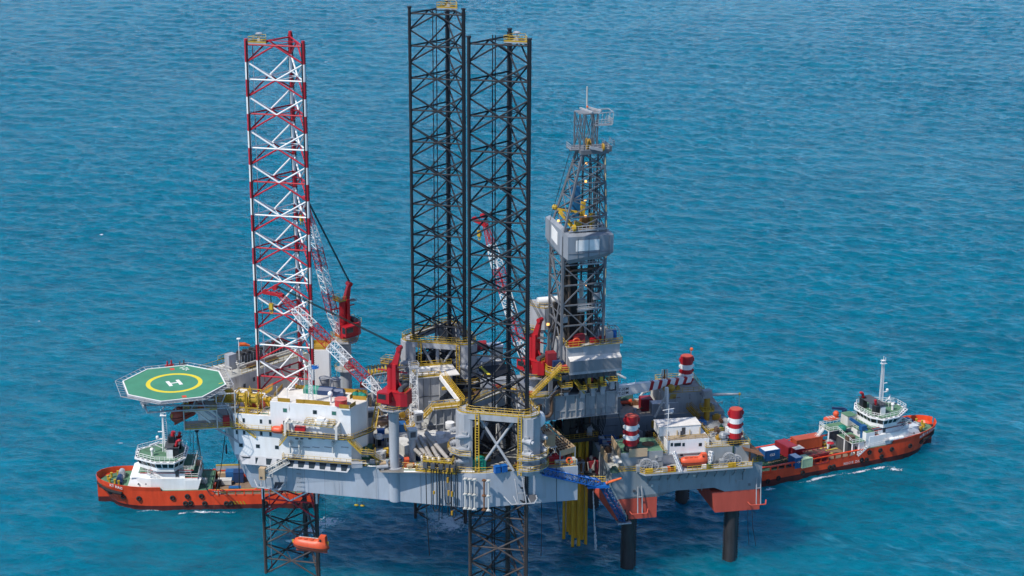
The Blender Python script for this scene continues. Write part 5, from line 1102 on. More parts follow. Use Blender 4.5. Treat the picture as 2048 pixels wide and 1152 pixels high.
# ---------------- yellow walkway lattice at the far side behind the near crane
def far_boom():
    a = Vector((*X.at(738, 752, 36.5), 36.5)); b = Vector((*X.at(826, 738, 36.5), 36.5)); T = Thing('burner_boom', 'yellow and grey burner boom stowed on the far deck edge behind the near crane', 'boom', X, (a.x, a.y, 36))
    mb = MB(); mb.truss(a, b, 5.0, 2.4, 12, .14); T.add('lattice', mb, GREYP); mb = MB()
    for i in range(14): p = a.lerp(b, i/13); mb.beam(p+Vector((-.5, -2.4, 1.4)), p+Vector((.3, 2.4, 1.5)), .32, .3); mb.beam(p+Vector((0, -2.5, .9)), p+Vector((0, -2.5, 2.4)), .16)
    mb.rail([a+Vector((0, -2.1, 1)), b+Vector((0, -2.1, 1))], 1.1, .07, 1, .25); T.add('walkway', mb, YEL); mb = MB()
    for t in (.1, .5, .9): p = a.lerp(b, t); mb.box(p.x-.3, p.y-1.8, DZ, p.x+.3, p.y-1.2, 35.6); mb.box(p.x-.3, p.y+1.2, DZ, p.x+.3, p.y+1.8, 35.6)
    T.add('support', mb, GREYP)
far_boom()
for i, (px, py, l) in enumerate(((724, 783, 'left orange survival pod near the far crane pedestal'), (730, 785, 'right orange survival pod near the far crane pedestal'))):
    x, y = X.at(px, py, DZ); mb = MB(); mb.cyl(x, y, DZ+.05, DZ+1.9, .5, 12); mb.sphere(x, y, DZ+1.9, .5, 12); one('survival_pod', mb, LIFE, l, 'life raft pod', X, (x, y, DZ), 'orange survival pods', smooth=True)
for px, py, l in ((650, 776, 'short grey vent drum right of the white stair tower foot'), (672, 778, 'short grey vent drum left of the far crane pedestal')):
    x, y = X.at(px, py, 44); x, y = X.at(px, py+20, 38); mb = MB(); mb.cyl(x, y, DZ, 42.6, 1.1, 16); mb.cyl(x, y, 42.6, 42.75, 1.25, 16); one('vent_drum', mb, GREYP, l, 'vent', X, (x, y, DZ), smooth=True)
x, y = X.at(751, 803, DZ); mb = MB(); mb.cyl(x, y, DZ, DZ+4.4, 1.05, 16); one('storage_silo', mb, GREYP, 'grey upright tank between the two left cranes', 'tank', X, (x, y, DZ), smooth=True)
# ---------------- tan grating platform at the stern corner
def stern():
    T = Thing('grating_platform', 'tan pipe-grating platform at the stern corner right of the front jack house', 'platform', X, (12, -18, 33.6))
    c = [X.at(1078, 852, 35.2), X.at(1097, 848, 35.2), X.at(1150, 893, 35.2), X.at(1120, 902, 35.2)]
    mb = MB(); n = 12
    P4 = lambda u, v: Vector((*(Vector(c[0]).lerp(Vector(c[1]), u).lerp(Vector(c[3]).lerp(Vector(c[2]), u), v)), 35.2))
    for i in range(6): mb.beam(P4(i/5, 0), P4(i/5, 1), .12)
    for i in range(n+1): mb.beam(P4(0, i/n), P4(1, i/n), .12)
    mb.beam(P4(0, 1)-Vector((0, 0, .6)), P4(1, 1)-Vector((0, 0, .6)), .15, 1.2); mb.beam(P4(1, 0)-Vector((0, 0, .3)), P4(1, 1)-Vector((0, 0, .3)), .2, .6); T.add('grating', mb, TAN)
    mb = MB(); mb.prism([tuple(P4(0, 0)[:2]), tuple(P4(0, 1)[:2]), tuple(P4(1, 1)[:2]), tuple(P4(1, 0)[:2])], 34.2, 34.3); T.add('under_deck', mb, mat('brown netting', (.12, .06, .03), .8))
    mb = MB()
    for u, v in ((0, 0), (0, .5), (0, 1), (1, 0), (1, .5), (1, 1)): p = P4(u, v); mb.beam((p.x, p.y, DZ), (p.x, p.y, 35.2), .2)
    T.add('post', mb, GREYP)
    x, y = X.at(1099, 897, 34.6); T = Thing('tan_cabinet', 'tan cabinet on a small stand beside the grating platform', 'cabinet', X, (x, y, DZ)); mb = MB(); mb.box(x-1, y-.9, 35.4, x+1, y+.9, 38); T.add('cabinet', mb, TAN); mb = MB()
    for u, v in ((-1, -1), (1, -1), (1, 1), (-1, 1)): mb.beam((x+u, y+v, DZ), (x+u, y+v, 35.4), .16)
    mb.beam((x-1, y-1, DZ+.3), (x+1, y-1, 35), .1); mb.beam((x+1, y-1, DZ+.3), (x-1, y-1, 35), .1); mb.box(x-1.3, y-1.2, 35.2, x+1.3, y+1.2, 35.35); T.add('stand', mb, WHITEW)
    x, y = X.at(1111, 926, DZ); T = Thing('pump_unit', 'bright red pump unit at the stern deck edge', 'pump', X, (x, y, DZ)); mb = MB()
    for k in (-1.3, -.2, .9): mb.tube((x+k, y-.5, DZ+.9), (x+k, y+.7, DZ+.9), .55, 10)
    mb.tube((x-1.8, y, DZ+1.3), (x+1.5, y, DZ+1.3), .35, 8); mb.sphere(x, y, DZ+1.8, .5, 8); mb.box(x-1.9, y-.7, DZ+.05, x+1.6, y+.8, DZ+.35); T.add('body', mb, RED)
    x, y = X.at(1139, 923, DZ+.8); mb = MB(); mb.torus((x, y, DZ+1.0), (0, -.8, .6), .62, .17, 16, 6); one('life_ring', mb, LIFE, 'orange life ring on the rail at the stern corner', 'life ring', X, (x, y, DZ))
    mb = MB(); x, y = X.at(1068, 948, DZ); mb.box(x-.7, y-.08, DZ+.1, x+.7, y+.02, DZ+1.8); one('sign_board', mb, YEL, 'bright yellow sign board on the near railing of the aft deck', 'sign', X, (x, y, DZ))
    x, y = X.at(1091, 812, 40.2); mb = MB(); x = X.at(1080, 838, 40)[0]; 
    p = X.at(1077, 838, 42.6); mb.sphere(p[0], p[1], 42.6, 1.45, 20, 1.3); one('radar_dome', mb, WHITE, 'big white dome on the right side of the front jack house', 'dome', X, (p[0], p[1], 40), smooth=True)
stern()
# ---------------- things on the accommodation roof
def roof():
    zr = 44.56
    g = 'yellow cable reels on the bow roof'
    for i, (px, l) in enumerate(((482, 'left yellow cable reel in its frame above the bow windows'), (506, 'right yellow cable reel in its frame above the bow windows'))):
        x, _ = N.ly(px, 828, .6); z = 41.3; T = Thing('cable_reel', l, 'reel', N, (x, 1.4, z), g); y0, y1 = .3, 3.2; mb = MB()
        for u in (-1.15, 1.15):
            mb.beam((x+u, y0, z), (x+u, y0, z+4.4), .16); mb.beam((x+u, y1, z), (x+u, y1, z+4.4), .16); mb.beam((x+u, y0, z+4.4), (x+u, y1, z+4.4), .14); mb.beam((x+u, y0, z+.9), (x+u, y1, z+3.2), .1); mb.beam((x+u, y0, z+.1), (x+u, y1, z+.1), .16)
        for zz in (.1, 1.3, 4.4): mb.beam((x-1.15, y0, z+zz), (x+1.15, y0, z+zz), .16); mb.beam((x-1.15, y1, z+zz), (x+1.15, y1, z+zz), .14)
        T.add('frame', mb, YEL); mb = MB(); mb.tube((x-.8, 1.7, z+2.9), (x+.8, 1.7, z+2.9), 1.0, 16)
        for u in (-.75, .75): mb.torus((x+u, 1.7, z+2.9), (1, 0, 0), 1.4, .09, 20, 5); [mb.beam((x+u, 1.7, z+2.9), (x+u, 1.7+1.4*cos(a), z+2.9+1.4*sin(a)), .12) for a in [k*pi/4 for k in range(8)]]
        T.add('drum', mb, YEL)
    x, y = N.at(457, 795, 43.5); T = Thing('winch_unit', 'yellow winch unit on a railed platform next to the helideck edge', 'winch', N, (x, y, 42.8)); mb = MB(); mb.box(x-1, y-.9, 43, x+1, y+.9, 44.8); mb.box(x-.6, y-.5, 44.8, x+.8, y+.5, 45.4); T.add('body', mb, YEL); mb = MB(); mb.m = 1; mb.box(x-2.6, y-1.6, 42.8, x+1.8, y+1.4, 42.95); mb.m = 0; mb.rail([(x-2.6, y+1.2, 42.95), (x-2.6, y-1.6, 42.95), (x+1.6, y-1.6, 42.95)], 1.1, .05, .9, .25); T.add('platform', mb, [YEL, WHITEW])
    x, y = N.at(502, 805, 42.2); T = Thing('air_bottle_rack', 'white pipe frame over red boxes behind the yellow cable reels', 'rack', N, (x, y, 41.3)); mb = MB()
    for u in (-2.8, 0, 2.8): mb.path([(x+u, y-.8, 41.3), (x+u, y-.8, 43.6), (x+u, y+1.2, 44.0), (x+u, y+1.2, 41.3)], .12, 6)
    mb.tube((x-2.8, y-.8, 43.6), (x+2.8, y-.8, 43.6), .12, 6); mb.tube((x-2.8, y+1.2, 44), (x+2.8, y+1.2, 44), .12, 6); T.add('pipe_frame', mb, WHITE); mb = MB(); mb.box(x-1.4, y-.4, 41.3, x+1.2, y+.8, 42.9); T.add('red_box', mb, REDF); 
    x, y = N.at(524, 812, 41.6); mb = MB(); mb.sphere(x, y, 42, .8, 12); mb.cyl(x, y, 41.3, 42, .5, 10); one('red_buoy', mb, REDF, 'faded red round float behind the right cable reel', 'float', N, (x, y, 41.3), smooth=True)
    x, y = N.at(536, 800, 42.5); T = Thing('stair_frame', 'yellow railed stairs between the bow roof and main roof', 'stairs', N, (x, y, 41.3)); mb = MB(); mb.stair((x-4, y+1, 41.4), (x+.4, y+2, 44.4), 1.0); mb.box(x-1.8, y-.6, 41.3, x+.6, y+.6, 43.0); T.add('stair', mb, YEL)
    # flag mast
    x, y = N.at(622, 804, zr); T = Thing('radio_mast', 'white lattice radio mast with a small blue flag on the accommodation roof', 'mast', N, (x, y, zr)); mb = MB(); zt = N.ly(622, 722, y)[1]; mb.truss((x, y, zr), (x, y, zt), .9, .9, 12, .06, (1, 0, 0), .35, .35); T.add('lattice', mb, WHITE); mb = MB(); mb.tube((x+1.2, y, zr), (x+1.0, y, zt-2), .05, 4); mb.tube((x-.1, y, zt), (x-.1, y, zt+1.5), .04, 4); T.add('stay', mb, WHITE)
    f = MB(); zf = N.ly(627, 735, y)[1]; f.add([(x+.3, y-.05, zf-.4), (x+1.1, y-.25, zf-.3), (x+1.9, y-.05, zf-.1), (x+1.9, y, zf+.7), (x+1.1, y-.2, zf+.5), (x+.3, y, zf+.5)], [(0, 1, 4, 5), (1, 2, 3, 4)]); T.add('flag', f, BLUEB); f = MB(); f.add([(x+.3, y-.08, zf-.25), (x+1.9, y-.1, zf+.45), (x+1.9, y-.1, zf+.62), (x+.3, y-.08, zf-.1)], [(0, 1, 2, 3)]); T.add('flag_stripe', f, MARKW)
    for px, py, w, m, l in ((625, 781, 3.6, TEAL, 'teal tarpaulin bundle at the back edge of the accommodation roof'), (655, 784, 4.0, BLUED, 'dark blue tarpaulin bundle right of the teal one on the roof'), (676, 787, 2.8, BLUED, 'smaller dark blue covered bundle right of the white dome')):
        x, y = N.at(px, py, zr+.5); y = min(y, 7.0); mb = MB(); mb.prism([(x-w/2, y-.8), (x+w/2, y-.8), (x+w/2, y+.8), (x-w/2, y+.8)], zr, zr+1.0); mb.prism([(x-w/2, y-.8), (x+w/2, y-.8), (x+w/2, y+.8), (x-w/2, y+.8)], zr+1.0, zr+1.6, [(x-w/2+.3, y-.3), (x+w/2-.3, y-.3), (x+w/2-.3, y+.3), (x-w/2+.3, y+.3)])
        one('covered_bundle', mb, m, l, 'tarpaulin bundle', N, (x, y, zr), 'tarpaulin covered bundles on the roof')
    x, y = N.at(661, 806, zr); T = Thing('satellite_dome', 'white satellite dome on a post on the accommodation roof', 'dome', N, (x, y, zr)); mb = MB(); mb.cyl(x, y, zr, zr+1.6, .28, 10); T.add('post', mb, WHITE); mb = MB(); mb.sphere(x, y, zr+2, .55, 14, 1.1); T.add('dome', mb, WHITE, smooth=True)
    x, y = N.at(682, 810, zr); T = Thing('red_tank', 'round red tank at the near right corner of the accommodation roof', 'tank', N, (x, y, zr)); mb = MB(); mb.cyl(x, y, zr, zr+1.3, 1.3, 24); T.add('shell', mb, mat('tank red', (.55, .05, .05), .5)); mb = MB(); mb.cyl(x, y, zr+1.3, zr+1.42, 1.36, 24); T.add('lid', mb, mat('tank lid pink', (.6, .16, .14), .6)) 
    x, y = -24.0, 6.3; mb = MB()
    for u, v, r in ((-.9, 0, .9), (.2, .3, .8), (1.0, -.2, .75)): mb.sphere(x+u, y+v, zr+.35, r, 12, .75)
    one('net_pile', mb, TEAL, 'pile of teal netting inside the ochre parapet at the right end of the roof', 'netting', N, (x, y, zr))
    for px, py, h in ((569, 811, 3), (530, 830, 3.2), (608, 810, 9)):
        x, y = N.at(px, py, zr); mb = MB(); mb.tube((x, max(y, .3), zr), (x, max(y, .3), zr+h), .045, 5); mb.sphere(x, max(y, .3), zr+h, .12, 6); one('whip_antenna', mb, WHITE, {3: 'short whip antenna at the front edge left of the roof', 3.2: 'whip antenna at the left end of the front edge above the bow roof', 9: 'tall thin whip antenna left of the radio mast'}[h], 'antenna', N, (x, max(y, .3), zr))
    x, y = N.at(566, 775, zr); mb = MB()
    x0, y0 = -40.0, 6.8; mb.truss((x0, y0, zr), (x0+2.2, y0+.8, zr+2.6), .5, .5, 4, .08); one('lattice_davit', mb, WHITE, 'short white lattice arm at the rear left corner of the accommodation roof', 'davit', N, (x0, y0, zr))
    # cooler units on the far wing
    fa, fb = Vector(X.at(484, 749, 44.2)), Vector(X.at(618, 707, 44.2)); fd = (fb-fa).normalized(); fn = Vector((-fd.y, fd.x)); yw = math.degrees(math.atan2(fd.y, fd.x)); z0 = 44.26
    for i, (t, l, cnt) in enumerate(((3.6, 'longer bank of dark fan coolers on the far accommodation wing, left', 4), (11.8, 'bank of dark fan coolers on the far accommodation wing, behind the leg', 3))):
        c = fa+fd*(t+cnt*.85)+fn*5.9; T = Thing('fan_cooler', l, 'cooling unit', X, (c.x, c.y, z0), 'fan cooler banks on the far wing'); mb = MB(); w = cnt*1.7
        for s in (-1, 1):
            for k in range(cnt*2+1):
                q = c+fd*(-w/2+k*w/(cnt*2))+fn*s*1.25; mb.box(q.x-.06, q.y-.06, z0, q.x+.06, q.y+.06, z0+2.0)
        T.add('leg_frame', mb, GREYP); mb = MB(); mb.cbox(c.x, c.y, z0+.7, w, 2.5, 1.5, yw); T.add('casing', mb, GREYD)
        mb = MB()
        for k in range(cnt):
            for s in (-.62, .62): q = c+fd*(-w/2+(k+.5)*w/cnt)+fn*s; mb.cyl(q.x, q.y, z0+2.2, z0+2.55, .56, 14)
        T.add('fan_ring', mb, DARK)
    for k, (off, m, r) in enumerate(((2.6, STEEL, .22), (3.1, WHITEW, .18), (2.0, PIPEB, .25), (1.5, PIPEB, .22))):
        a = fa+fd*(1.5 if k < 2 else 3.0)+fn*off; b = fa+fd*(17 if k < 2 else 11.5)+fn*(off+.3); T = one('roof_pipe', MB().tube((a.x, a.y, z0+.75-.1*k), (b.x, b.y, z0+.75-.1*k), r, 8), m, ['bright steel pipe run along the far wing roof', 'pale pipe run along the far wing roof', 'upper of the brown pipes on the far wing roof', 'brown pipe nearest the edge of the far wing roof'][k], 'pipe', X, (a.x, a.y, z0), smooth=True)
    c = fa+fd*.6+fn*4.6; T = Thing('plant_module', 'pale pipework and cabinets at the left end of the far wing', 'plant module', X, (c.x, c.y, z0)); mb = MB(); mb.cbox(c.x, c.y, z0, 2.0, 1.6, 3.4, yw); T.add('cabinet', mb, GREYP); mb = MB(); random.seed(3)
    for k in range(16):
        u, v, zz = random.uniform(-2.6, 1), random.uniform(-3.4, 1.5), random.uniform(.3, 3); p = c+fd*u+fn*v; q = p+random.choice([fd, fn])*random.uniform(1, 2.4); mb.tube((p.x, p.y, z0+zz-1), (q.x, q.y, z0+zz-1), .12, 5); mb.tube((p.x, p.y, z0-1.5), (p.x, p.y, z0+zz-1), .1, 5)
    T.add('pipework', mb, WHITEW); mb = MB(); c2 = c+fn*2.2; mb.rail([(c2.x-1.5, c2.y-1.2, z0+1.8), (c2.x+1.2, c2.y+.4, z0+1.8)], 1.1, .06, 1, .3); T.add('railing', mb, YEL)
    p = c+fn*1.8; zt = X.ly(477, 678, p.y)[1]; T = Thing('windsock', 'orange windsock on a white pole beside the helideck', 'windsock', X, (p.x, p.y, z0)); xx = X.ly(477, 680, p.y)[0]; mb = MB(); mb.tube((xx, p.y, z0), (xx, p.y, zt), .08, 6); mb.cyl(xx, p.y, zt, zt+.15, .45, 10); T.add('pole', mb, WHITE)
    mb = MB(); mb.tube((xx+.2, p.y, zt-1.2), (xx+1.3, p.y, zt-1.35), .48, 10, .42); mb.tube((xx+1.3, p.y, zt-1.35), (xx+2.4, p.y, zt-1.75), .42, 10, .2); T.add('sock', mb, ORM, smooth=True)
roof()
# ================================================================ lifeboats, hanging things
def lifeboat_mesh(L=9.0, B=3.2, H=3.2):
    rings = []; n = 14
    for i in range(n+1):
        t = i/n; x = (t-.5)*L; w = (B/2)*(max(0, 1-abs(2*t-1)**3.2))**.55+.05; keel = -H*.34*(1-abs(2*t-1)**4)**.6-.1; top = H*.44*(1-abs(2*t-1)**5)**.5+.05
        if .06 < 1-t < .32: top += .55*min(1, (.32-(1-t))/.05, ((1-t)-.06)/.05)
        r = []
        for k in range(12):
            a = 2*pi*k/12; y = w*cos(a)*(1 if sin(a) > -.6 else .9); z = (top if sin(a) > 0 else -keel)*sin(a); r.append((x, y, z))
        rings.append(r)
    vs = [p for r in rings for p in r]; fs = [tuple(range(12))[::-1], tuple(n*12+k for k in range(12))]
    for i in range(n):
        for k in range(12): fs.append((i*12+k, i*12+(k+1) % 12, (i+1)*12+(k+1) % 12, (i+1)*12+k))
    return vs, fs
def lifeboat(c, yaw, L, label, group=None, m=LIFE, pitch=0, B=None, H=None):
    fr = Frame(c[0], c[1], yaw); T = Thing('lifeboat', label, 'lifeboat', fr, (0, 0, c[2]), group); vs, fs = lifeboat_mesh(L, B or L*.33, H or L*.34); mb = MB(); cp, sp = cos(radians(pitch)), sin(radians(pitch))
    mb.add([(x*cp-z*sp, y, c[2]+x*sp+z*cp) for x, y, z in vs], fs); T.add('hull', mb, m, smooth=True)
    mb = MB(); n = 12
    for i in range(n):
        for s in (-1, 1):
            def q(t): w = ((B or L*.33)/2)*(max(0, 1-abs(2*t-1)**3.2))**.55+.1; x = (t-.5)*L; return (x*cp, s*w, c[2]+x*sp)
            mb.tube(q(i/n), q((i+1)/n), .07, 5)
    T.add('fender_line', mb, BOOT)
    if L > 6:
        bw, hh = (B or L*.33)*.36, (H or L*.34); k = MB(); k.prism([(L*.20, -bw), (L*.43, -bw*.8), (L*.43, bw*.8), (L*.20, bw)], c[2]+hh*.2, c[2]+hh*.70, [(L*.25, -bw*.8), (L*.41, -bw*.7), (L*.41, bw*.7), (L*.25, bw*.8)]); T.add('helm_cockpit', k, m)
        k = MB(); k.box(L*.27, -bw-.02, c[2]+hh*.42, L*.31, -bw*.8, c[2]+hh*.56); T.add('porthole', k, GLASS)
        k = MB(); k.prism([(-L*.40, -.08), (L*.44, -.12), (L*.44, .12), (-L*.40, .08)], c[2]-hh*.44, c[2]-hh*.2); T.add('keel', k, REDF)
        k = MB()
        for u in (-.28, -.12, .04): k.box(L*u-.35, -bw*.75, c[2]+hh*.42, L*u+.35, -bw*.2, c[2]+hh*.47)
        T.add('hatch', k, m)
        k = MB(); k.rail([(-L*.32, 0, c[2]+hh*.44), (L*.2, 0, c[2]+hh*.44)], .25, .03, 1.2); T.add('grab_rail', k, WHITEW)
    else: mb = MB(); mb.box(L*.28, -.02-L*.17, c[2]+L*.11, L*.33, -L*.155, c[2]+L*.15); T.add('porthole', mb, GLASS)
    mb = MB(); mb.box(-L*.51, -.1, c[2]+.1, -L*.47, .1, c[2]+.9); mb.box(L*.44, -.1, c[2]+.3, L*.48, .1, c[2]+1.2); T.add('hook', mb, YEL); return T
x, z = N.ly(622, 1090, -2.5); p = N.w(x, -2.5); lifeboat((p.x, p.y, z), -13, 8.1, 'big orange lifeboat hanging low in front of the red and white leg, near the water', 'lifeboats', pitch=-3, H=3.4)
mb = MB()
for px in (589, 652): a, za = N.ly(px, 1078, -2.5); mb.tube(N.w(a, -2.5, za), N.w(a-.3, -1.2, 31.0), .025, 4)
one('fall_wire', mb, BLK, 'thin falls from the hull edge down to the hanging lifeboat', 'wire', WF, (0, 0, 0))
x, z = N.ly(556, 857.5, -1.6); p = N.w(x, -1.6); lifeboat((p.x, p.y, 38.9), -11.2, 2.9, 'small orange rescue pod on the accommodation walkway', 'lifeboats', H=1.9, B=1.7)
# helideck side lifeboat station
def station():
    c = WF.at(385, 828, 41.2); F_ = Frame(c[0], c[1], 10); T = Thing('lifeboat_station', 'white and yellow lifeboat platform hung under the helideck', 'platform', F_, (0, 0, 38.5))
    x0, x1, y0, y1 = -1.8, 9.0, -1.6, 3.2; mb = MB(); mb.box(x0, y0, 38.2, x1, y1, 38.4); mb.box(x0, y0-.8, 42.6, 5.0, y1, 42.75); T.add('floor', mb, WHITEW)
    mb = MB()
    for x in (x0, 5.0, x1-.2):
        for y in (y0, y1): mb.beam((x, y, 38.3), (x, y, 46.2), .22)
    mb.beam((x0, y0, 45.9), (x1, y0, 45.9), .2); mb.beam((.5, y0+.3, 42.4), (3.6, y0+.3, 39.6), .35); T.add('frame', mb, WHITEW)
    mb = MB(); mb.rail([(x0, y1, 38.4), (x0, y0, 38.4), (x1, y0, 38.4)], 1.1, .05, 1.2, .25); mb.rail([(x0, y0-.8, 42.75), (5, y0-.8, 42.75), (5, y1, 42.75)], 1.1, .05, 1.1, .3); mb.ladder((x0+.6, y0-.9, 42.7), (x0+.6, y0-.9, 46.4), .9, (1, 0, 0), .1, .7); mb.stair((x1, -1.2, 39.4), (x1+4.0, -2.6, 36.2), 1.0); T.add('railing', mb, YEL)
    mb = MB(); mb.box(1.2, y0-.3, 42.8, 2.6, y0+.9, 43.8); mb.box(6.2, y0+.2, 38.5, 7.6, y0+1.4, 40.6); T.add('fire_cabinet', mb, RED)
    mb = MB(); mb.tube((4.6, -1.2, 38.2), (14.5, -1.2, 30.8), .24, 8); mb.tube((9.2, -1.2, 38.2), (9.2, -1.2, 34.7), .16, 6); mb.tube((12.5, -1.2, 38), (9.4, -1.2, 34.7), .16, 6); T.add('strut', mb, GREYP)
    p = F_.w(-1.7, 1.4); lifeboat((p.x, p.y, 41.2), 62, 8.4, 'dark orange lifeboat stowed under the helideck edge', 'lifeboats', mat('dull lifeboat orange', (.42, .07, .04), .5, 0, .2, .8), B=3.0, H=4.0)
    # crane wires and hook block above the left ship
    c = WF.at(393, 850, 38.2); z1 = 30
    T = Thing('hose_bundle', 'black hoses and hook block hanging from the lifeboat platform down to the left ship', 'hoses', WF, (c[0], c[1], 38.2)); mb = MB(); mb.sphere(c[0], c[1], 37.2, .5, 10, 1.6); T.add('hook_block', mb, BLK)
    for px, py, z in ((394, 935, 8), (401, 942, 6), (407, 945, 6), (413, 958, 6)):
        e = WF.at(px, py, z); a = Vector((c[0], c[1], 37)); b = Vector((e[0], e[1], z)); mb = MB(); mb.path([a.lerp(b, t/8)+Vector((0, 0, -1.2*sin(pi*t/8))) for t in range(9)], .06, 5); T.add('hose', mb, BLK)
    for px, py, z in ((381, 892, 30), (388, 938, 9)):
        e = WF.at(px, py, z); a = WF.at(px-2, 848, 38.2); mb = MB(); mb.tube((a[0], a[1], 38.2), (e[0], e[1], z), .06, 5); T.add('wire', mb, GREYD)
    p = X.w(-53.4, 2.5, 34.5); e = WF.at(434, 985, 4); T = Thing('loading_hose', 'black loading hose drooping from the bow to the left ship deck', 'hose', WF, tuple(p)); mb = MB(); a, b = p, Vector((*WF.at(405, 958, 5), 5)); mb.path([a.lerp(b, t/12)+Vector((0, 0, -9*sin(pi*t/12))) for t in range(13)], .09, 5); mb.tube(a+Vector((0, 0, -3)), a+Vector((0, 0, -5)), .2, 6); T.add('hose', mb, BLK)
    p = N.w(-48.6, -.6, 31); mb = MB(); mb.tube(p, p-Vector((.2, .1, 6.5)), .12, 6); one('chain_fall', mb, BLK, 'short black chain hanging at the near bow corner of the hull', 'chain', WF, tuple(p))
station()
# gangway basket on the side, below the windows
def side_gangway():
    a = N.ly(527, 940, -2.6); b = N.ly(575, 922, -1.0); T = Thing('side_gangway', 'cream boxed gangway arm folded against the hull under the bow windows', 'gangway', N, (a[0], -2.6, a[1])); A_ = Vector((a[0], -3.2, a[1]-.6)); B_ = Vector((b[0], -.6, b[1]+.1))
    mb = MB(); mb.truss(A_, B_, .9, 1.3, 7, .09); mb.beam(A_+Vector((0, 0, -.5)), B_+Vector((0, 0, -.5)), .9, .15); T.add('arm', mb, WHITEW); mb = MB(); mb.cbox(A_.x, A_.y, A_.z-1.2, 1.3, 1.2, 2.6, 0); T.add('cab', mb, TAN); mb = MB(); mb.box(A_.x-.4, A_.y-.65, A_.z-.9, A_.x+.1, A_.y-.61, A_.z-.4); T.add('opening', mb, GREYD)
side_gangway()
# two yellow floats on a line under the hull
for px, py, l in ((713, 1010, 'left of two yellow floats hanging on a line below the hull'), (725, 1011, 'right of two yellow floats hanging on a line below the hull')):
    x, z = N.ly(px, py, 2); p = N.w(x, 2, z); T = Thing('float', l, 'float', WF, tuple(p), 'yellow floats below the hull'); mb = MB(); mb.sphere(p.x, p.y, p.z, .34, 10, .8, 1.6, .8); T.add('body', mb, YEL, smooth=True); mb = MB(); mb.tube(p, p+Vector((.3, 0, 3.6)), .03, 4); T.add('line', mb, BLK)
# yellow conductors
for i, (px, py) in enumerate(((1127.5, 1077), (1140, 1070), (1145, 1092), (1150, 1075), (1157, 1090), (1164, 1078), (1171, 1087), (1135, 1062))):
    x, y = X.at(px, py, 0); mb = MB(); r = .42 if i in (3, 4, 5) else .36; mb.tube((x, y, -3), (x, y, 26.6), r, 10); mb.cyl(x, y, 20, 20.3, r+.06, 10)
    one('well_conductor', mb, YELP, ['leftmost yellow well conductor pipe under the stern', 'second yellow conductor from the left, standing slightly back', 'thin front conductor pipe, third by its foot from the left', 'middle conductor of the yellow bundle standing back', 'front middle conductor of the yellow bundle', 'bright yellow conductor second from the right', 'rightmost front conductor of the yellow bundle', 'rearmost conductor of the yellow bundle, mostly hidden'][i], 'conductor pipe', X, (x, y, 0), 'yellow well conductors', smooth=True)
for px, py, yb, l in ((1083, 1005, 1112, 'thin black hose hanging straight from the hull bottom right of the front leg'), (1113, 935, 1062, 'thin black hose hanging down the aft hull side')):
    x, z = X.ly(px, py, -30.2); z2 = X.ly(px, yb, -30.2)[1]; x3 = X.ly(px+6, yb, -30.2)[0]; mb = MB(); mb.path([(x, -30.2, z if px > 1100 else 25), (x+.1, -30.2, (z+z2)/2), (x if px < 1100 else x3, -30.2, max(z2, .1))], .07, 5); one('hanging_hose', mb, BLK, l, 'hose', X, (x, -30.2, 20))
# blue lattice gangway and the stinger down to the second rig's leg
def blue_gangway():
    q0 = X.ly(1083, 941, -30.7); a = X.w(q0[0], -30.7, q0[1]); b = Vector((*WF.at(1196, 966, 27.0), 27.0)); 
    c1 = R2.w(-.4, -3.6, 0); e = Vector((*WF.at(1247, 1040, 12.4), 12.4))
    T = Thing('blue_gangway', 'bright blue lattice gangway from the hull side to an orange-tipped joint', 'gangway', WF, tuple(a)); mb = MB(); mb.truss(a, b, 1.3, 1.4, 16, .13); T.add('lattice', mb, BLUEB); mb = MB(); d = (b-a).normalized(); mb.beam(a-Vector((0, 0, .6)), b-Vector((0, 0, .6)), 1.1, .12); T.add('tread', mb, BLUE); mb = MB(); mb.cbox(b.x, b.y, 26.2, 4.6, 2.0, .5, 5); T.add('head_platform', mb, BLUEB)
    mb = MB(); mb.rail([(b.x-3.4, b.y+1, 26.8), (b.x-1, b.y+1.2, 26.8), (b.x+1.6, b.y+1.1, 26.8)], 1.2, .07, .8, .2); T.add('railing', mb, YEL); mb = MB(); mb.tube((b.x+1.6, b.y-.6, 27.2), (b.x+4.9, b.y-.2, 28.2), .34, 8, .22); T.add('orange_tip', mb, ORM)
    T = Thing('blue_ladder_truss', 'blue lattice stair sloping down to the nearest leg of the smaller rig', 'gangway', WF, tuple(b)); mb = MB(); mb.truss(b+Vector((1.2, -.2, -.4)), e, 1.3, 1.2, 14, .12); T.add('lattice', mb, BLUE); mb = MB(); s = b+Vector((1.8, -.9, .4)); mb.rail([s+Vector((0, 0, 0)), e+Vector((.6, -.6, .4))], 1.0, .05, 1.4); T.add('handrail', mb, WHITEW)
    mb = MB(); mb.cbox(e.x, e.y, e.z-.5, 3.0, 2.4, .3, 11); T.add('landing', mb, GREYP); mb = MB(); mb.tube((e.x, e.y, e.z), (e.x+.2, e.y, e.z+2.6), .35, 8); mb.box(e.x-1, e.y-.6, e.z, e.x+1, e.y+.6, e.z+1.3); T.add('hinge', mb, DARK)
blue_gangway()
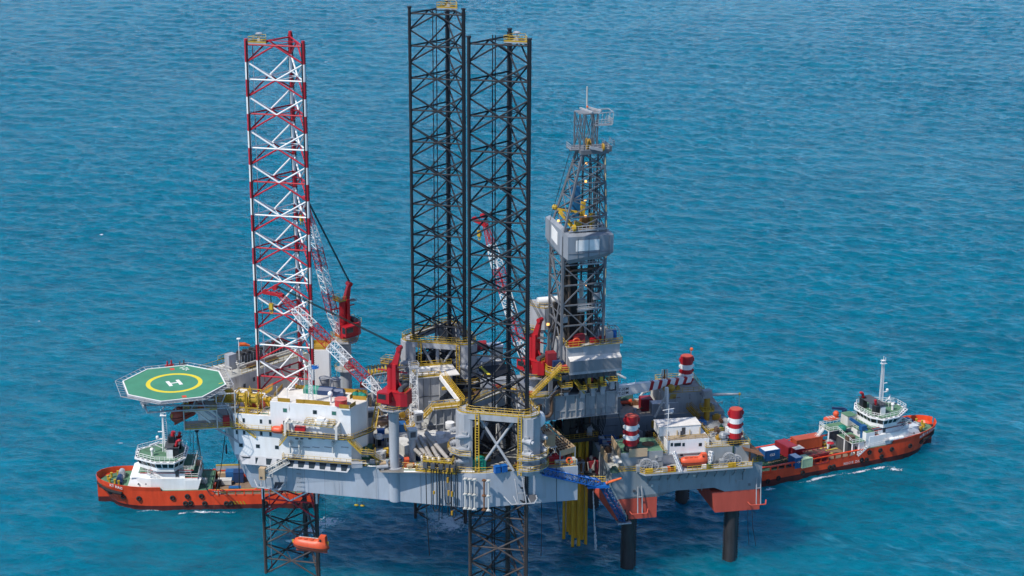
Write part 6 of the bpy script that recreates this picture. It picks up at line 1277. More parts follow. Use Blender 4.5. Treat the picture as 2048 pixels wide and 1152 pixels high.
# ================================================================ second rig at the right
R2L = {'near left': (0, 0), 'near right': (23.5, -.1), 'far right': (21.8, 33.1), 'far left': (-.5, 33.1)}
def rig2():
    T = Thing('tender_rig_hull', 'grey hull with red lower pontoons of the smaller rig at the right', 'rig hull', R2, (12, 16, 12.6))
    mb = MB(); mb.prism([(-4.6, -2.2), (6, -2.2), (9.5, -2.2), (9.5, 3.5), (-1.5, 6), (-1.5, 26), (-4.6, 26)], [17.5, 17.5, 18.6, 18.6, 17.5, 17.5, 17.5], 24.0)
    mb.prism([(9.51, -2.2), (18.6, -2.2), (18.6, 12), (9.51, 3.5)], [18.6, 18.6, 18.6, 18.6], 24.0)
    mb.prism([(18.61, -2.2), (21, -2.2), (29.4, -2.2), (29.4, 26), (20, 26), (18.61, 12)], [18.6, 17.5, 17.5, 17.5, 17.5, 18.6], 24.0)
    mb.prism([(-4.6, 26.4), (29.4, 26.4), (29.4, 38), (-4.6, 38)], 17.5, 25.0); T.add('upper_hull', mb, mat('tender grey paint', (.25, .29, .32), .55, 0, .25, .35, .22))
    for i, (x0, x1, y0, y1, w) in enumerate(((-3.6, 5.6, -2.2, 14, 0), (19.0, 29.2, -2.2, 12, 0), (19, 29.2, 24, 37, 0), (-3.6, 5.6, 24, 37, 0))):
        mb = MB(); mb.prism([(x0, y0), (x1, y0), (x1, y1), (x0-(1.2 if i == 0 else .4), y1)], 12.6, 17.49, [(x0-.9, y0), (x1, y0), (x1, y1), (x0-1.0, y1)]); T.add('pontoon', mb, REDF)
    mb = MB(); mb.box(-1.4, 6, 17.6, 18.5, 26.3, 18.4); T.add('well_floor', mb, DECKB)
    mb = MB(); mb.prism([(-4.4, -2), (18, -2), (18, 3.4), (-1.6, 5.8), (-1.6, 25.8), (-4.4, 25.8)], 24.004, 24.03); mb.prism([(18.1, -2), (29.2, -2), (29.2, 25.8), (20.2, 25.8), (18.1, 12)], 24.004, 24.03); T.add('front_deck', mb, DECK)
    mb = MB(); mb.prism([(-4.4, 26.5), (29.2, 26.5), (29.2, 37.8), (-4.4, 37.8)], 25.004, 25.03); T.add('rear_deck', mb, mat('sandy deck', (.46, .40, .33), .8, 0, .35, .4, .1, streak=False))
    for x0, x1, y0, y1, z0, z1, lab in ((-2.6, 6.9, -1.5, 6.5, 24.03, 28.0, 0), (16.6, 26.6, -1.5, 6.5, 24.03, 27.9, 1), (15.3, 24.6, 27.2, 37.0, 25.03, 30.0, 2), (-4, 4.5, 27.2, 37, 25.03, 29.6, 3)):
        mb = MB(); mb.box(x0, y0, z0, x1, y1, z1); t = T.add('leg_tower', mb, mat('tender tower grey', (.31, .335, .35), .55, 0, .25, .35, .15)); mb = MB(); mb.box(x0+.1, y0+.1, z1, x1-.1, y1-.1, z1+.03); T.add('tower_deck', mb, DECKG if lab == 0 else DECK, t)
        mb = MB(); mb.rail([(x0, y0, z1), (x1, y0, z1), (x1, y1, z1), (x0, y1, z1)] if lab else [(x1, y0, z1), (x1, y1, z1)], 1.1, .05, 1.3, .12, lab > 0); T.add('railing', mb, YEL, t)
    # front overhanging walkway with brackets
    mb = MB(); mb.m = 0; mb.prism([(2.2, -4.6), (26.5, -4.4), (27.2, -2.21), (.8, -2.21)], 23.6, 23.98); T.add('front_gallery', mb, GREYP)
    mb = MB(); mb.rail([(-3.2, -2.1, 24), (.7, -2.3, 24), (2.3, -4.5, 24), (9, -4.5, 24)], 1.1, .055, 1.2, .2); mb.rail([(11.6, -4.5, 24), (22, -4.4, 24), (26.4, -4.3, 24), (27.2, -2.3, 24), (29.2, -2.1, 24), (29.2, 6, 24)], 1.1, .055, 1.2, .2); T.add('gallery_railing', mb, YEL)
    mb = MB()
    for i in range(11): x = 3.8+i*2.1; mb.box(x-.06, -4.3, 22.9, x+.06, -2.22, 23.58); mb.beam((x, -2.3, 21.4), (x, -4.2, 23.4), .14)
    T.add('bracket', mb, HULLD)
    for px, py in ((1308, 950), (1378, 945)): pass
    # anchor racks
    for x in (1.6, 28.6):
        mb = MB(); y = -2.3; mb.path([(x-2.2, y, 14.6), (x-1.8, y-1.0, 14.2), (x+1.6, y-1.0, 14.2), (x+2.0, y, 14.8)], .14)
        T.add('anchor_rack', mb, REDF); mb = MB()
        for u in (-.5, .5): mb.path([(x+u, y-.9, 14.3), (x+u, y-.5, 18), (x+u*.8, y-.15, 20.3)], .12)
        mb.tube((x-.5, y-.5, 18.0), (x+.5, y-.5, 18.0), .1); T.add('rack_post', mb, GREYP)
    mb = MB(); mb.prism([(-4.6, 3), (-4.6, 9), (-4.4, 9), (-4.4, 3)], 24.0, 26); mb.prism([(-2.9, -1.5), (-2.75, -1.5), (-2.75, 6), (-2.9, 6)], 27.0, 29.2); T.add('bulwark_plate', mb, TAN)
    mb = MB(); mb.box(-.8, -1.75, 28.0-1.0, 3.3, -1.6, 28.9); T.add('tan_panel', mb, mat('tan panel paint', (.52, .38, .24), .6, 0, .05, .5))
    mb = MB(); mb.prism([(-4.2, -1.9), (-2.4, -1.9), (-2.4, -.4), (-4.2, -.4)], [25.9, 25.9, 27, 27], [26.0, 26.0, 27.1, 27.1]); T.add('canopy', mb, WHITEW)
    mb = MB(); mb.cyl(4.6, 2.6, 28.03, 28.1, 1.4, 20); T.add('rust_patch', mb, RUST)
    for x0, y0 in ((-4.2, -2.0), (29.0, -1.6)): mb = MB(); mb.prism([(x0-.8, y0-.6), (x0+1.1, y0-.8), (x0+1.3, y0+1), (x0-.6, y0+1)], 24.0, 25.2, [(x0-.3, y0-.2), (x0+.6, y0-.2), (x0+.6, y0+.5), (x0-.3, y0+.5)]); T.add('fairlead', mb, mat('dark green paint', (.02, .06, .04), .6))
    mb = MB()
    for k in range(5): x = 17+k*2.2
    mb.box(16.9, -1.62, 24.6, 17.7, -1.55, 26.6); mb.box(5.6, -1.62, 25.6, 6.6, -1.5, 26.7); mb.box(17.4, -1.62, 25.8, 18.2, -1.5, 26.9); T.add('louvre', mb, GREY)
    return T
rig2()
for nm, (x, y) in R2L.items():
    T = Thing('banded_column', {'near left': 'red and white banded round leg of the smaller rig, behind the tan panel', 'near right': 'red and white banded round leg through the right tower of the smaller rig', 'far right': 'red and white banded round leg beyond the tip of the white boom', 'far left': 'round leg of the smaller rig, banded top hidden by the drill floor'}[nm], 'rig leg', R2, (x, y, 0), 'tubular legs of the tender rig')
    top = 36.0 if nm != 'far right' else 36.8; sh = top-36 if nm != 'near left' else 0
    for z1, z0, m in ((36, 34.1, RED), (34.1, 32.9, WHITE), (32.9, 31.8, RED), (31.8, 30.7, WHITE), (30.7, 29.4, RED)):
        mb = MB(); mb.cyl(x, y, z0+sh, z1+sh, 1.4, 20)
        for s in (-1, 1):
            mb.box(x+s*1.3-.2, y-.28, z0+sh+.02, x+s*1.3+.2, y+.28, z1+sh-.02); mb.box(x+s*1.62-.14, y-.3, z0+sh+(z1-z0)*.3, x+s*1.62+.14, y+.3, z0+sh+(z1-z0)*.75)
        T.add('red_band' if m is RED else 'white_band', mb, m, smooth=False)
    mb = MB(); mb.cyl(x, y, -3, 29.4+sh, 1.38, 20)
    for s in (-1, 1):
        mb.box(x+s*1.42-.1, y-.2, 0, x+s*1.42+.1, y+.2, 28)
        for k in range(30): mb.box(x+s*1.62-.14, y-.2, -1+k*.62, x+s*1.62+.14, y+.2, -1+k*.62+.34)
    T.add('lower_tube', mb, LEGLOW if False else mat('dark leg tube', (.045, .042, .045), .5, 0, .6, .5, .3)); mb = MB(); mb.cyl(x, y, 28, 28.5, 1.6, 20); T.add('guide_collar', mb, BLK)
    mb = MB(); mb.cyl(x, y, 36+sh, 36.12+sh, 1.3, 20); T.add('cap', mb, REDF)
x, y = R2L['far right']; mb = MB(); mb.tube((x+1.0, y, 36.9), (x+1.0, y, 38.2), .06, 5); mb.sphere(x+1.1, y, 38.4, .42, 10); one('marker_ball', mb, ORM, 'orange ball on a stick at the top of the far banded leg', 'marker', R2, (x+1, y, 36.9))
def r2house():
    T = Thing('white_deckhouse', 'white stepped deckhouse at the middle of the smaller rig', 'deckhouse', R2, (12.5, 3, 24))
    mb = MB(); mb.box(5.9, .2, 24.03, 19.6, 6.6, 26.7); T.add('lower_storey', mb, WHITE); mb = MB(); mb.box(8.0, -.4, 26.72, 17.6, 7, 29.7); T.add('middle_storey', mb, WHITE)
    mb = MB(); mb.box(7.0, 2.4, 29.72, 16.4, 6.9, 31.8); T.add('upper_cabin', mb, WHITE); mb = MB(); mb.box(6.9, 2.3, 31.8, 16.5, 7.0, 31.92); T.add('cabin_roof', mb, ROOFW); mb = MB(); mb.box(8.1, -.3, 29.705, 17.5, 2.38, 29.74); T.add('roof_deck', mb, mat('rusty roof', (.34, .27, .20), .8, 0, .4, .5, .2, streak=False))
    mb = MB(); mb.box(5.6, -.9, 26.55, 20.6, .19, 26.71); mb.box(4.6, .2, 26.55, 5.89, 6.4, 26.7); T.add('gallery_floor', mb, GREYP); mb = MB(); mb.box(5.0, .2, 26.72, 7.98, 6.4, 26.76); T.add('green_gallery', mb, DECKG)
    def w(px, py, ww, h, y, m=GLASS): x, z = R2.ly(px, py, y); mb = MB(); mb.box(x-ww/2, y-.05, z-h/2, x+ww/2, y-.01, z+h/2); T.add('window', mb, m)
    for px, ww in ((1343.5, .55), (1355, 1.5), (1367, .55), (1400.5, .7)): w(px, 889, ww, .75, -.4)
    w(1348, 912, .5, .5, -.4); w(1363, 910, .6, .5, -.4); w(1418, 905, .45, .7, -.4)
    for px, ww, hh in ((1324, 1.0, 1.7), (1341, .5, .6), (1427, .9, 1.7), (1437, .5, 1.3)): w(px, 937, ww, hh, .2, GREYD)
    mb = MB(); x, z = R2.ly(1367, 860, 2.4); mb.box(x-.4, 2.34, z-1.0, x+.4, 2.4, z+.6); mb.box(x-.9, 1.2, 29.74, x-.3, 1.8, 30.9); T.add('doorway', mb, GREYD); mb = MB(); mb.rail([(8, -.4, 29.72), (17.6, -.4, 29.72), (17.6, 7, 29.72)], 1.0, .03, 1.6); mb.rail([(5.6, -.85, 26.7), (8, -.85, 26.7)], 1, .05, 1); mb.rail([(5, 6.3, 26.7), (5, .3, 26.7), (5.7, -.8, 26.7)], 1.1, .06, 1, .1); mb.rail([(17.6, -.85, 26.7), (20.6, -.85, 26.7)], 1, .05, 1); T.add('railing', mb, YEL)
    mb = MB(); mb.stair((17.7, 6.5, 29.7), (21.5, 9.5, 25.8), .8); mb.stair((5.3, 6.6, 26.7), (2.0, 8.8, 24.0), .8); mb.beam((17.6, 7, 28), (23.5, 10, 27.6), .3); T.add('stair', mb, YELD)
    for x, h in ((8.8, 1.4), (11, 1.2), (13.9, 1.2), (16.2, 1.6)): mb = MB(); mb.beam((x, 2.2, 29.74), (x, 2.2, 29.74+h), .12); T.add('roof_post', mb, YEL)
    x, z = R2.ly(1336, 870, -.6); zt = R2.ly(1339, 817, -.6)[1]; zb = 26.7; T = Thing('radio_mast', 'slim white pole mast in front of the white deckhouse', 'mast', R2, (x, -.7, zb)); mb = MB(); mb.tube((x-.3, -.7, zb), (x, -.7, zt), .09, 8); T.add('pole', mb, WHITE); mb = MB(); mb.tube((x-1.4, -.7, zt-.3), (x+1.2, -.7, zt), .07, 5); mb.tube((x, -.7, zt), (x, -.7, zt+.9), .05, 5); mb.tube((x-.9, -.7, zt-1.2), (x+.8, -.7, zt-1.0), .05, 5); T.add('yard', mb, WHITE)
r2house()
x, z = R2.ly(1388, 922, -2.6); p = R2.w(x, -2.6); lifeboat((p.x, p.y, z), 9, 6.6, 'orange lifeboat hung in front of the white deckhouse of the smaller rig', 'lifeboats', H=2.5, B=2.2)
def r2davit():
    T = Thing('davit', 'white lattice davit arm at the left of the orange lifeboat on the smaller rig', 'davit', R2, (9, -3.5, 24)); mb = MB(); x, z = R2.ly(1354, 948, -4.3); mb.truss((x+1.0, -4.2, 24), (x-.6, -3.4, 28.2), .9, .5, 7, .1); T.add('arm', mb, WHITE); x, _ = R2.ly(1416, 930, -3); mb = MB(); mb.truss((x, -3.4, 24), (x+.6, -3.0, 27.6), .8, .5, 5, .09); T.add('arm', mb, WHITE)
    for px, py, m, l, w in ((1346, 938, YEL, 'yellow locker on the front gallery under the davit', 1.1), (1341, 945, LIFE, 'orange locker on the front gallery left of the davit', 1.4), (1418, 932, GRN, 'green raft canister at the right of the hung lifeboat', .9), (1408, 936, WHITE, 'white raft canister under the hung lifeboat', .9), (1330, 945, GREYP, 'grey locker left of the orange one on the front gallery', 1.0)):
        x, _ = R2.ly(px, py, -3.8); mb = MB(); mb.box(x-w/2, -4.1, 24.0, x+w/2, -3.3, 24.9); mb.box(x-w/2-.04, -4.14, 24.9, x+w/2+.04, -3.26, 25.0); one('locker', mb, m, l, 'locker', R2, (x, -3.7, 24), 'lockers on the front gallery')
    for px, py, l in ((1291, 928, 'left mooring winch with a big grey spoked wheel below the tan panel'), (1457, 918, 'right mooring winch with a big grey spoked wheel below the right tower')):
        x, _ = R2.ly(px, py, -2.3); T = Thing('mooring_winch', l, 'winch', R2, (x, -2.9, 24), 'mooring winches on the tender rig')
        mb = MB()
        for dx, r in ((0, 1.35), (1.7, 1.0)):
            c = (x+dx, -2.9, 24.2+r)
            for yy in (-.25, .25): mb.torus((c[0], c[1]+yy, c[2]), (.15, 1, 0), r, .1, 20, 5); [mb.beam((c[0], c[1]+yy, c[2]), (c[0]+r*cos(a), c[1]+yy, c[2]+r*sin(a)), .1) for a in [k*pi/4 for k in range(8)]]
        T.add('wheel', mb, GREYP); mb = MB(); mb.tube((x-1.6, -2.5, 25.1), (x+2.4, -2.5, 25.1), .5, 10); mb.box(x-2.1, -3.1, 24.03, x-1.2, -1.8, 25.3); mb.box(x-1.6, -3.2, 24.02, x+2.8, -2.2, 24.25); T.add('drum', mb, GREY)
        mb = MB(); mb.box(x-.4, -3.9, 24.02, x+1.3, -3.5, 24.9); T.add('guard', mb, YEL)
r2davit()
def r2top():
    def bx(name, px, py, z, w, d, h, m, l, cat, yaw=0, lid=None): return box_thing(name, px, py, z, w, d, h, m, l, cat, yaw, R2, None, lid)
    x, y = R2.at(1291, 818, 25.1); container(x, y, 25.05, 2.5, 2.6, 2.9, CRED, 'maroon container on the rear deck of the smaller rig', R2)
    x, y = R2.at(1322, 826, 25.1); container(x+.8, y+.6, 25.05, 6.2, 2.4, 2.6, GREYP, 'grey container in front of the rear deckhouses of the smaller rig', R2, 0, None, WHITE)
    bx('deck_cabin', 1334, 798, 26.2, 4.4, 3.0, 2.4, WHITEW, 'white cabin left of the rear tower of the smaller rig', 'cabin', 0, WHITE)
    x, y = R2.at(1313, 797, 26); mb = MB(); mb.cyl(x, y, 25.05, 29.0, 1.5, 18); mb.cyl(x, y, 29.0, 29.4, 1.7, 18); mb.cyl(x, y, 29.4, 29.9, .8, 14); one('round_tank', mb, WHITEW, 'round white tank behind the maroon container', 'tank', R2, (x, y, 25), smooth=True)
    mb = MB(); mb.path([(x-4, y-.5, 25.1), (x-4, y-.5, 27.2), (x-3.4, y-.2, 27.8), (x-1.4, y, 28.2)], .3, 8); one('bent_duct', mb, GREYP, 'pale bent duct beside the round white tank', 'duct', R2, (x-4, y, 25), smooth=True)
    x, y = R2.at(1248, 805, 25.6); T = Thing('covered_boat', 'small orange boat under a dark green cover at the rear deck edge', 'boat', R2, (x, y, 25)); vs, fs = lifeboat_mesh(5.2, 1.9, 1.6); mb = MB(); mb.add([(x+a, y+b, 25.9+c) for a, b, c in vs], fs); T.add('hull', mb, LIFE, smooth=True); mb = MB(); mb.prism([(x-2.0, y-.8), (x+2.2, y-.8), (x+2.2, y+.8), (x-2.0, y+.8)], 26.2, [26.9, 28.2, 28.2, 26.9], [(x-1.8, y-.2), (x+1.9, y-.3), (x+1.9, y+.3), (x-1.8, y+.2)]); T.add('cover', mb, mat('cover green', (.04, .10, .09), .7))
    for i, px in enumerate((1325, 1329.5, 1334.5)):
        x, z = R2.ly(px, 739, 31.5); mb = MB(); mb.tube((x, 31.5, 25.1), (x, 31.5, z), .2, 8); mb.tube((x-.2, 31.5, z-2), (x-.2, 31.5, z-1.8), .3, 8); one('vent_pipe', mb, WHITEW if i != 1 else RUST, ['left of three tall thin vent pipes behind the white boom', 'rusty middle one of three tall vent pipes behind the white boom', 'right of three tall thin vent pipes behind the white boom'][i], 'pipe', R2, (x, 31.5, 25), 'tall vent pipes on the rear deck')
    # white box boom with red stripes resting on the rear tower
    a = Vector((*R2.at(1222, 784, 31.6), 31.6)); b = Vector((*R2.at(1382, 758, 31.9), 31.9)); T = Thing('white_box_boom', 'long white tapered boom with red stripes lying behind the drill floor', 'boom', R2, tuple(a)); d = b-a
    def seg(t0, t1, m, nm):
        mb = MB(); p, q = a+d*t0, a+d*t1; s = Vector((-d.y, d.x, 0)).normalized(); h0, h1 = 2.9-1.7*t0, 2.9-1.7*t1; vs = []
        for e, h in ((p, h0), (q, h1)): vs += [e-s*.5+Vector((0, 0, -h/2)), e+s*.5+Vector((0, 0, -h/2)), e+s*.5+Vector((0, 0, h/2)), e-s*.5+Vector((0, 0, h/2))]
        sk = d.normalized()*.5
        for k in (2, 3, 6, 7): vs[k] = vs[k]+sk
        mb.add(vs, [(0, 3, 2, 1), (4, 5, 6, 7), (0, 1, 5, 4), (1, 2, 6, 5), (2, 3, 7, 6), (3, 0, 4, 7)]); T.add(nm, mb, m)
    seg(0, .46, WHITE, 'box_beam'); t = .46
    for k in range(5): seg(t, t+.042, RED, 'red_stripe'); seg(t+.042, t+.105, WHITE, 'white_stripe'); t += .105
    mb = MB(); p = a+d*.12; s = Vector((-d.y, d.x, 0)).normalized(); 
    for k, tx in enumerate(('27T-35M', '27T-21M')): put_text(mb, tx, .95, p-s*.54+Vector((0, 0, .35-.95*k)), d.normalized(), (0, 0, 1))
    T.add('lettering', mb, BLK); mb = MB()
    for t in (.1, .3, .5, .9): p = a+d*t+Vector((0, 0, 1.4-.8*t)); mb.tube(p, p+Vector((0, 0, .9)), .05, 4)
    T.add('rail_post', mb, WHITE)
    # king post
    x, y = R2.at(1334, 846, 24.4); T = Thing('kingpost', 'white A-shaped post with small dome in front of the rear tower', 'post', R2, (x, y, 24)); zt = R2.ly(1331, 775, y)[1]; mb = MB(); mb.beam((x, y, 24.0), (x-.3, y, zt), .7); T.add('post', mb, WHITE); mb = MB(); mb.beam((x-3.0, y, 26), (x-.6, y, 31), .35); mb.ladder((x-.5, y-.4, 24), (x-.7, y-.4, zt), .5); T.add('brace', mb, WHITEW); mb = MB(); mb.sphere(x+.8, y, zt-6.0, .75, 12); T.add('dome', mb, WHITE, smooth=True); mb = MB(); mb.box(x-4, y-1.5, 24, x-.8, y-.8, 25.6); T.add('yellow_guard', mb, YELD)
    # small crane at the right rear corner
    x, y = R2.at(1413, 838, 24.2); T = Thing('provision_crane', 'small grey crane on a yellow pedestal at the rear right corner, jib pointing right', 'crane', R2, (x, y, 24)); mb = MB(); mb.cyl(x, y, 24, 29.6, .7, 12); T.add('pedestal', mb, YELD, smooth=True); mb = MB(); mb.box(x-1.4, y-1.2, 26.4, x+1.4, y+1.2, 26.5); mb.rail([(x-1.4, y-1.2, 26.5), (x+1.4, y-1.2, 26.5), (x+1.4, y+1.2, 26.5), (x-1.4, y+1.2, 26.5)], 1.1, .06, .8, .25, True); T.add('platform', mb, YEL)
    mb = MB(); mb.box(x-1.2, y-.8, 29.6, x+.9, y+.8, 31.4); mb.tube((x-.2, y-1, 30.6), (x-.2, y+1, 30.6), .7, 10); T.add('machinery', mb, GREY); e = R2.ly(1479, 788, y); mb = MB(); mb.tube((x+.6, y, 30.2), (e[0], y, e[1]), .36, 10, .22); T.add('jib', mb, GREYP, smooth=True); mb = MB(); mb.sphere(e[0], y, e[1], .35, 8); mb.tube((e[0], y, e[1]), (e[0], y, e[1]-7), .03, 4); T.add('jib_tip', mb, YEL)
    # striped square and ladders on the rear tower, drum on top
    x, z = R2.ly(1345, 793, 27.1); mb = MB()
    for k in range(5): mb.prism([(x-.7+k*.3, 27.12), (x-.5+k*.3, 27.12), (x-.5+k*.3, 27.17), (x-.7+k*.3, 27.17)], z-.6, z+.6, [(x-.4+k*.3, 27.12), (x-.2+k*.3, 27.12), (x-.2+k*.3, 27.17), (x-.4+k*.3, 27.17)])
    one('hazard_panel', mb, YEL, 'yellow striped hazard panel on the left face of the rear tower', 'panel', R2, (x, 27.1, z))
    x, y = R2.at(1342, 779, 30.6); mb = MB(); mb.sphere(x, y, 31.0, 1.0, 12, .9); mb.tube((x-1.8, y, 30.9), (x, y, 30.9), .5, 10); one('tower_drum', mb, YELD, 'brown drum on the left corner of the rear tower', 'drum', R2, (x, y, 30))
    bx('deck_grating', 1370, 850, 24.2, 5.0, 3.6, .5, YELD, 'ochre grating frames between the white deckhouse and rear tower', 'grating', 8)
    for i, (px, py) in enumerate(((1384, 838), (1391, 836))): x, y = R2.at(px, py, 24.1); mb = MB(); mb.stair((x-1.0, y+1.2, 26.6), (x+1.4, y-1.4, 24.1), .6); one('deck_stair', mb, YELD, ['left yellow stair below the rear tower', 'right yellow stair below the rear tower'][i], 'stairs', R2, (x, y, 24), 'yellow stairs below the rear tower')
    bx('pipe_bin', 1396, 850, 24.1, 3.6, 1.4, .9, BLUE, 'faded blue pipe bin right of the ochre gratings', 'bin', 4)
    # crane unit on the right tower
    x, y = R2.at(1449, 886, 28); T = Thing('tower_crane_unit', 'folded grey crane unit left of the right banded leg', 'crane', R2, (x, y, 28)); mb = MB(); mb.cyl(x, y, 28, 29.2, .8, 12); mb.sphere(x-.4, y, 29.8, 1.0, 10); mb.box(x-1.2, y-.6, 29.4, x+1.8, y+.6, 30.2); T.add('body', mb, GREY); mb = MB(); mb.beam((x-.6, y-.6, 30.6), (x+2.6, y-.6, 30.2), .4); mb.box(x+1.4, y-.9, 30.2, x+2.1, y-.4, 32.2); T.add('arm', mb, GREYP)
    mb = MB(); mb.box(x+1.3, -1.75, 24.2, x+1.6, -1.6, 28); one('green_drain_pipe', mb, mat('dark green paint', (.02, .06, .04), .6), 'dark green pipe down the front of the right tower', 'pipe', R2, (x+1.4, -1.7, 24))
    bx('control_box', 1455, 868, 28, .9, .7, 1.6, WHITE, 'white control box by the right banded leg', 'cabinet')
    # rust canopy roof at the right edge beside the ship
    x, y = R2.at(1500, 905, 26); mb = MB(); mb.prism([(x-2, y-2), (x+2.6, y-2.4), (x+1.8, y+3), (x-2, y+3)], [27.4, 25.8, 26.2, 28], [27.5, 25.9, 26.3, 28.1]); mb.box(x-.3, y-.3, 24, x+.1, y+.1, 26.6); one('rusty_canopy', mb, RUST, 'rusty slanted canopy at the right edge of the smaller rig', 'canopy', R2, (x, y, 26))
    # clutter in the moonpool well, each countable lump a thing of its own
    random.seed(11)
    kinds = [(DARK, 'dark greasy machine', 'machinery'), (GREYD, 'charcoal machinery block', 'machinery'), (CRED, 'dark red valve block', 'valve block'), (GREYP, 'pale machinery box', 'machinery'), (BLUED, 'dark blue machine', 'machinery'), (PIPEB, 'brown rusty block', 'machinery'), (DARK, 'black hose heap', 'machinery'), (GREY, 'grey machine', 'machinery')]
    spots = [(1150, 850, 26, 2.2, 2, 7), (1172, 870, 25, 2.4, 2, 7), (1185, 900, 24, 2.2, 2.4, 3.4), (1212, 872, 23, 2.4, 2.4, 3.6), (1240, 872, 22, 2, 2, 3), (1228, 905, 22, 2.4, 2, 3), (1180, 940, 22, 2.4, 2.2, 3), (1198, 915, 21, 1.6, 1.6, 2.6), (1166, 905, 21, 1.6, 1.4, 4), (1255, 870, 24, 2.4, 1.6, 1.6), (1205, 850, 23, 2, 2, 3.4), (1160, 930, 20, 2, 1.8, 2.6)]
    words = ['under the left end of the dark cantilever', 'in the well below the cantilever middle', 'beside the sloping yellow walkway', 'below the blue frame in the well', 'right of the blue frame in the well', 'left of the near banded leg', 'above the orange tip of the blue gangway', 'in the centre of the well', 'at the left edge of the well', 'just behind the near banded leg', 'at the back wall of the well', 'above the yellow conductors']
    for i, (px, py, z, w, d, h) in enumerate(spots):
        m, l, c = kinds[i % 8]; x, y = R2.at(px, py, z); T = Thing('machinery_block', l+' '+words[i], c, R2, (x, y, 18.4)); mb = MB(); mb.box(x-w/2, y-d/2, 18.4, x+w/2, y+d/2, 18.4+h); T.add('body', mb, m); mb = MB()
        for k in range(5): a_ = (x+random.uniform(-1, 1)*w*.6, y-d/2-random.uniform(.1, .5)); mb.tube((*a_, 18.4+random.uniform(0, h*.4)), (a_[0]+random.uniform(-.5, .5), a_[1], 18.4+h*random.uniform(.7, 1.2)), random.choice((.08, .14, .22)), 6)
        mb.cyl(x+random.uniform(-.3, .3), y, 18.4+h, 18.4+h+.8, .4, 8); T.add('pipework', mb, random.choice([DARK, STEEL, YELD, GREYP, RUST]))
    mb = MB(); x, y = R2.at(1143, 835, 28); z0 = 18; mb.box(x-.8, y, z0, x+.5, y+.4, 30); one('white_post', mb, WHITEW, 'rust-streaked white column at the left edge of the smaller rig well', 'column', R2, (x, y, z0))
    T = Thing('bridge_walkway', 'long dark walkway with yellow rails sloping through the well between the rigs', 'walkway', R2, (-1, 20, 20)); a = Vector((*R2.at(1138, 842, 22), 22)); b = Vector((*R2.at(1232, 935, 22.2), 22.2)); mb = MB(); mb.beam(a, b, 1.6, .35); T.add('deck', mb, GREYD); mb = MB(); s = Vector((1, 0, 0))*.8; mb.rail([a-s, b-s], 1.1, .06, 1.2, .2); mb.rail([a+s, b+s], 1.1, .06, 1.2, .2); T.add('railing', mb, YELD)
    T = Thing('derrick_base_stack', 'dark well-control stack with black hoses hanging below the cantilever', 'well equipment', X, (24, 0, 34)); mb = MB()
    for x, y, r, z0, z1 in ((23.4, 0, 1.0, 27, 34), (25.2, 1, .6, 25, 34), (26.4, -1, .8, 28, 34), (22.4, 2, .5, 22, 34)): mb.cyl(x, y, z0, z1, r, 12); mb.cyl(x, y, z0+1, z0+1.6, r+.4, 12); mb.box(x-r-.3, y-.5, z0+3, x+r+.3, y+.5, z0+4.4)
    T.add('stack', mb, DARK); mb = MB()
    for k in range(6): x0 = 27.2+k*.35; mb.path([(x0, -2, 33.8), (x0+.1, -2, 30-k*.3), (x0+.7, -2, 28.4-k*.4), (x0+1.6, -2, 29.2), (x0+2.0, -2, 33.6)], .12, 5)
    T.add('hose', mb, BLK); 
    x, z = R2.ly(1216, 860, 20); T = Thing('blue_work_frame', 'bright blue open frame and post standing in the well', 'frame', R2, (x, 14, 18.4)); x, y = R2.at(1214, 890, 23.4); mb = MB(); q = [(x-1.8, y-1), (x+1.8, y-1), (x+1.8, y+1.2), (x-1.8, y+1.2)]
    for zz in (25.2, 24.3):
        for a, b in zip(q, q[1:]+q[:1]): mb.beam((*a, zz), (*b, zz), .16)
    for a in q: mb.beam((*a, 24.2), (*a, 25.3), .14)
    T.add('frame', mb, BLUE); mb = MB(); mb.beam((x-1.7, y-1, 18.4), (x-1.7, y-1, 25.4), .6); mb.beam((x-1.7, y-1, 24.5), (x+3, y-.2, 21), .3); T.add('post', mb, BLUED); mb = MB(); mb.box(x-1.4, y-.6, 22.6, x+1.6, y+.9, 24.0); T.add('red_core', mb, CRED)
r2top()
for px0, py0, px1, py1, l in ((1245, 900, 1218, 1110, None), (1495, 1035, 1498, 1090, 'left of two thin black lines hanging under the right pontoon'), (1503, 1035, 1512, 1093, 'right of two thin black lines hanging under the right pontoon')):
    if not l: continue
    x, z = R2.ly(px0, py0, -2.4); x2, z2 = R2.ly(px1, py1, -2.4); mb = MB(); mb.path([(x, -2.4, 13), (x+(x2-x)*.3, -2.4, (13+z2)/2), (x2, -2.4, z2)], .06, 5); one('hanging_line', mb, BLK, l, 'line', R2, (x, -2.4, 13), 'black lines under the right pontoon')
mb = MB(); a = X.w(31.4, -8, 34.4); b = R2.w(2.6, 8, 24.5); mb.path([a.lerp(b, t/10)+Vector((0, 0, -1.5*sin(pi*t/10))) for t in range(11)], .08, 5); one('umbilical_line', mb, BLK, 'black line from the cantilever end down into the smaller rig', 'line', WF, tuple(a))
# water discharged from the well falling to the sea
mb = MB(); random.seed(5)
x, y = WF.at(1192, 1098, 0)
for k in range(46):
    t = k/45; z = 14*(1-t); w = .05+.22*t
    for j in range(5): mb.sphere(x-.9+.9*t+random.uniform(-w, w), y+random.uniform(-w, w), z+random.uniform(-.2, .2), random.uniform(.06, .13), 5, 2.6)
o = one('falling_water', mb, mat('falling water', (.62, .70, .74), .3, 0, 0), 'thin white stream of water falling into the sea by the yellow conductors', 'water', WF, (x, y, 0)); o['kind'] = 'stuff'
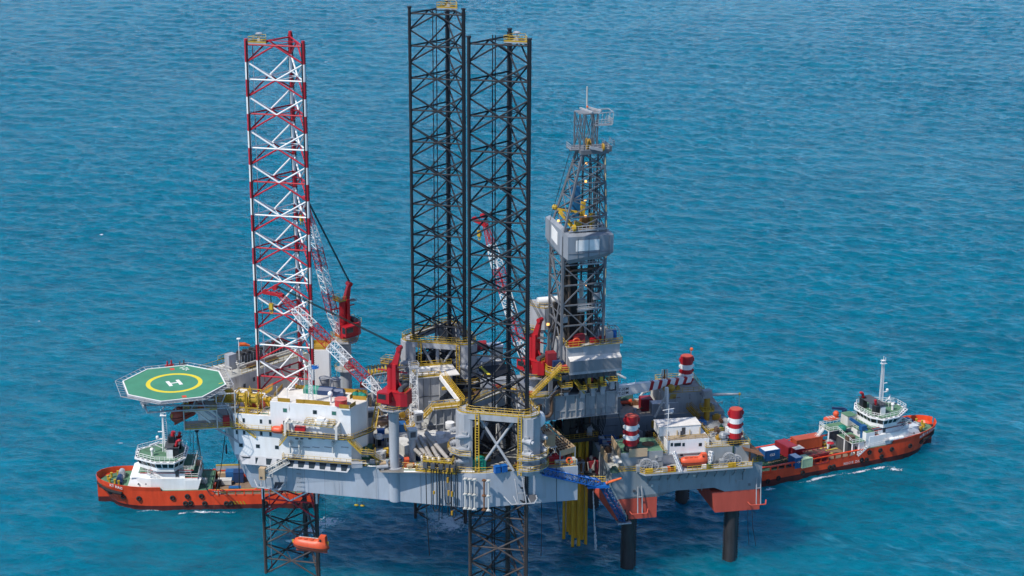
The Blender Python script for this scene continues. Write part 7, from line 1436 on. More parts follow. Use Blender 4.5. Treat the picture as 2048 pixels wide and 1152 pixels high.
# ================================================================ supply ships
def ship(fr, L, B, xb, label, name_txt, stern_txt, side, deckz=3.0, bow=7.4, fcz=5.0):
    """hull with stern at x=0 and bow at x=L; xb = where the raised forecastle starts; side = -1 when the side at y<0 faces the camera"""
    T = Thing('supply_ship', label, 'ship', fr, (0, 0, 0), 'orange offshore supply ships'); H = B/2; n = 40
    def hb(x, z):    # half breadth
        t = max(0, (x-(L*.70))/(L*.30)); f = min(1, max(0, z/bow)); e = L*.925+f*L*.075; t2 = max(0, min(1, (x-L*.66)/(e-L*.66))); w = H*(1-t2**(2.4+f*2.2))**.58 if x < e else 0
        s = max(0, 1-x/2.2); return w*(1-.18*s**2)
    def zt(x): return (deckz+.15) if x < xb-2.2 else ((deckz+.15)+(fcz-deckz)*min(1, (x-xb+2.2)/2.2)+max(0, (x-L*.74)/(L*.26))**1.4*(bow-fcz))
    xs = sorted(set([L*i/n for i in range(n+1)]+[xb-2.2, xb, .4, 1.0, L*.985, L*.995])); xs = [x for x in xs]
    mb = MB(); rows = []
    for x in xs:
        Z = zt(x); zs = [-1.2, .5, 1.25, (Z+1.25)/2, Z]; row = []
        for s in (1, -1):
            for z in (zs if s > 0 else zs[::-1]): row.append((x, s*max(.02, hb(min(x, L*.9999), z)), z))
        rows.append(row)
    o = len(mb.v); mb.v += [p for r in rows for p in r]; m = 10
    for i in range(len(rows)-1):
        for k in range(m):
            if k == 4: continue
            a = i*m+k; b = i*m+(k+1) % m; mb.f.append((a, (i+1)*m+k, (i+1)*m+(k+1) % m, b)); mb.mi.append(1 if k in (0, 1, 7, 8, 9) else 0)
    mb.f.append(tuple(range(m))); mb.mi.append(0); T.add('hull', mb, [ORG, BOOT], smooth=False)
    # decks
    def deck(x0, x1, z, m_, nm, k=.97):
        mb = MB(); pts = [x for x in xs if x0 <= x <= x1]; up = [(x, hb(x, z)*k) for x in pts]; mb.prism(up+[(x, -y) for x, y in up[::-1]], z-.05, z); T.add(nm, mb, m_)
    deck(.4, xb+1, deckz, DECKB, 'cargo_deck'); deck(xb-.5, L*.74, fcz, DECKG, 'forecastle_deck'); deck(L*.70, L*.985, fcz+.5, DECKG, 'bow_deck')
    mb = MB(); mb.box(xb-.1, -H*.96, deckz, xb+.1, H*.96, fcz); T.add('break_bulkhead', mb, WHITEW)
    # stern roller area
    mb = MB(); mb.prism([(.5, -H*.7), (6.5, -H*.78), (6.5, H*.78), (.5, H*.7)], deckz+.004, deckz+.03); T.add('green_stern_plate', mb, DECKG)
    # side rails of the cargo deck: lower bulwark, posts, top rail
    mb = MB()
    for s in (-1, 1):
        y = s*H*.985
        mb.beam((1.2, s*H*.9, deckz+.45), (4, y, deckz+.45), .18, .7); mb.beam((4, y, deckz+.4), (xb-2, y, deckz+.4), .16, .7)
        mb.beam((.8, s*H*.86, deckz+1.75), (3.6, y, deckz+1.9), .55, .22); mb.beam((3.6, y, deckz+1.9), (xb-1.2, y, deckz+1.9), .6, .22); mb.beam((xb-1.2, y, deckz+1.9), (xb+.5, y, fcz+.2), .4, .2)
        k = int((xb-5)/2.0)
        for i in range(k+1): x = 3.2+i*(xb-5)/k; mb.box(x-.14, y-.18, deckz+.6, x+.14, y+.18, deckz+1.85)
        mb.path([(xb*.48, y, deckz+2), (xb*.50, y, deckz+2.6), (xb*.56, y, deckz+2.6), (xb*.585, y, deckz+2)], .12)
    T.add('cargo_rail', mb, ORG)
    mb = MB()
    for s in (-1, 1):
        for i in range(int(xb/3.4)): x = 3.5+i*3.3; mb.box(x, s*H*.992-.03, deckz-.35, x+2.2, s*H*.992+.03, deckz-.22)
    T.add('freeing_slot', mb, BOOT)
    # bow bulwark
    mb = MB(); up = [x for x in xs if x >= L*.70]
    for s in (-1, 1):
        for a, b in zip(up, up[1:]):
            za, zb_ = zt(a), zt(b); ya, yb = s*hb(a, za), s*hb(min(b, L*.999), zb_); ha, hb_ = 1.0+.2*(a/L-.7)/.3, 1.0+.2*(b/L-.7)/.3
            mb.add([(a, ya, za-.05), (b, yb, zb_-.05), (b+.15, yb*1.03, zb_+hb_), (a+.15, ya*1.03, za+ha), (a, ya-s*.15, za), (b, yb-s*.15, zb_), (b+.1, yb*1.03-s*.15, zb_+hb_), (a+.1, ya*1.03-s*.15, za+ha)], [(0, 1, 2, 3), (7, 6, 5, 4), (3, 2, 6, 7)])
    T.add('bow_bulwark', mb, ORG)
    mb = MB(); up = [x for x in xs if x >= L*.86]
    pts = [(x, hb(min(x, L*.999), bow-1)*1.02+.1, zt(x)-1.0) for x in up]; mb.path(pts, .42, 8); mb.path([(x, -y, z) for x, y, z in pts], .42, 8); T.add('bow_fender', mb, TYRE)
    # tyres along the side
    k = 0
    for x, z in ((2.5, 1.0), (5.5, 1.3), (12.5, 1.5), (20.5, 1.6), (21.6, 1.6), (30.0, 1.9), (xb+2.2, 3.6), (xb+6, 1.8), (xb+9, 3.3), (L*.8, 3.2), (L*.87, 3.4), (xb+1.5, 1.7), (L*.93, 4.2), (xb+5.5, 3.6)):
        for s in (side,):
            y = s*(hb(x, z)+.12); mb = MB(); mb.torus((x, y, z), (0, 1, 0), .42, .24, 16, 8); T.add('tyre_fender', mb, TYRE)
    mb = MB(); y = side*(hb(L*.47, 2)+.03); xa = xb-2.5; put_text(mb, stern_txt, .85, (xa, side*(H+.05), 1.75), (1 if side < 0 else -1, 0, 0), (0, 0, 1)); T.add('side_lettering', mb, MARKW)
    xn = L*.90; mb = MB(); yn = hb(xn, zt(xn)); y2 = hb(xn-1.5, zt(xn-1.5)); d = Vector((1.5, side*(yn-y2), .35)).normalized(); r = d if side < 0 else -d; put_text(mb, name_txt, .95, (xn, side*(yn+.28), zt(xn)+.55), r, (0, side*.10, 1)); T.add('bow_name', mb, MARKW)
    return T, hb, zt
def superstructure(T, fr, x0, wh, side, H, z0):
    """white house; x0 = aft end of the tall part, everything symmetrical about y=0"""
    def tier(pts, z_, z1, m=WHITE, nm='house_tier', top=None): mb = MB(); mb.prism(pts+[(x, -y) for x, y in pts[::-1]], z_, z1, (top+[(x, -y) for x, y in top[::-1]]) if top else None); return T.add(nm, mb, m)
    h1, h2, h3 = z0+2.9, z0+3.9, z0+4.7
    tier([(x0, 5.5), (x0+11, 5.5), (x0+17, 4.4)], z0, h1, top=[(x0, 5.5), (x0+11, 5.4), (x0+15.4, 4.0)]); tier([(x0+3, 4.9), (x0+16, 4.4)], h1+.02, h2, top=[(x0+3, 4.9), (x0+14, 4.0)]); tier([(x0+1.5, 4.2), (x0+10.5, 4.2)], h2+.02, h3)
    # green decks on each tier
    for pts, z in (([(x0, 5.2), (x0+3, 5.2)], h1), ([(x0+1.5, 4.9), (x0+14, 4.0)], h2), ([(x0+.8, 4.9), (x0+11.6, 4.4)], h3)): tier(pts, z+.005, z+.05, DECKG, 'tier_deck')
    # wheelhouse with outward-leaning glazed band
    a = wh; w0 = [(a, 2.9), (a+1.8, 5.7), (a+5.8, 5.4), (a+10.2, 2.3)]; w1 = [(a-.5, 3.1), (a+1.5, 6.2), (a+6.2, 5.9), (a+11.0, 2.5)]; z1 = h3+.9; z2 = z1+1.4
    tier(w0, h3+.06, z1, WHITE, 'wheelhouse'); tier(w0, z1, z2, WHITE, 'window_band', w1); full = w0+[(x, -y) for x, y in w0[::-1]]; fu1 = w1+[(x, -y) for x, y in w1[::-1]]
    for i in range(len(full)):
        p, q, pt, qt = [Vector(v) for v in (full[i], full[(i+1) % len(full)], fu1[i], fu1[(i+1) % len(full)])]; n = max(1, int((q-p).length/1.25))
        for k in range(n):
            u0, u1 = (k+.10)/n, (k+.90)/n; out = Vector(((q-p).y, -(q-p).x)).normalized()*(1 if True else -1); c = (p+q)/2; 
            if out.dot(c-Vector((a+4, 0))) < 0: out = -out
            mb = MB(); e = out*.03; P = [p.lerp(q, u0), p.lerp(q, u1), pt.lerp(qt, u1), pt.lerp(qt, u0)]; z_ = [z1+.12, z1+.12, z2-.12, z2-.12]; B_ = [P[0].lerp(P[3], .1), P[1].lerp(P[2], .1), P[1].lerp(P[2], .9), P[0].lerp(P[3], .9)]
            mb.add([(v.x+e.x, v.y+e.y, z) for v, z in zip(B_, z_)], [(0, 1, 2, 3)]); T.add('window', mb, GLASS)
    tier([(x-.35 if i == 0 else x+.25 if i == 3 else x, y+.35) for i, (x, y) in enumerate(w1)], z2, z2+.35, WHITE, 'wheelhouse_roof'); tier([(x+.5 if i == 0 else x-.4 if i == 3 else x, y-.5) for i, (x, y) in enumerate(w1)], z2+.355, z2+.40, DECKG, 'monkey_deck'); zr = z2+.4
    # slanted skylight strip round the roof edge
    mb = MB(); ed = w1+[(x, -y) for x, y in w1[::-1]]; mb.rail([(x, y*.93, zr) for x, y in ed], 1.1, .05, 1.2, 0, True); T.add('roof_railing', mb, WHITE)
    mb = MB()
    for i in range(len(ed)):
        p, q = Vector(ed[i]), Vector(ed[(i+1) % len(ed)]); n = max(1, int((q-p).length/1.3)); o = (p+q)/2-Vector((a+4, 0)); o.normalize()
        for k in range(n): u, v = p.lerp(q, (k+.2)/n)*1, p.lerp(q, (k+.8)/n); mb.add([(u.x+o.x*.12, u.y+o.y*.12, z2+.36), (v.x+o.x*.12, v.y+o.y*.12, z2+.36), (v.x-o.x*.25, v.y-o.y*.25, z2+.362), (u.x-o.x*.25, u.y-o.y*.25, z2+.362)], [(0, 1, 2, 3)])
    T.add('roof_vent_strip', mb, GLASS)
    # red-trimmed railings on the tiers
    for pts, z in (([(x0-.1, 5.2), (x0+3, 5.2)], h1), ([(x0+1.6, 4.9), (x0+13.6, 4.05)], h2), ([(x0+.9, 4.9), (x0+11.5, 4.4)], h3)):
        for s in (-1, 1):
            mb = MB(); q = [(x, y*s, z+.05) for x, y in pts]; mb.rail(([(pts[0][0], 0, z+.05)]+q), 1.0, .04, 1.3); T.add('railing', mb, WHITE); mb = MB(); mb.tube((pts[0][0], pts[0][1]*s, z+.02), (pts[1][0], pts[1][1]*s, z+.02), .1, 5); T.add('red_trim', mb, RED)
    # doors, portholes, stairs on the side walls
    for s in (-1, 1):
        mb = MB(); mb.box(x0+9.6, s*5.03-.06, z0+.3, x0+10.6, s*5.03+.06, z0+2.2); mb.box(x0+4.4, s*4.86-.05, h1+.2, x0+5.2, s*4.86+.05, h1+1.9); T.add('doorway', mb, GREYD)
        mb = MB()
        for x in (x0+6, x0+12.2, x0+14): mb.tube((x, s*5.12, z0+1.5), (x, s*4.7, z0+1.5), .17, 10)
        mb.tube((x0+10.8, s*4.72, h1+1.1), (x0+10.8, s*4.0, h1+1.1), .17, 10); mb.box(x0+6.5, s*4.24-.05, h2+.8, x0+7.1, s*4.24+.05, h2+1.4); T.add('porthole', mb, GLASS)
        mb = MB(); mb.stair((x0+9.2, s*5.0, h1), (x0+11.8, s*4.8, h2+.1), .6); T.add('stair', mb, WHITE)
        mb = MB(); mb.box(x0+5.2, s*5.22-.03, z0+1.0, x0+6.0, s*5.22+.03, z0+1.6); T.add('fire_station', mb, RED)
    return zr, h1, h2, h3
def mast(T, fr, x, y, zr, h, nm='lattice_mast'):
    mb = MB(); mb.ladder((x-.35, y, zr), (x-.1, y, zr+h), .9, (.9, .4, 0), .1, .45); mb.tube((x+.55, y, zr), (x+.25, y, zr+h), .14, 6); mb.tube((x-.1, y+.5, zr), (x+.1, y+.2, zr+h), .1, 6); T.add(nm, mb, WHITE)
    mb = MB(); mb.box(x-.7, y-.5, zr+h, x+.8, y+.5, zr+h+.1)
    for dx, hh in ((-.6, 1.2), (0, 2.0), (.6, 1.5), (.3, .9)): mb.tube((x+dx, y, zr+h), (x+dx, y, zr+h+hh), .07, 5)
    mb.box(x-.7, y-.4, zr+h+.8, x+.4, y+.4, zr+h+.9); T.add('mast_head', mb, WHITE)
    mb = MB(); mb.box(x+.4, y-.2, zr+h*.35, x+2.0, y+.2, zr+h*.35+.12); mb.sphere(x+1.7, y, zr+h*.35+.5, .4, 8); mb.box(x+.4, y-.2, zr+h*.55, x+1.5, y+.2, zr+h*.55+.1); mb.beam((x+1.5, y-1.2, zr+h*.22), (x+3.5, y+1.0, zr+h*.22), .3, .2); mb.beam((x+.5, y, zr+.9), (x+2.5, y, zr+h*.2), .14); mb.tube((x+2.5, y, zr+h*.2), (x+2.5, y, zr), .07, 5); T.add('radar_arm', mb, WHITE)
# ---- right ship
TR, hbR, ztR = ship(SR, 56.0, 12.0, 30.0, 'orange supply ship with white bridge and cargo containers at the right of the picture', 'RESCUE ZONE', 'RESCUE  ZONE', -1, fcz=4.5, bow=5.6, deckz=2.8)
zr, h1, h2, h3 = superstructure(TR, SR, 32.4, 34.4, -1, 6.0, 4.6)
mast(TR, SR, 39.6, .5, zr, 12.0)
def ship_bits(T, fr, side, zr, x0, h1, aft=True):
    mb = MB(); mb.box(x0+1.2, -3.6, zr, x0+2.4, -1.9, zr+2.7); mb.box(x0+1.2, 1.9, zr, x0+2.4, 3.6, zr+2.7); T.add('funnel', mb, BLK); mb = MB(); mb.tube((x0+1.8, -2.8, zr+2.7), (x0+1.4, -2.8, zr+4.0), .35, 8); mb.tube((x0+1.8, 2.8, zr+2.7), (x0+1.4, 2.8, zr+4.0), .35, 8); mb.sphere(x0+1.0, 2.8, zr+4.1, .5, 8, .7); T.add('exhaust_tip', mb, RED)
    mb = MB(); mb.box(x0+2.5, side*3.8, zr, x0+4.0, side*2.4, zr+2.1); mb.tube((x0+2.9, 0, zr), (x0+2.9, 0, zr+2.2), .35, 10); mb.tube((x0+3.0, 1.2, zr), (x0+3.0, 1.2, zr+2.2), .35, 10); T.add('vent_housing', mb, WHITE); mb = MB(); mb.rail([(x0+1.0, -3.9, zr+2.7), (x0+4.2, -3.9, zr+2.7)], .9, .05, .8); mb.box(x0+1.0, -3.9, zr+2.55, x0+4.4, 3.9, zr+2.7); T.add('fire_platform', mb, GREYD)
    mb = MB(); mb.cyl(x0+7.6, side*1.8, zr, zr+1.1, .3, 10); mb.sphere(x0+7.6, side*1.8, zr+1.5, .5, 10); T.add('satellite_dome', mb, WHITE, smooth=True)
    # bow gear
    for i, (x, y, m) in enumerate(((x0+15.6, 1.6, BLUED), (x0+15.6, -1.8, GREYP))): mb = MB(); mb.tube((x, y-1, 6.6), (x, y+1, 6.6), .7, 12); mb.box(x-.7, y-1.2, 5.5, x+.7, y+1.2, 6.2); T.add('windlass', mb, m)
    for i, (x, y) in enumerate(((x0+16.6, 2.6), (x0+16.6, -2.6), (x0+18.0, 1.6), (x0+18.0, -1.6), (x0+15.6, 3.4), (x0+15.6, -3.4), (x0+18.6, 0))): mb = MB(); mb.cyl(x, y, 5.5, 6.5, .26, 8); mb.cyl(x, y, 6.5, 6.7, .34, 8); T.add('bollard', mb, YEL)
ship_bits(TR, SR, -1, zr, 34.0, h1)
def right_ship_aft():
    T = TR; z = 3.0
    # raised aft gallery over the cargo deck, with posts and rails
    mb = MB(); mb.box(24.8, 1.2, 7.6, 31.4, 5.8, 7.75); mb.box(27.2, -5.6, 6.4, 31.4, 1.2, 6.55); T.add('aft_gallery', mb, WHITEW); mb = MB(); mb.box(25.0, 1.4, 7.76, 31.3, 5.6, 7.8); mb.box(27.4, -5.4, 6.56, 31.3, 1.1, 6.6); T.add('gallery_deck', mb, DECKG)
    mb = MB()
    for x, y, zz in ((25, 1.6, 7.6), (25, 5.6, 7.6), (27.4, -5.4, 6.4), (27.4, -2.0, 6.4), (29.4, -5.4, 6.4)): mb.tube((x, y, z), (x, y, zz), .2, 8)
    mb.box(29.2, -5.3, z, 31.0, -3.4, 6.4); T.add('gallery_post', mb, WHITE); mb = MB(); mb.box(29.16, -4.9, z+.2, 29.2, -4.1, z+2.1); T.add('doorway', mb, GREYD)
    mb = MB(); mb.rail([(31.3, 5.7, 7.8), (24.9, 5.7, 7.8), (24.9, 1.3, 7.8), (27.3, 1.2, 7.8), (27.3, -5.5, 6.6), (31.3, -5.6, 6.6)], 1.0, .05, 1.1); mb.stair((24.8, 3.6, 7.7), (21.6, 4.4, 3.2), .8); T.add('gallery_railing', mb, WHITE)
    mb = MB(); mb.stair((28.4, -6.3, 3.4), (31.6, -6.1, 5.4), .7); mb.rail([(31.6, -6.2, 5.0), (49, -5.6, 5.1)], 1.0, .045, 1.3); T.add('side_ladder', mb, WHITE)
    for i, x in enumerate((37.4, 38.9, 40.4, 41.9)): mb = MB(); mb.tube((x-.6, -5.75, 5.9), (x+.6, -5.75, 5.9), .42, 10); T.add('life_raft_canister', mb, WHITE if i else GREYP)
    # enclosed cargo-deck shelter under the gallery
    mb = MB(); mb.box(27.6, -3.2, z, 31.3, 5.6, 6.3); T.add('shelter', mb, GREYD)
    # box with green top and the boat deck cabin
    mb = MB(); mb.box(31.0, 2.2, 7.8, 33.6, 5.2, 10.4); T.add('boat_deck_cabin', mb, WHITEW); mb = MB(); mb.box(30.9, 2.1, 10.4, 33.7, 5.3, 10.5); T.add('cabin_roof', mb, DECKG); mb = MB(); mb.prism([(31.4, -5.4), (34.0, -5.4), (34.0, -2.8), (31.4, -2.8)], 5.0, 8.6, [(31.4, -5.4), (34.0, -5.4), (34, -2.8), (31.4, -2.8)]); T.add('side_cabin', mb, WHITE); mb = MB(); mb.box(31.5, -5.3, 8.6, 33.9, -2.9, 8.7); T.add('side_cabin_roof', mb, DECKG)
right_ship_aft()
# rescue boat, cranes and deck cargo of the right ship stay things of their own
c = SR.at(1663, 836, 8.8); w = SR.w(c[0], c[1])
T = Thing('rescue_boat', 'small open orange rescue boat on the boat deck of the right ship', 'boat', SR, (c[0], c[1], 8.4)); vs, fs = lifeboat_mesh(5.2, 1.9, 1.4); mb = MB(); mb.add([(c[0]-a*.9, c[1]+b, 8.7+min(k, .35)) for a, b, k in vs], [f[::-1] for f in fs]); T.add('hull', mb, LIFE, smooth=True); mb = MB(); mb.sphere(c[0]+1.3, c[1], 9.8, .8, 10); T.add('canopy', mb, LIFE); mb = MB()
for k in (-1.2, -.4, .4): mb.box(c[0]+k, c[1]-.7, 9.08, c[0]+k+.25, c[1]+.7, 9.16)
T.add('thwart', mb, WHITEW)
c = SR.at(1688, 835, 8); T = Thing('deck_crane', 'dark blue slewed knuckle crane beside the rescue boat on the right ship', 'crane', SR, (c[0], c[1], 7.8), 'blue deck cranes on the right ship'); mb = MB(); mb.cyl(c[0], c[1], 7.8, 10.4, .65, 10); T.add('post', mb, BLUED); mb = MB(); e = SR.ly(1664, 816, c[1]+1); mb.beam((c[0], c[1], 10.4), (e[0], c[1]+1, e[1]), .45, .55); T.add('jib', mb, BLUED)
c = SR.at(1724, 888, 5); T = Thing('deck_crane', 'mid blue folded knuckle crane in front of the white bridge on the right ship', 'crane', SR, (c[0], c[1], 5), 'blue deck cranes on the right ship'); mb = MB(); mb.cyl(c[0], c[1], 5, 6.4, .7, 10); mb.beam((c[0], c[1], 6.2), (c[0], c[1]+.2, 9.6), .9, .8); T.add('post', mb, BLUE); mb = MB(); mb.beam((c[0]+.3, c[1]+.2, 9.4), (c[0]-2.6, c[1]+2.2, 11.6), .6, .7); mb.beam((c[0]+.8, c[1]-.4, 9), (c[0]+.6, c[1]-.6, 6.6), .5); mb.box(c[0]-.7, c[1]-.5, 8.8, c[0]+.8, c[1]+.8, 10.0); T.add('jib', mb, BLUE)
for px, py, m, l, r in ((1684, 857, TEAL, 'green tarpaulin cover on the aft gallery of the right ship', 1.25), (1694, 838, REDF, 'red cover beside the blue crane post on the boat deck', .8), (1746, 868, RED, 'red life raft drum below the small green roof on the right ship', .75), (1661, 886, RED, 'flat red canopy at the forward end of the cargo deck', .95)):
    z = {1684: 7.6, 1694: 8.6, 1746: 7.6, 1661: 6.4}[px]; x, y = SR.at(px, py, z); mb = MB(); mb.sphere(x, y, z, r, 12, .8 if px != 1661 else .25); mb.tube((x, y, z-1.6 if px == 1661 else z-.9), (x, y, z), .12 if px == 1661 else r*.6, 8); one('canvas_cover', mb, m, l, 'cover', SR, (x, y, z-1))
for px, py, m, l, w, h in ((1675, 888, YEL, 'yellow locker at the forward end of the cargo deck', 1.3, 1.2), (1687, 893, BLK, 'black winch by the white post on the cargo deck', 1.4, 1.3), (1650, 889, YEL, 'low yellow skid beside the orange container', 1.8, .5), (1662, 891, GREYP, 'grey machinery under the red canopy', 2.2, 1.3), (1697, 893, YEL, 'small yellow box near the ship side ladder', .8, .8), (1700, 880, PIPEB, 'brown winch heap on the gallery', 2.0, 1.0), (1718, 892, TAN, 'tan bale beside the mid blue crane', 1.2, .9)):
    x, y = SR.at(px, py, 3.1 if px < 1699 else 6.6); z = 3.02 if px < 1699 else 6.6 if px == 1700 else 5.05; box_thing('deck_locker', px, py, z, w, w*.8, h, m, l+' of the right ship', 'locker', 0, SR)
gc = 'containers on the right ship'
def cargo(px, py, w, d, h, m, label, top=None, yaw=0, txt=None):
    x, y = SR.at(px, py, 3.05); container(x, y, 3.05, w, d, h, m, label, SR, yaw, gc, top, None, txt)
cargo(1538.5, 917, 4.2, 2.6, 2.7, BLUE, 'blue container with white roof nearest the stern of the right ship', WHITE, -2, (('CL5', 1.5, .9),))
cargo(1572, 907, 2.8, 5.4, 2.8, CRED, 'long maroon container standing across the deck near the stern', None, 4, (('C45', 1.6, .8),))
cargo(1612, 893, 7.4, 2.9, 2.7, CORG, 'long orange container along the far rail', None, -2)
cargo(1590, 932, 1.9, 2.9, 2.7, BLUE, 'narrow blue container with white roof at the near rail', WHITE, 2, (('CB', 1.6, .8),))
cargo(1608, 931, 2.9, 2.6, 2.3, LGRN, 'light green container beside the narrow blue one', LGRN, 2)
cargo(1594, 915, 2.8, 2.6, 2.7, CRED, 'small maroon tank frame with white lid between the long containers', WHITEW, 0)
x, y = SR.at(1631, 923, 3.05); T = Thing('mud_skip', 'dark maroon open skip in a steel frame, amidships on the cargo deck', 'skip', SR, (x, y, 3.05)); mb = MB(); mb.prism([(x-2.2, y-1.0), (x+2.2, y-1.0), (x+2.2, y+1.0), (x-2.2, y+1.0)], 3.2, 5.4, [(x-3, y-1.5), (x+3, y-1.5), (x+3, y+1.5), (x-3, y+1.5)]); T.add('skip_body', mb, CRED); mb = MB(); mb.truss((x-3.1, y, 4.4), (x+3.1, y, 4.4), 3.2, 2.7, 4, .1); T.add('frame', mb, CRED); mb = MB(); mb.prism([(x-2.9, y-1.4), (x+2.9, y-1.4), (x+2.9, y+1.4), (x-2.9, y+1.4)], 5.42, 5.5); T.add('grating', mb, PIPEB)
T = Thing('green_pipe_rack', 'low green lattice rack lying across the stern deck of the right ship', 'rack', SR, (9, -2, 3.1)); a = Vector((*SR.at(1505, 937, 3.5), 3.5)); b = Vector((*SR.at(1580, 917, 3.5), 3.5)); mb = MB(); mb.truss(a, b, 1.3, .7, 12, .09); T.add('lattice', mb, GRN)
for i in range(3): c = SR.at(1563, 928+i*1.5, 3.3); mb = MB(); d = (b-a).normalized(); p = Vector((c[0], c[1], 3.3)); mb.tube(p-d*3.4, p+d*3.2, .16, 8); one('spare_pipe', mb, BLK, ['farthest of three black pipes on the stern deck of the right ship', 'middle of three black pipes on the stern deck of the right ship', 'nearest of three black pipes on the stern deck of the right ship'][i], 'pipe', SR, tuple(p), 'black pipes on the stern deck')
mb = MB()
for px, py, l_ in ((1556, 912, 4.5), (1556, 930, 5), (1652, 895, 3.6), (1655, 908, 4), (1662, 899, 4), (1580, 925, 3), (1650, 912, 4.4)):
    x, y = SR.at(px, py, 3.0); mb.prism([(x-l_/2, y-.12), (x+l_/2, y-.12), (x+l_/2, y+.12), (x-l_/2, y+.12)], 3.035, 3.04)
o = build('deck_marking', mb, MARKY); o.parent = TR.o
# ---- left ship
TL, hbL, ztL = ship(SL, 52.6, 12.6, 25.2, 'orange supply ship with white bridge, partly hidden behind the bow of the big rig', 'RT KRIS', '', 1, fcz=4.9, bow=5.9)
zr, h1, h2, h3 = superstructure(TL, SL, 28.2, 31.8, 1, 6.3, 4.9)
mast(TL, SL, 36.2, -.5, zr, 9.2)
ship_bits(TL, SL, 1, zr, 31.4, h1)
def left_ship_aft():
    T = TL
    mb = MB(); mb.box(33.8, -1.2, zr, 35.2, 1.0, zr+4.2); T.add('tall_funnel', mb, BLK); mb = MB(); mb.tube((34.2, 0, zr+4.2), (34.0, 0, zr+5.3), .5, 10); mb.box(34.0, 1.0, zr+.1, 35.1, 1.06, zr+1.6); T.add('funnel_top', mb, RED)
    mb = MB(); mb.prism([(28.2, 4.2), (31.2, 4.2), (31.2, 5.6), (28.2, 5.6)], 4.95, 7.4, [(27.4, 4.2), (31.2, 4.2), (31.2, 5.6), (27.4, 5.6)]); T.add('aft_wing_wall', mb, WHITE)
    mb = MB(); mb.m = 0; mb.beam((8, 5.9, 4.9), (24.4, 5.9, 4.9), .25, .25); mb.beam((8, 5.9, 4.3), (24.4, 5.9, 4.3), .2, .2); mb.beam((2, -6.1, 6.2), (25, -6.1, 6.2), .3, .3); T.add('yellow_rail', mb, YEL); mb = MB(); mb.box(2, -6.25, 4.9, 25, -5.95, 6.05); T.add('far_bulwark', mb, GREYP)
    mb = MB()
    for k in range(6): x = 20.8-k*.75; mb.prism([(x, 6.36), (x+.3, 6.36), (x+.3, 6.42), (x, 6.42)], 1.3, 2.1, [(x+.45, 6.36), (x+.75, 6.36), (x+.75, 6.42), (x+.45, 6.42)])
    T.add('hazard_stripe', mb, YEL)
left_ship_aft()
def lbox(px, py, z, w, d, h, m, l, nm='deck_locker', cat='locker', yaw=0): return box_thing(nm, px, py, z, w, d, h, m, l, cat, yaw, SL)
x, y = SL.at(388, 963, 4.9); mb = MB(); mb.tube((x-.9, y, 5.9), (x+1.0, y, 5.9), 1.0, 16); one('hose_drum', mb, BLUE, 'blue drum aft of the bridge of the left ship', 'drum', SL, (x, y, 4.9), smooth=True)
x, y = SL.at(396, 942, 6); mb = MB(); mb.sphere(x, y, 7.6, 1.15, 12, 1.2); mb.cyl(x, y, 4.9, 7.4, .4, 8); one('peach_buoy', mb, mat('peach float', (.62, .27, .16), .6), 'peach coloured float under the hanging hoses on the left ship', 'float', SL, (x, y, 4.9), smooth=True)
T = Thing('deck_crane', 'white lattice deck crane folded aft of the bridge of the left ship', 'crane', SL, (30, 0, 4.9)); a = Vector((*SL.at(380, 940, 8), 8)); b = Vector((*SL.at(410, 965, 5), 5)); mb = MB(); mb.truss(a, b, .8, .7, 8, .09); mb.cyl(b.x, b.y, 3, 6, .6, 10); T.add('boom', mb, WHITEW); mb = MB(); a = Vector((*SL.at(374, 924, 8), 8)); e = SL.ly(398, 912, a.y); mb.beam(a, (e[0], a.y, e[1]), .3); mb.sphere(a.x, a.y, 8, .7, 8); T.add('jib', mb, WHITE)
for px, py, w, d, h, m, l in ((379, 974, .9, .9, 1.6, BLUED, 'dark blue drum cabinet below the blue drum on the left ship'), (390, 974, 2.0, 1.0, 1.5, CRED, 'maroon barrels rack below the blue drum on the left ship'), (407, 974, 1.4, 1.2, 2.0, YELD, 'ochre pump frame at the forward end of the left ship cargo deck'), (447, 955, 2.6, 1.8, 1.4, TAN, 'tan crate stack on the cargo deck of the left ship'), (450, 968, 3.2, 1.8, 1.2, WHITEW, 'white pallet stack in the middle of the left ship cargo deck'), (465, 958, 3.0, 2.4, 2.2, BLUE, 'blue skip on the cargo deck of the left ship'), (478, 962, 2.4, 2.4, 2.6, BLUED, 'dark blue container beside the hull bow on the left ship'), (437, 972, 1.4, 1, 1.4, BLK, 'black machine beside the yellow rail on the left ship'), (455, 945, 2.6, 2, 1.0, GREYP, 'pale tank at the far rail of the left ship'), (425, 978, 1.6, 1.2, 1.3, LIFE, 'orange gear heap by the near rail of the left ship'), (432, 990, 2.4, 1, .9, WHITEW, 'white sacks inside the near bulwark of the left ship'), (470, 982, 2.8, 1.2, 1.0, BLUE, 'blue boxes inside the near bulwark of the left ship')):
    lbox(px, py, 3.05 if px > 400 else 4.95, w, d, h, m, l)
random.seed(21)
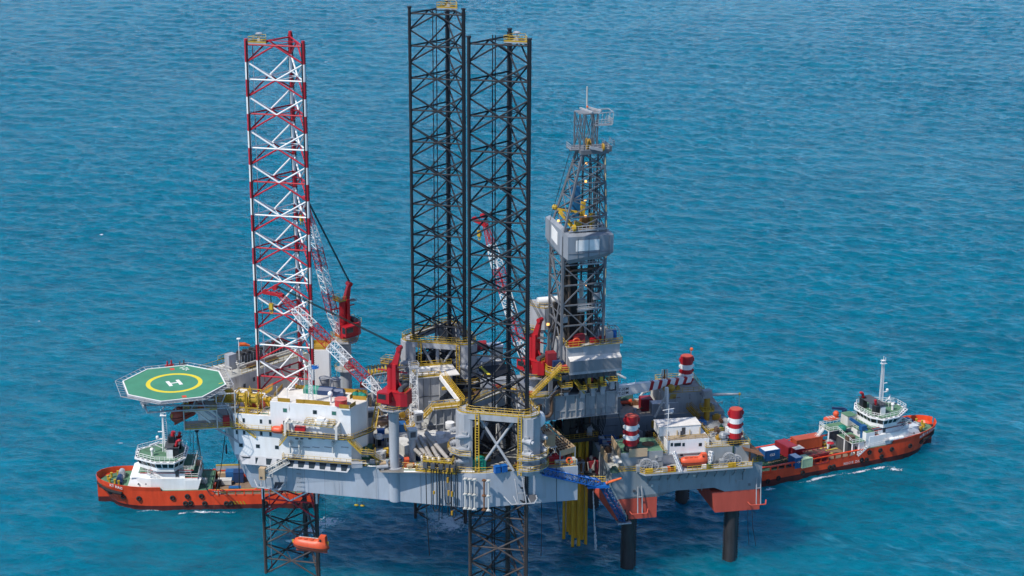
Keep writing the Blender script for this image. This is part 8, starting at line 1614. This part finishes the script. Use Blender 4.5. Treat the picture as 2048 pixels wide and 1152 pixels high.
# gulls and ripples are left to the water shader
# ================================================================ fixed deck machinery and pipework: parts of the hull
def clutter():
    H = bpy.data.objects['rig_hull']; b = (0, 0, 24.3); random.seed(42)
    def part(nm, mb, m):
        o = build(nm, mb, m, b); o.parent = H; return o
    # areas in rig frame (x0,x1,y0,y1,count)
    for (x0, x1, y0, y1, n) in ((-25, -15, -22, -4, 36), (-15, -9, -19, -5, 18), (-24, -12, 0, 22, 30), (4, 14, -12, -9, 8), (-3, 2, -3, 6, 8), (-9, -4, -23, -19, 6), (9, 15, -29, -24, 8), (-2, 6, -28.4, -27, 4)):
        for k in range(n):
            x, y = random.uniform(x0, x1), random.uniform(y0, y1); w, d, h = random.uniform(.5, 1.9), random.uniform(.5, 1.6), random.uniform(.5, 1.7); mb = MB(); r = random.random()
            if r < .45:
                mb.cbox(x, y, DZ+.05, w, d, h, random.choice((0, 16, -27))); mb.cbox(x, y, DZ+.05+h, w*.6, d*.6, .25, 0); mb.tube((x-w*.5, y-d*.6, DZ+.3), (x-w*.5, y-d*.6, DZ+h+.4), .09, 6); nm = 'deck_machine'
            elif r < .7:
                mb.tube((x-w*.7, y, DZ+.7), (x+w*.7, y, DZ+.7), .42, 10); mb.box(x-.3, y-.3, DZ+.05, x+.3, y+.3, DZ+.5); nm = 'deck_pump'
            else:
                mb.cyl(x, y, DZ+.05, DZ+h+.6, .28, 8); mb.cyl(x, y, DZ+h+.6, DZ+h+.9, .42, 8); nm = 'deck_vent'
            part(nm, mb, random.choice((GREYP, GREYP, WHITEW, GREY, GREYD, BLUED, PIPEB, YELD, GRN, DARK, CRED, HULLD, WHITEW, ROOFW, TAN, RUST, ROOFW, TAN)))
    # pipe runs
    for k in range(22):
        x, y = random.uniform(-24, -12), random.uniform(-20, 8); L_ = random.uniform(4, 10); z = DZ+random.uniform(.3, 1.0); mb = MB(); r = random.uniform(.08, .2)
        pts = [(x, y, z), (x+L_*.6, y, z), (x+L_*.6, y+random.choice((-1, 1))*random.uniform(1, 3), z), (x+L_, y+random.uniform(-1, 1), z)]; mb.path(pts, r, 6); part('deck_pipework', mb, random.choice((STEEL, GREYP, WHITEW, PIPEB, GREY)))
    for k in range(9):
        a = X.loc(*N.w(-20+k*2.1, 1.2)[:2]); mb = MB(); mb.cbox(a[0], a[1], DZ+.05, 1.1, .6, .8, -27); part('deck_locker', mb, (GREYP, GRN, WHITEW, GREYP, ORM, GREYP, YEL, GREYP, WHITEW)[k])
    # dark stained deck round the engines
    mb = MB(); mb.prism([(-25, -22), (-9, -27), (-3, -27), (-3, -4), (-25, 0)], DZ+.031, DZ+.033); part('stained_deck', mb, mat('stained deck', (.22, .21, .19), .8, 0, .5, .7, .25, streak=False))
    # scaffold-like pipe bridge behind the exhaust stacks
    mb = MB()
    for i in range(6): mb.beam((-23+i*2, -9.5, DZ), (-23+i*2, -9.5, DZ+2.6), .12); mb.beam((-23+i*2, -8, DZ), (-23+i*2, -8, DZ+2.6), .12)
    for yy in (-9.5, -9.1, -8.6, -8.0): mb.tube((-23.4, yy, DZ+2.5), (-12.4, yy, DZ+2.5), .14, 6)
    part('pipe_bridge', mb, WHITEW)
    # clutter outside jack houses: lockers, hoses
    for key in ('B', 'C'):
        x, y, zt = LEGP[key]; fr = Frame(x, y, LYAW)
        for k in range(10):
            a = random.uniform(0, 6.28); r = random.uniform(9.5, 11.5); p = fr.w(r*cos(a), r*sin(a)); q = X.loc(p.x, p.y)
            if q[1] < -28 or q[0] > 14 or q[1] > 28: continue
            mb = MB(); mb.cbox(q[0], q[1], DZ+.05, random.uniform(.6, 1.6), random.uniform(.6, 1.4), random.uniform(.6, 2.2), 16); part('deck_machine', mb, random.choice((GREYP, YELD, DARK, WHITEW, BLUED, GREY)))
    # dark machinery and red pieces between cantilever and pipe deck
    for k in range(14):
        x, y = random.uniform(5, 15), random.uniform(-12, 3); mb = MB(); z0 = DZ+.05 if y < -8.4 else 39.25; mb.cbox(x, y, z0, random.uniform(.6, 2), random.uniform(.6, 1.6), random.uniform(.6, 2.0), 0); part('deck_machine', mb, random.choice((GREYP, YELD, DARK, CRED, BLUED, GREY, GREYD)))
clutter()

def clutter2():
    H = bpy.data.objects['tender_rig_hull']; b = (12, 16, 12.6); random.seed(77)
    def part(nm, mb, m):
        o = build(nm, mb, m, b); o.parent = H; return o
    pal = (GREYP, GREY, GREYD, DARK, BLUED, PIPEB, YELD, CRED, HULLD, RUST, GRN, WHITEW, DARK, GREYD)
    for (x0, x1, y0, y1, z, n) in ((-4, -2.8, 6, 24, 24.03, 6), (-1, 5, 7, 25, 18.4, 26), (5, 18, 7, 25, 18.4, 34), (20, 28.5, 8, 24, 24.03, 16), (2, 14, 27.5, 37, 25.03, 12), (25.2, 28.8, 27, 37, 25.03, 6), (18.5, 22, 7, 10, 24.03, 4), (-2, 6, 3, 6, 28.03, 5), (18, 22, 2.5, 6, 27.95, 4), (17, 21, 29, 36, 30.03, 4)):
        for k in range(n):
            x, y = random.uniform(x0, x1), random.uniform(y0, y1); big = z < 20; w, d, h = random.uniform(.6, 2.2), random.uniform(.5, 1.8), random.uniform(.8, 4.2) if big else random.uniform(.4, 1.4); mb = MB(); r = random.random()
            if r < .5: mb.cbox(x, y, z, w, d, h); mb.cbox(x, y, z+h, w*.5, d*.7, .3); mb.tube((x-w*.3, y-d*.6, z), (x-w*.3, y-d*.6, z+h*1.1), .1, 6); nm = 'deck_machine'
            elif r < .75: mb.cyl(x, y, z, z+h, .3, 8); mb.cyl(x, y, z+h, z+h+.25, .45, 8); nm = 'deck_vent'
            else: mb.path([(x-w, y, z+.4), (x, y, z+.4+h*.5), (x+w, y+.6, z+.4+h*.5), (x+w, y+.6, z)], .14, 6); nm = 'deck_pipework'
            part(nm, mb, random.choice(pal))
    # pipework and fittings on the walls
    for (x0, x1, y, z0, z1, n) in ((-2.4, 6.6, -1.55, 24.2, 27.2, 7), (16.8, 26.4, -1.55, 24.2, 27.2, 8), (15.6, 24.2, 27.15, 25.4, 29.6, 9), (0, 18, 26.3, 18.6, 24.8, 18), (-4, 29, -2.25, 18.2, 23.2, 12)):
        for k in range(n):
            x = random.uniform(x0, x1); z = random.uniform(z0, z1); L_ = random.uniform(.8, (z1-z0)*.8); mb = MB(); r = random.random()
            if r < .5: mb.tube((x, y-.08, max(z0, z-L_)), (x, y-.08, z), random.choice((.05, .08)), 5)
            elif r < .8: mb.box(x-.25, y-.2, z-.2, x+.25, y, z+.3)
            else: mb.tube((x-L_*.5, y-.08, z), (x+L_*.5, y-.08, z), .06, 5)
            part('wall_fitting', mb, random.choice((GREY, GREYD, GREYP, RUST, WHITEW, HULLD)))
clutter2()
# dark conductor deck under the cantilever end, hiding the tops of the yellow conductors
T = Thing('conductor_deck', 'dark railed deck round the tops of the yellow conductors, under the cantilever', 'platform', X, (25, 2, 26.6))
mb = MB(); mb.box(20.8, -3.2, 26.5, 28.6, 8.5, 26.8); mb.box(20.8, -3.3, 26.0, 28.6, -3.1, 26.9); T.add('floor', mb, DARK)
mb = MB(); mb.rail([(20.8, 6, 26.8), (20.8, -3.2, 26.8), (28.6, -3.2, 26.8), (28.6, 6, 26.8)], 1.1, .05, 1.2, .15); T.add('railing', mb, YELD)
random.seed(9)
for k in range(16):
    x, y = random.uniform(21.2, 28), random.uniform(-2.8, 6); mb = MB(); h = random.uniform(1, 4.6); mb.cbox(x, y, 26.8, random.uniform(.5, 1.4), random.uniform(.5, 1.4), h); mb.cyl(x, y, 26.8+h, 26.8+h+.8, .3, 8); T.add('valve_tree', mb, random.choice((DARK, CRED, GREYD, RUST, GREY, DARK, BLUED)))
mb = MB()
for x in (21, 24.6, 28.3): mb.beam((x, 7.5, 26.5), (x, 7.5, 34), .3)
T.add('hanger', mb, GREYD)
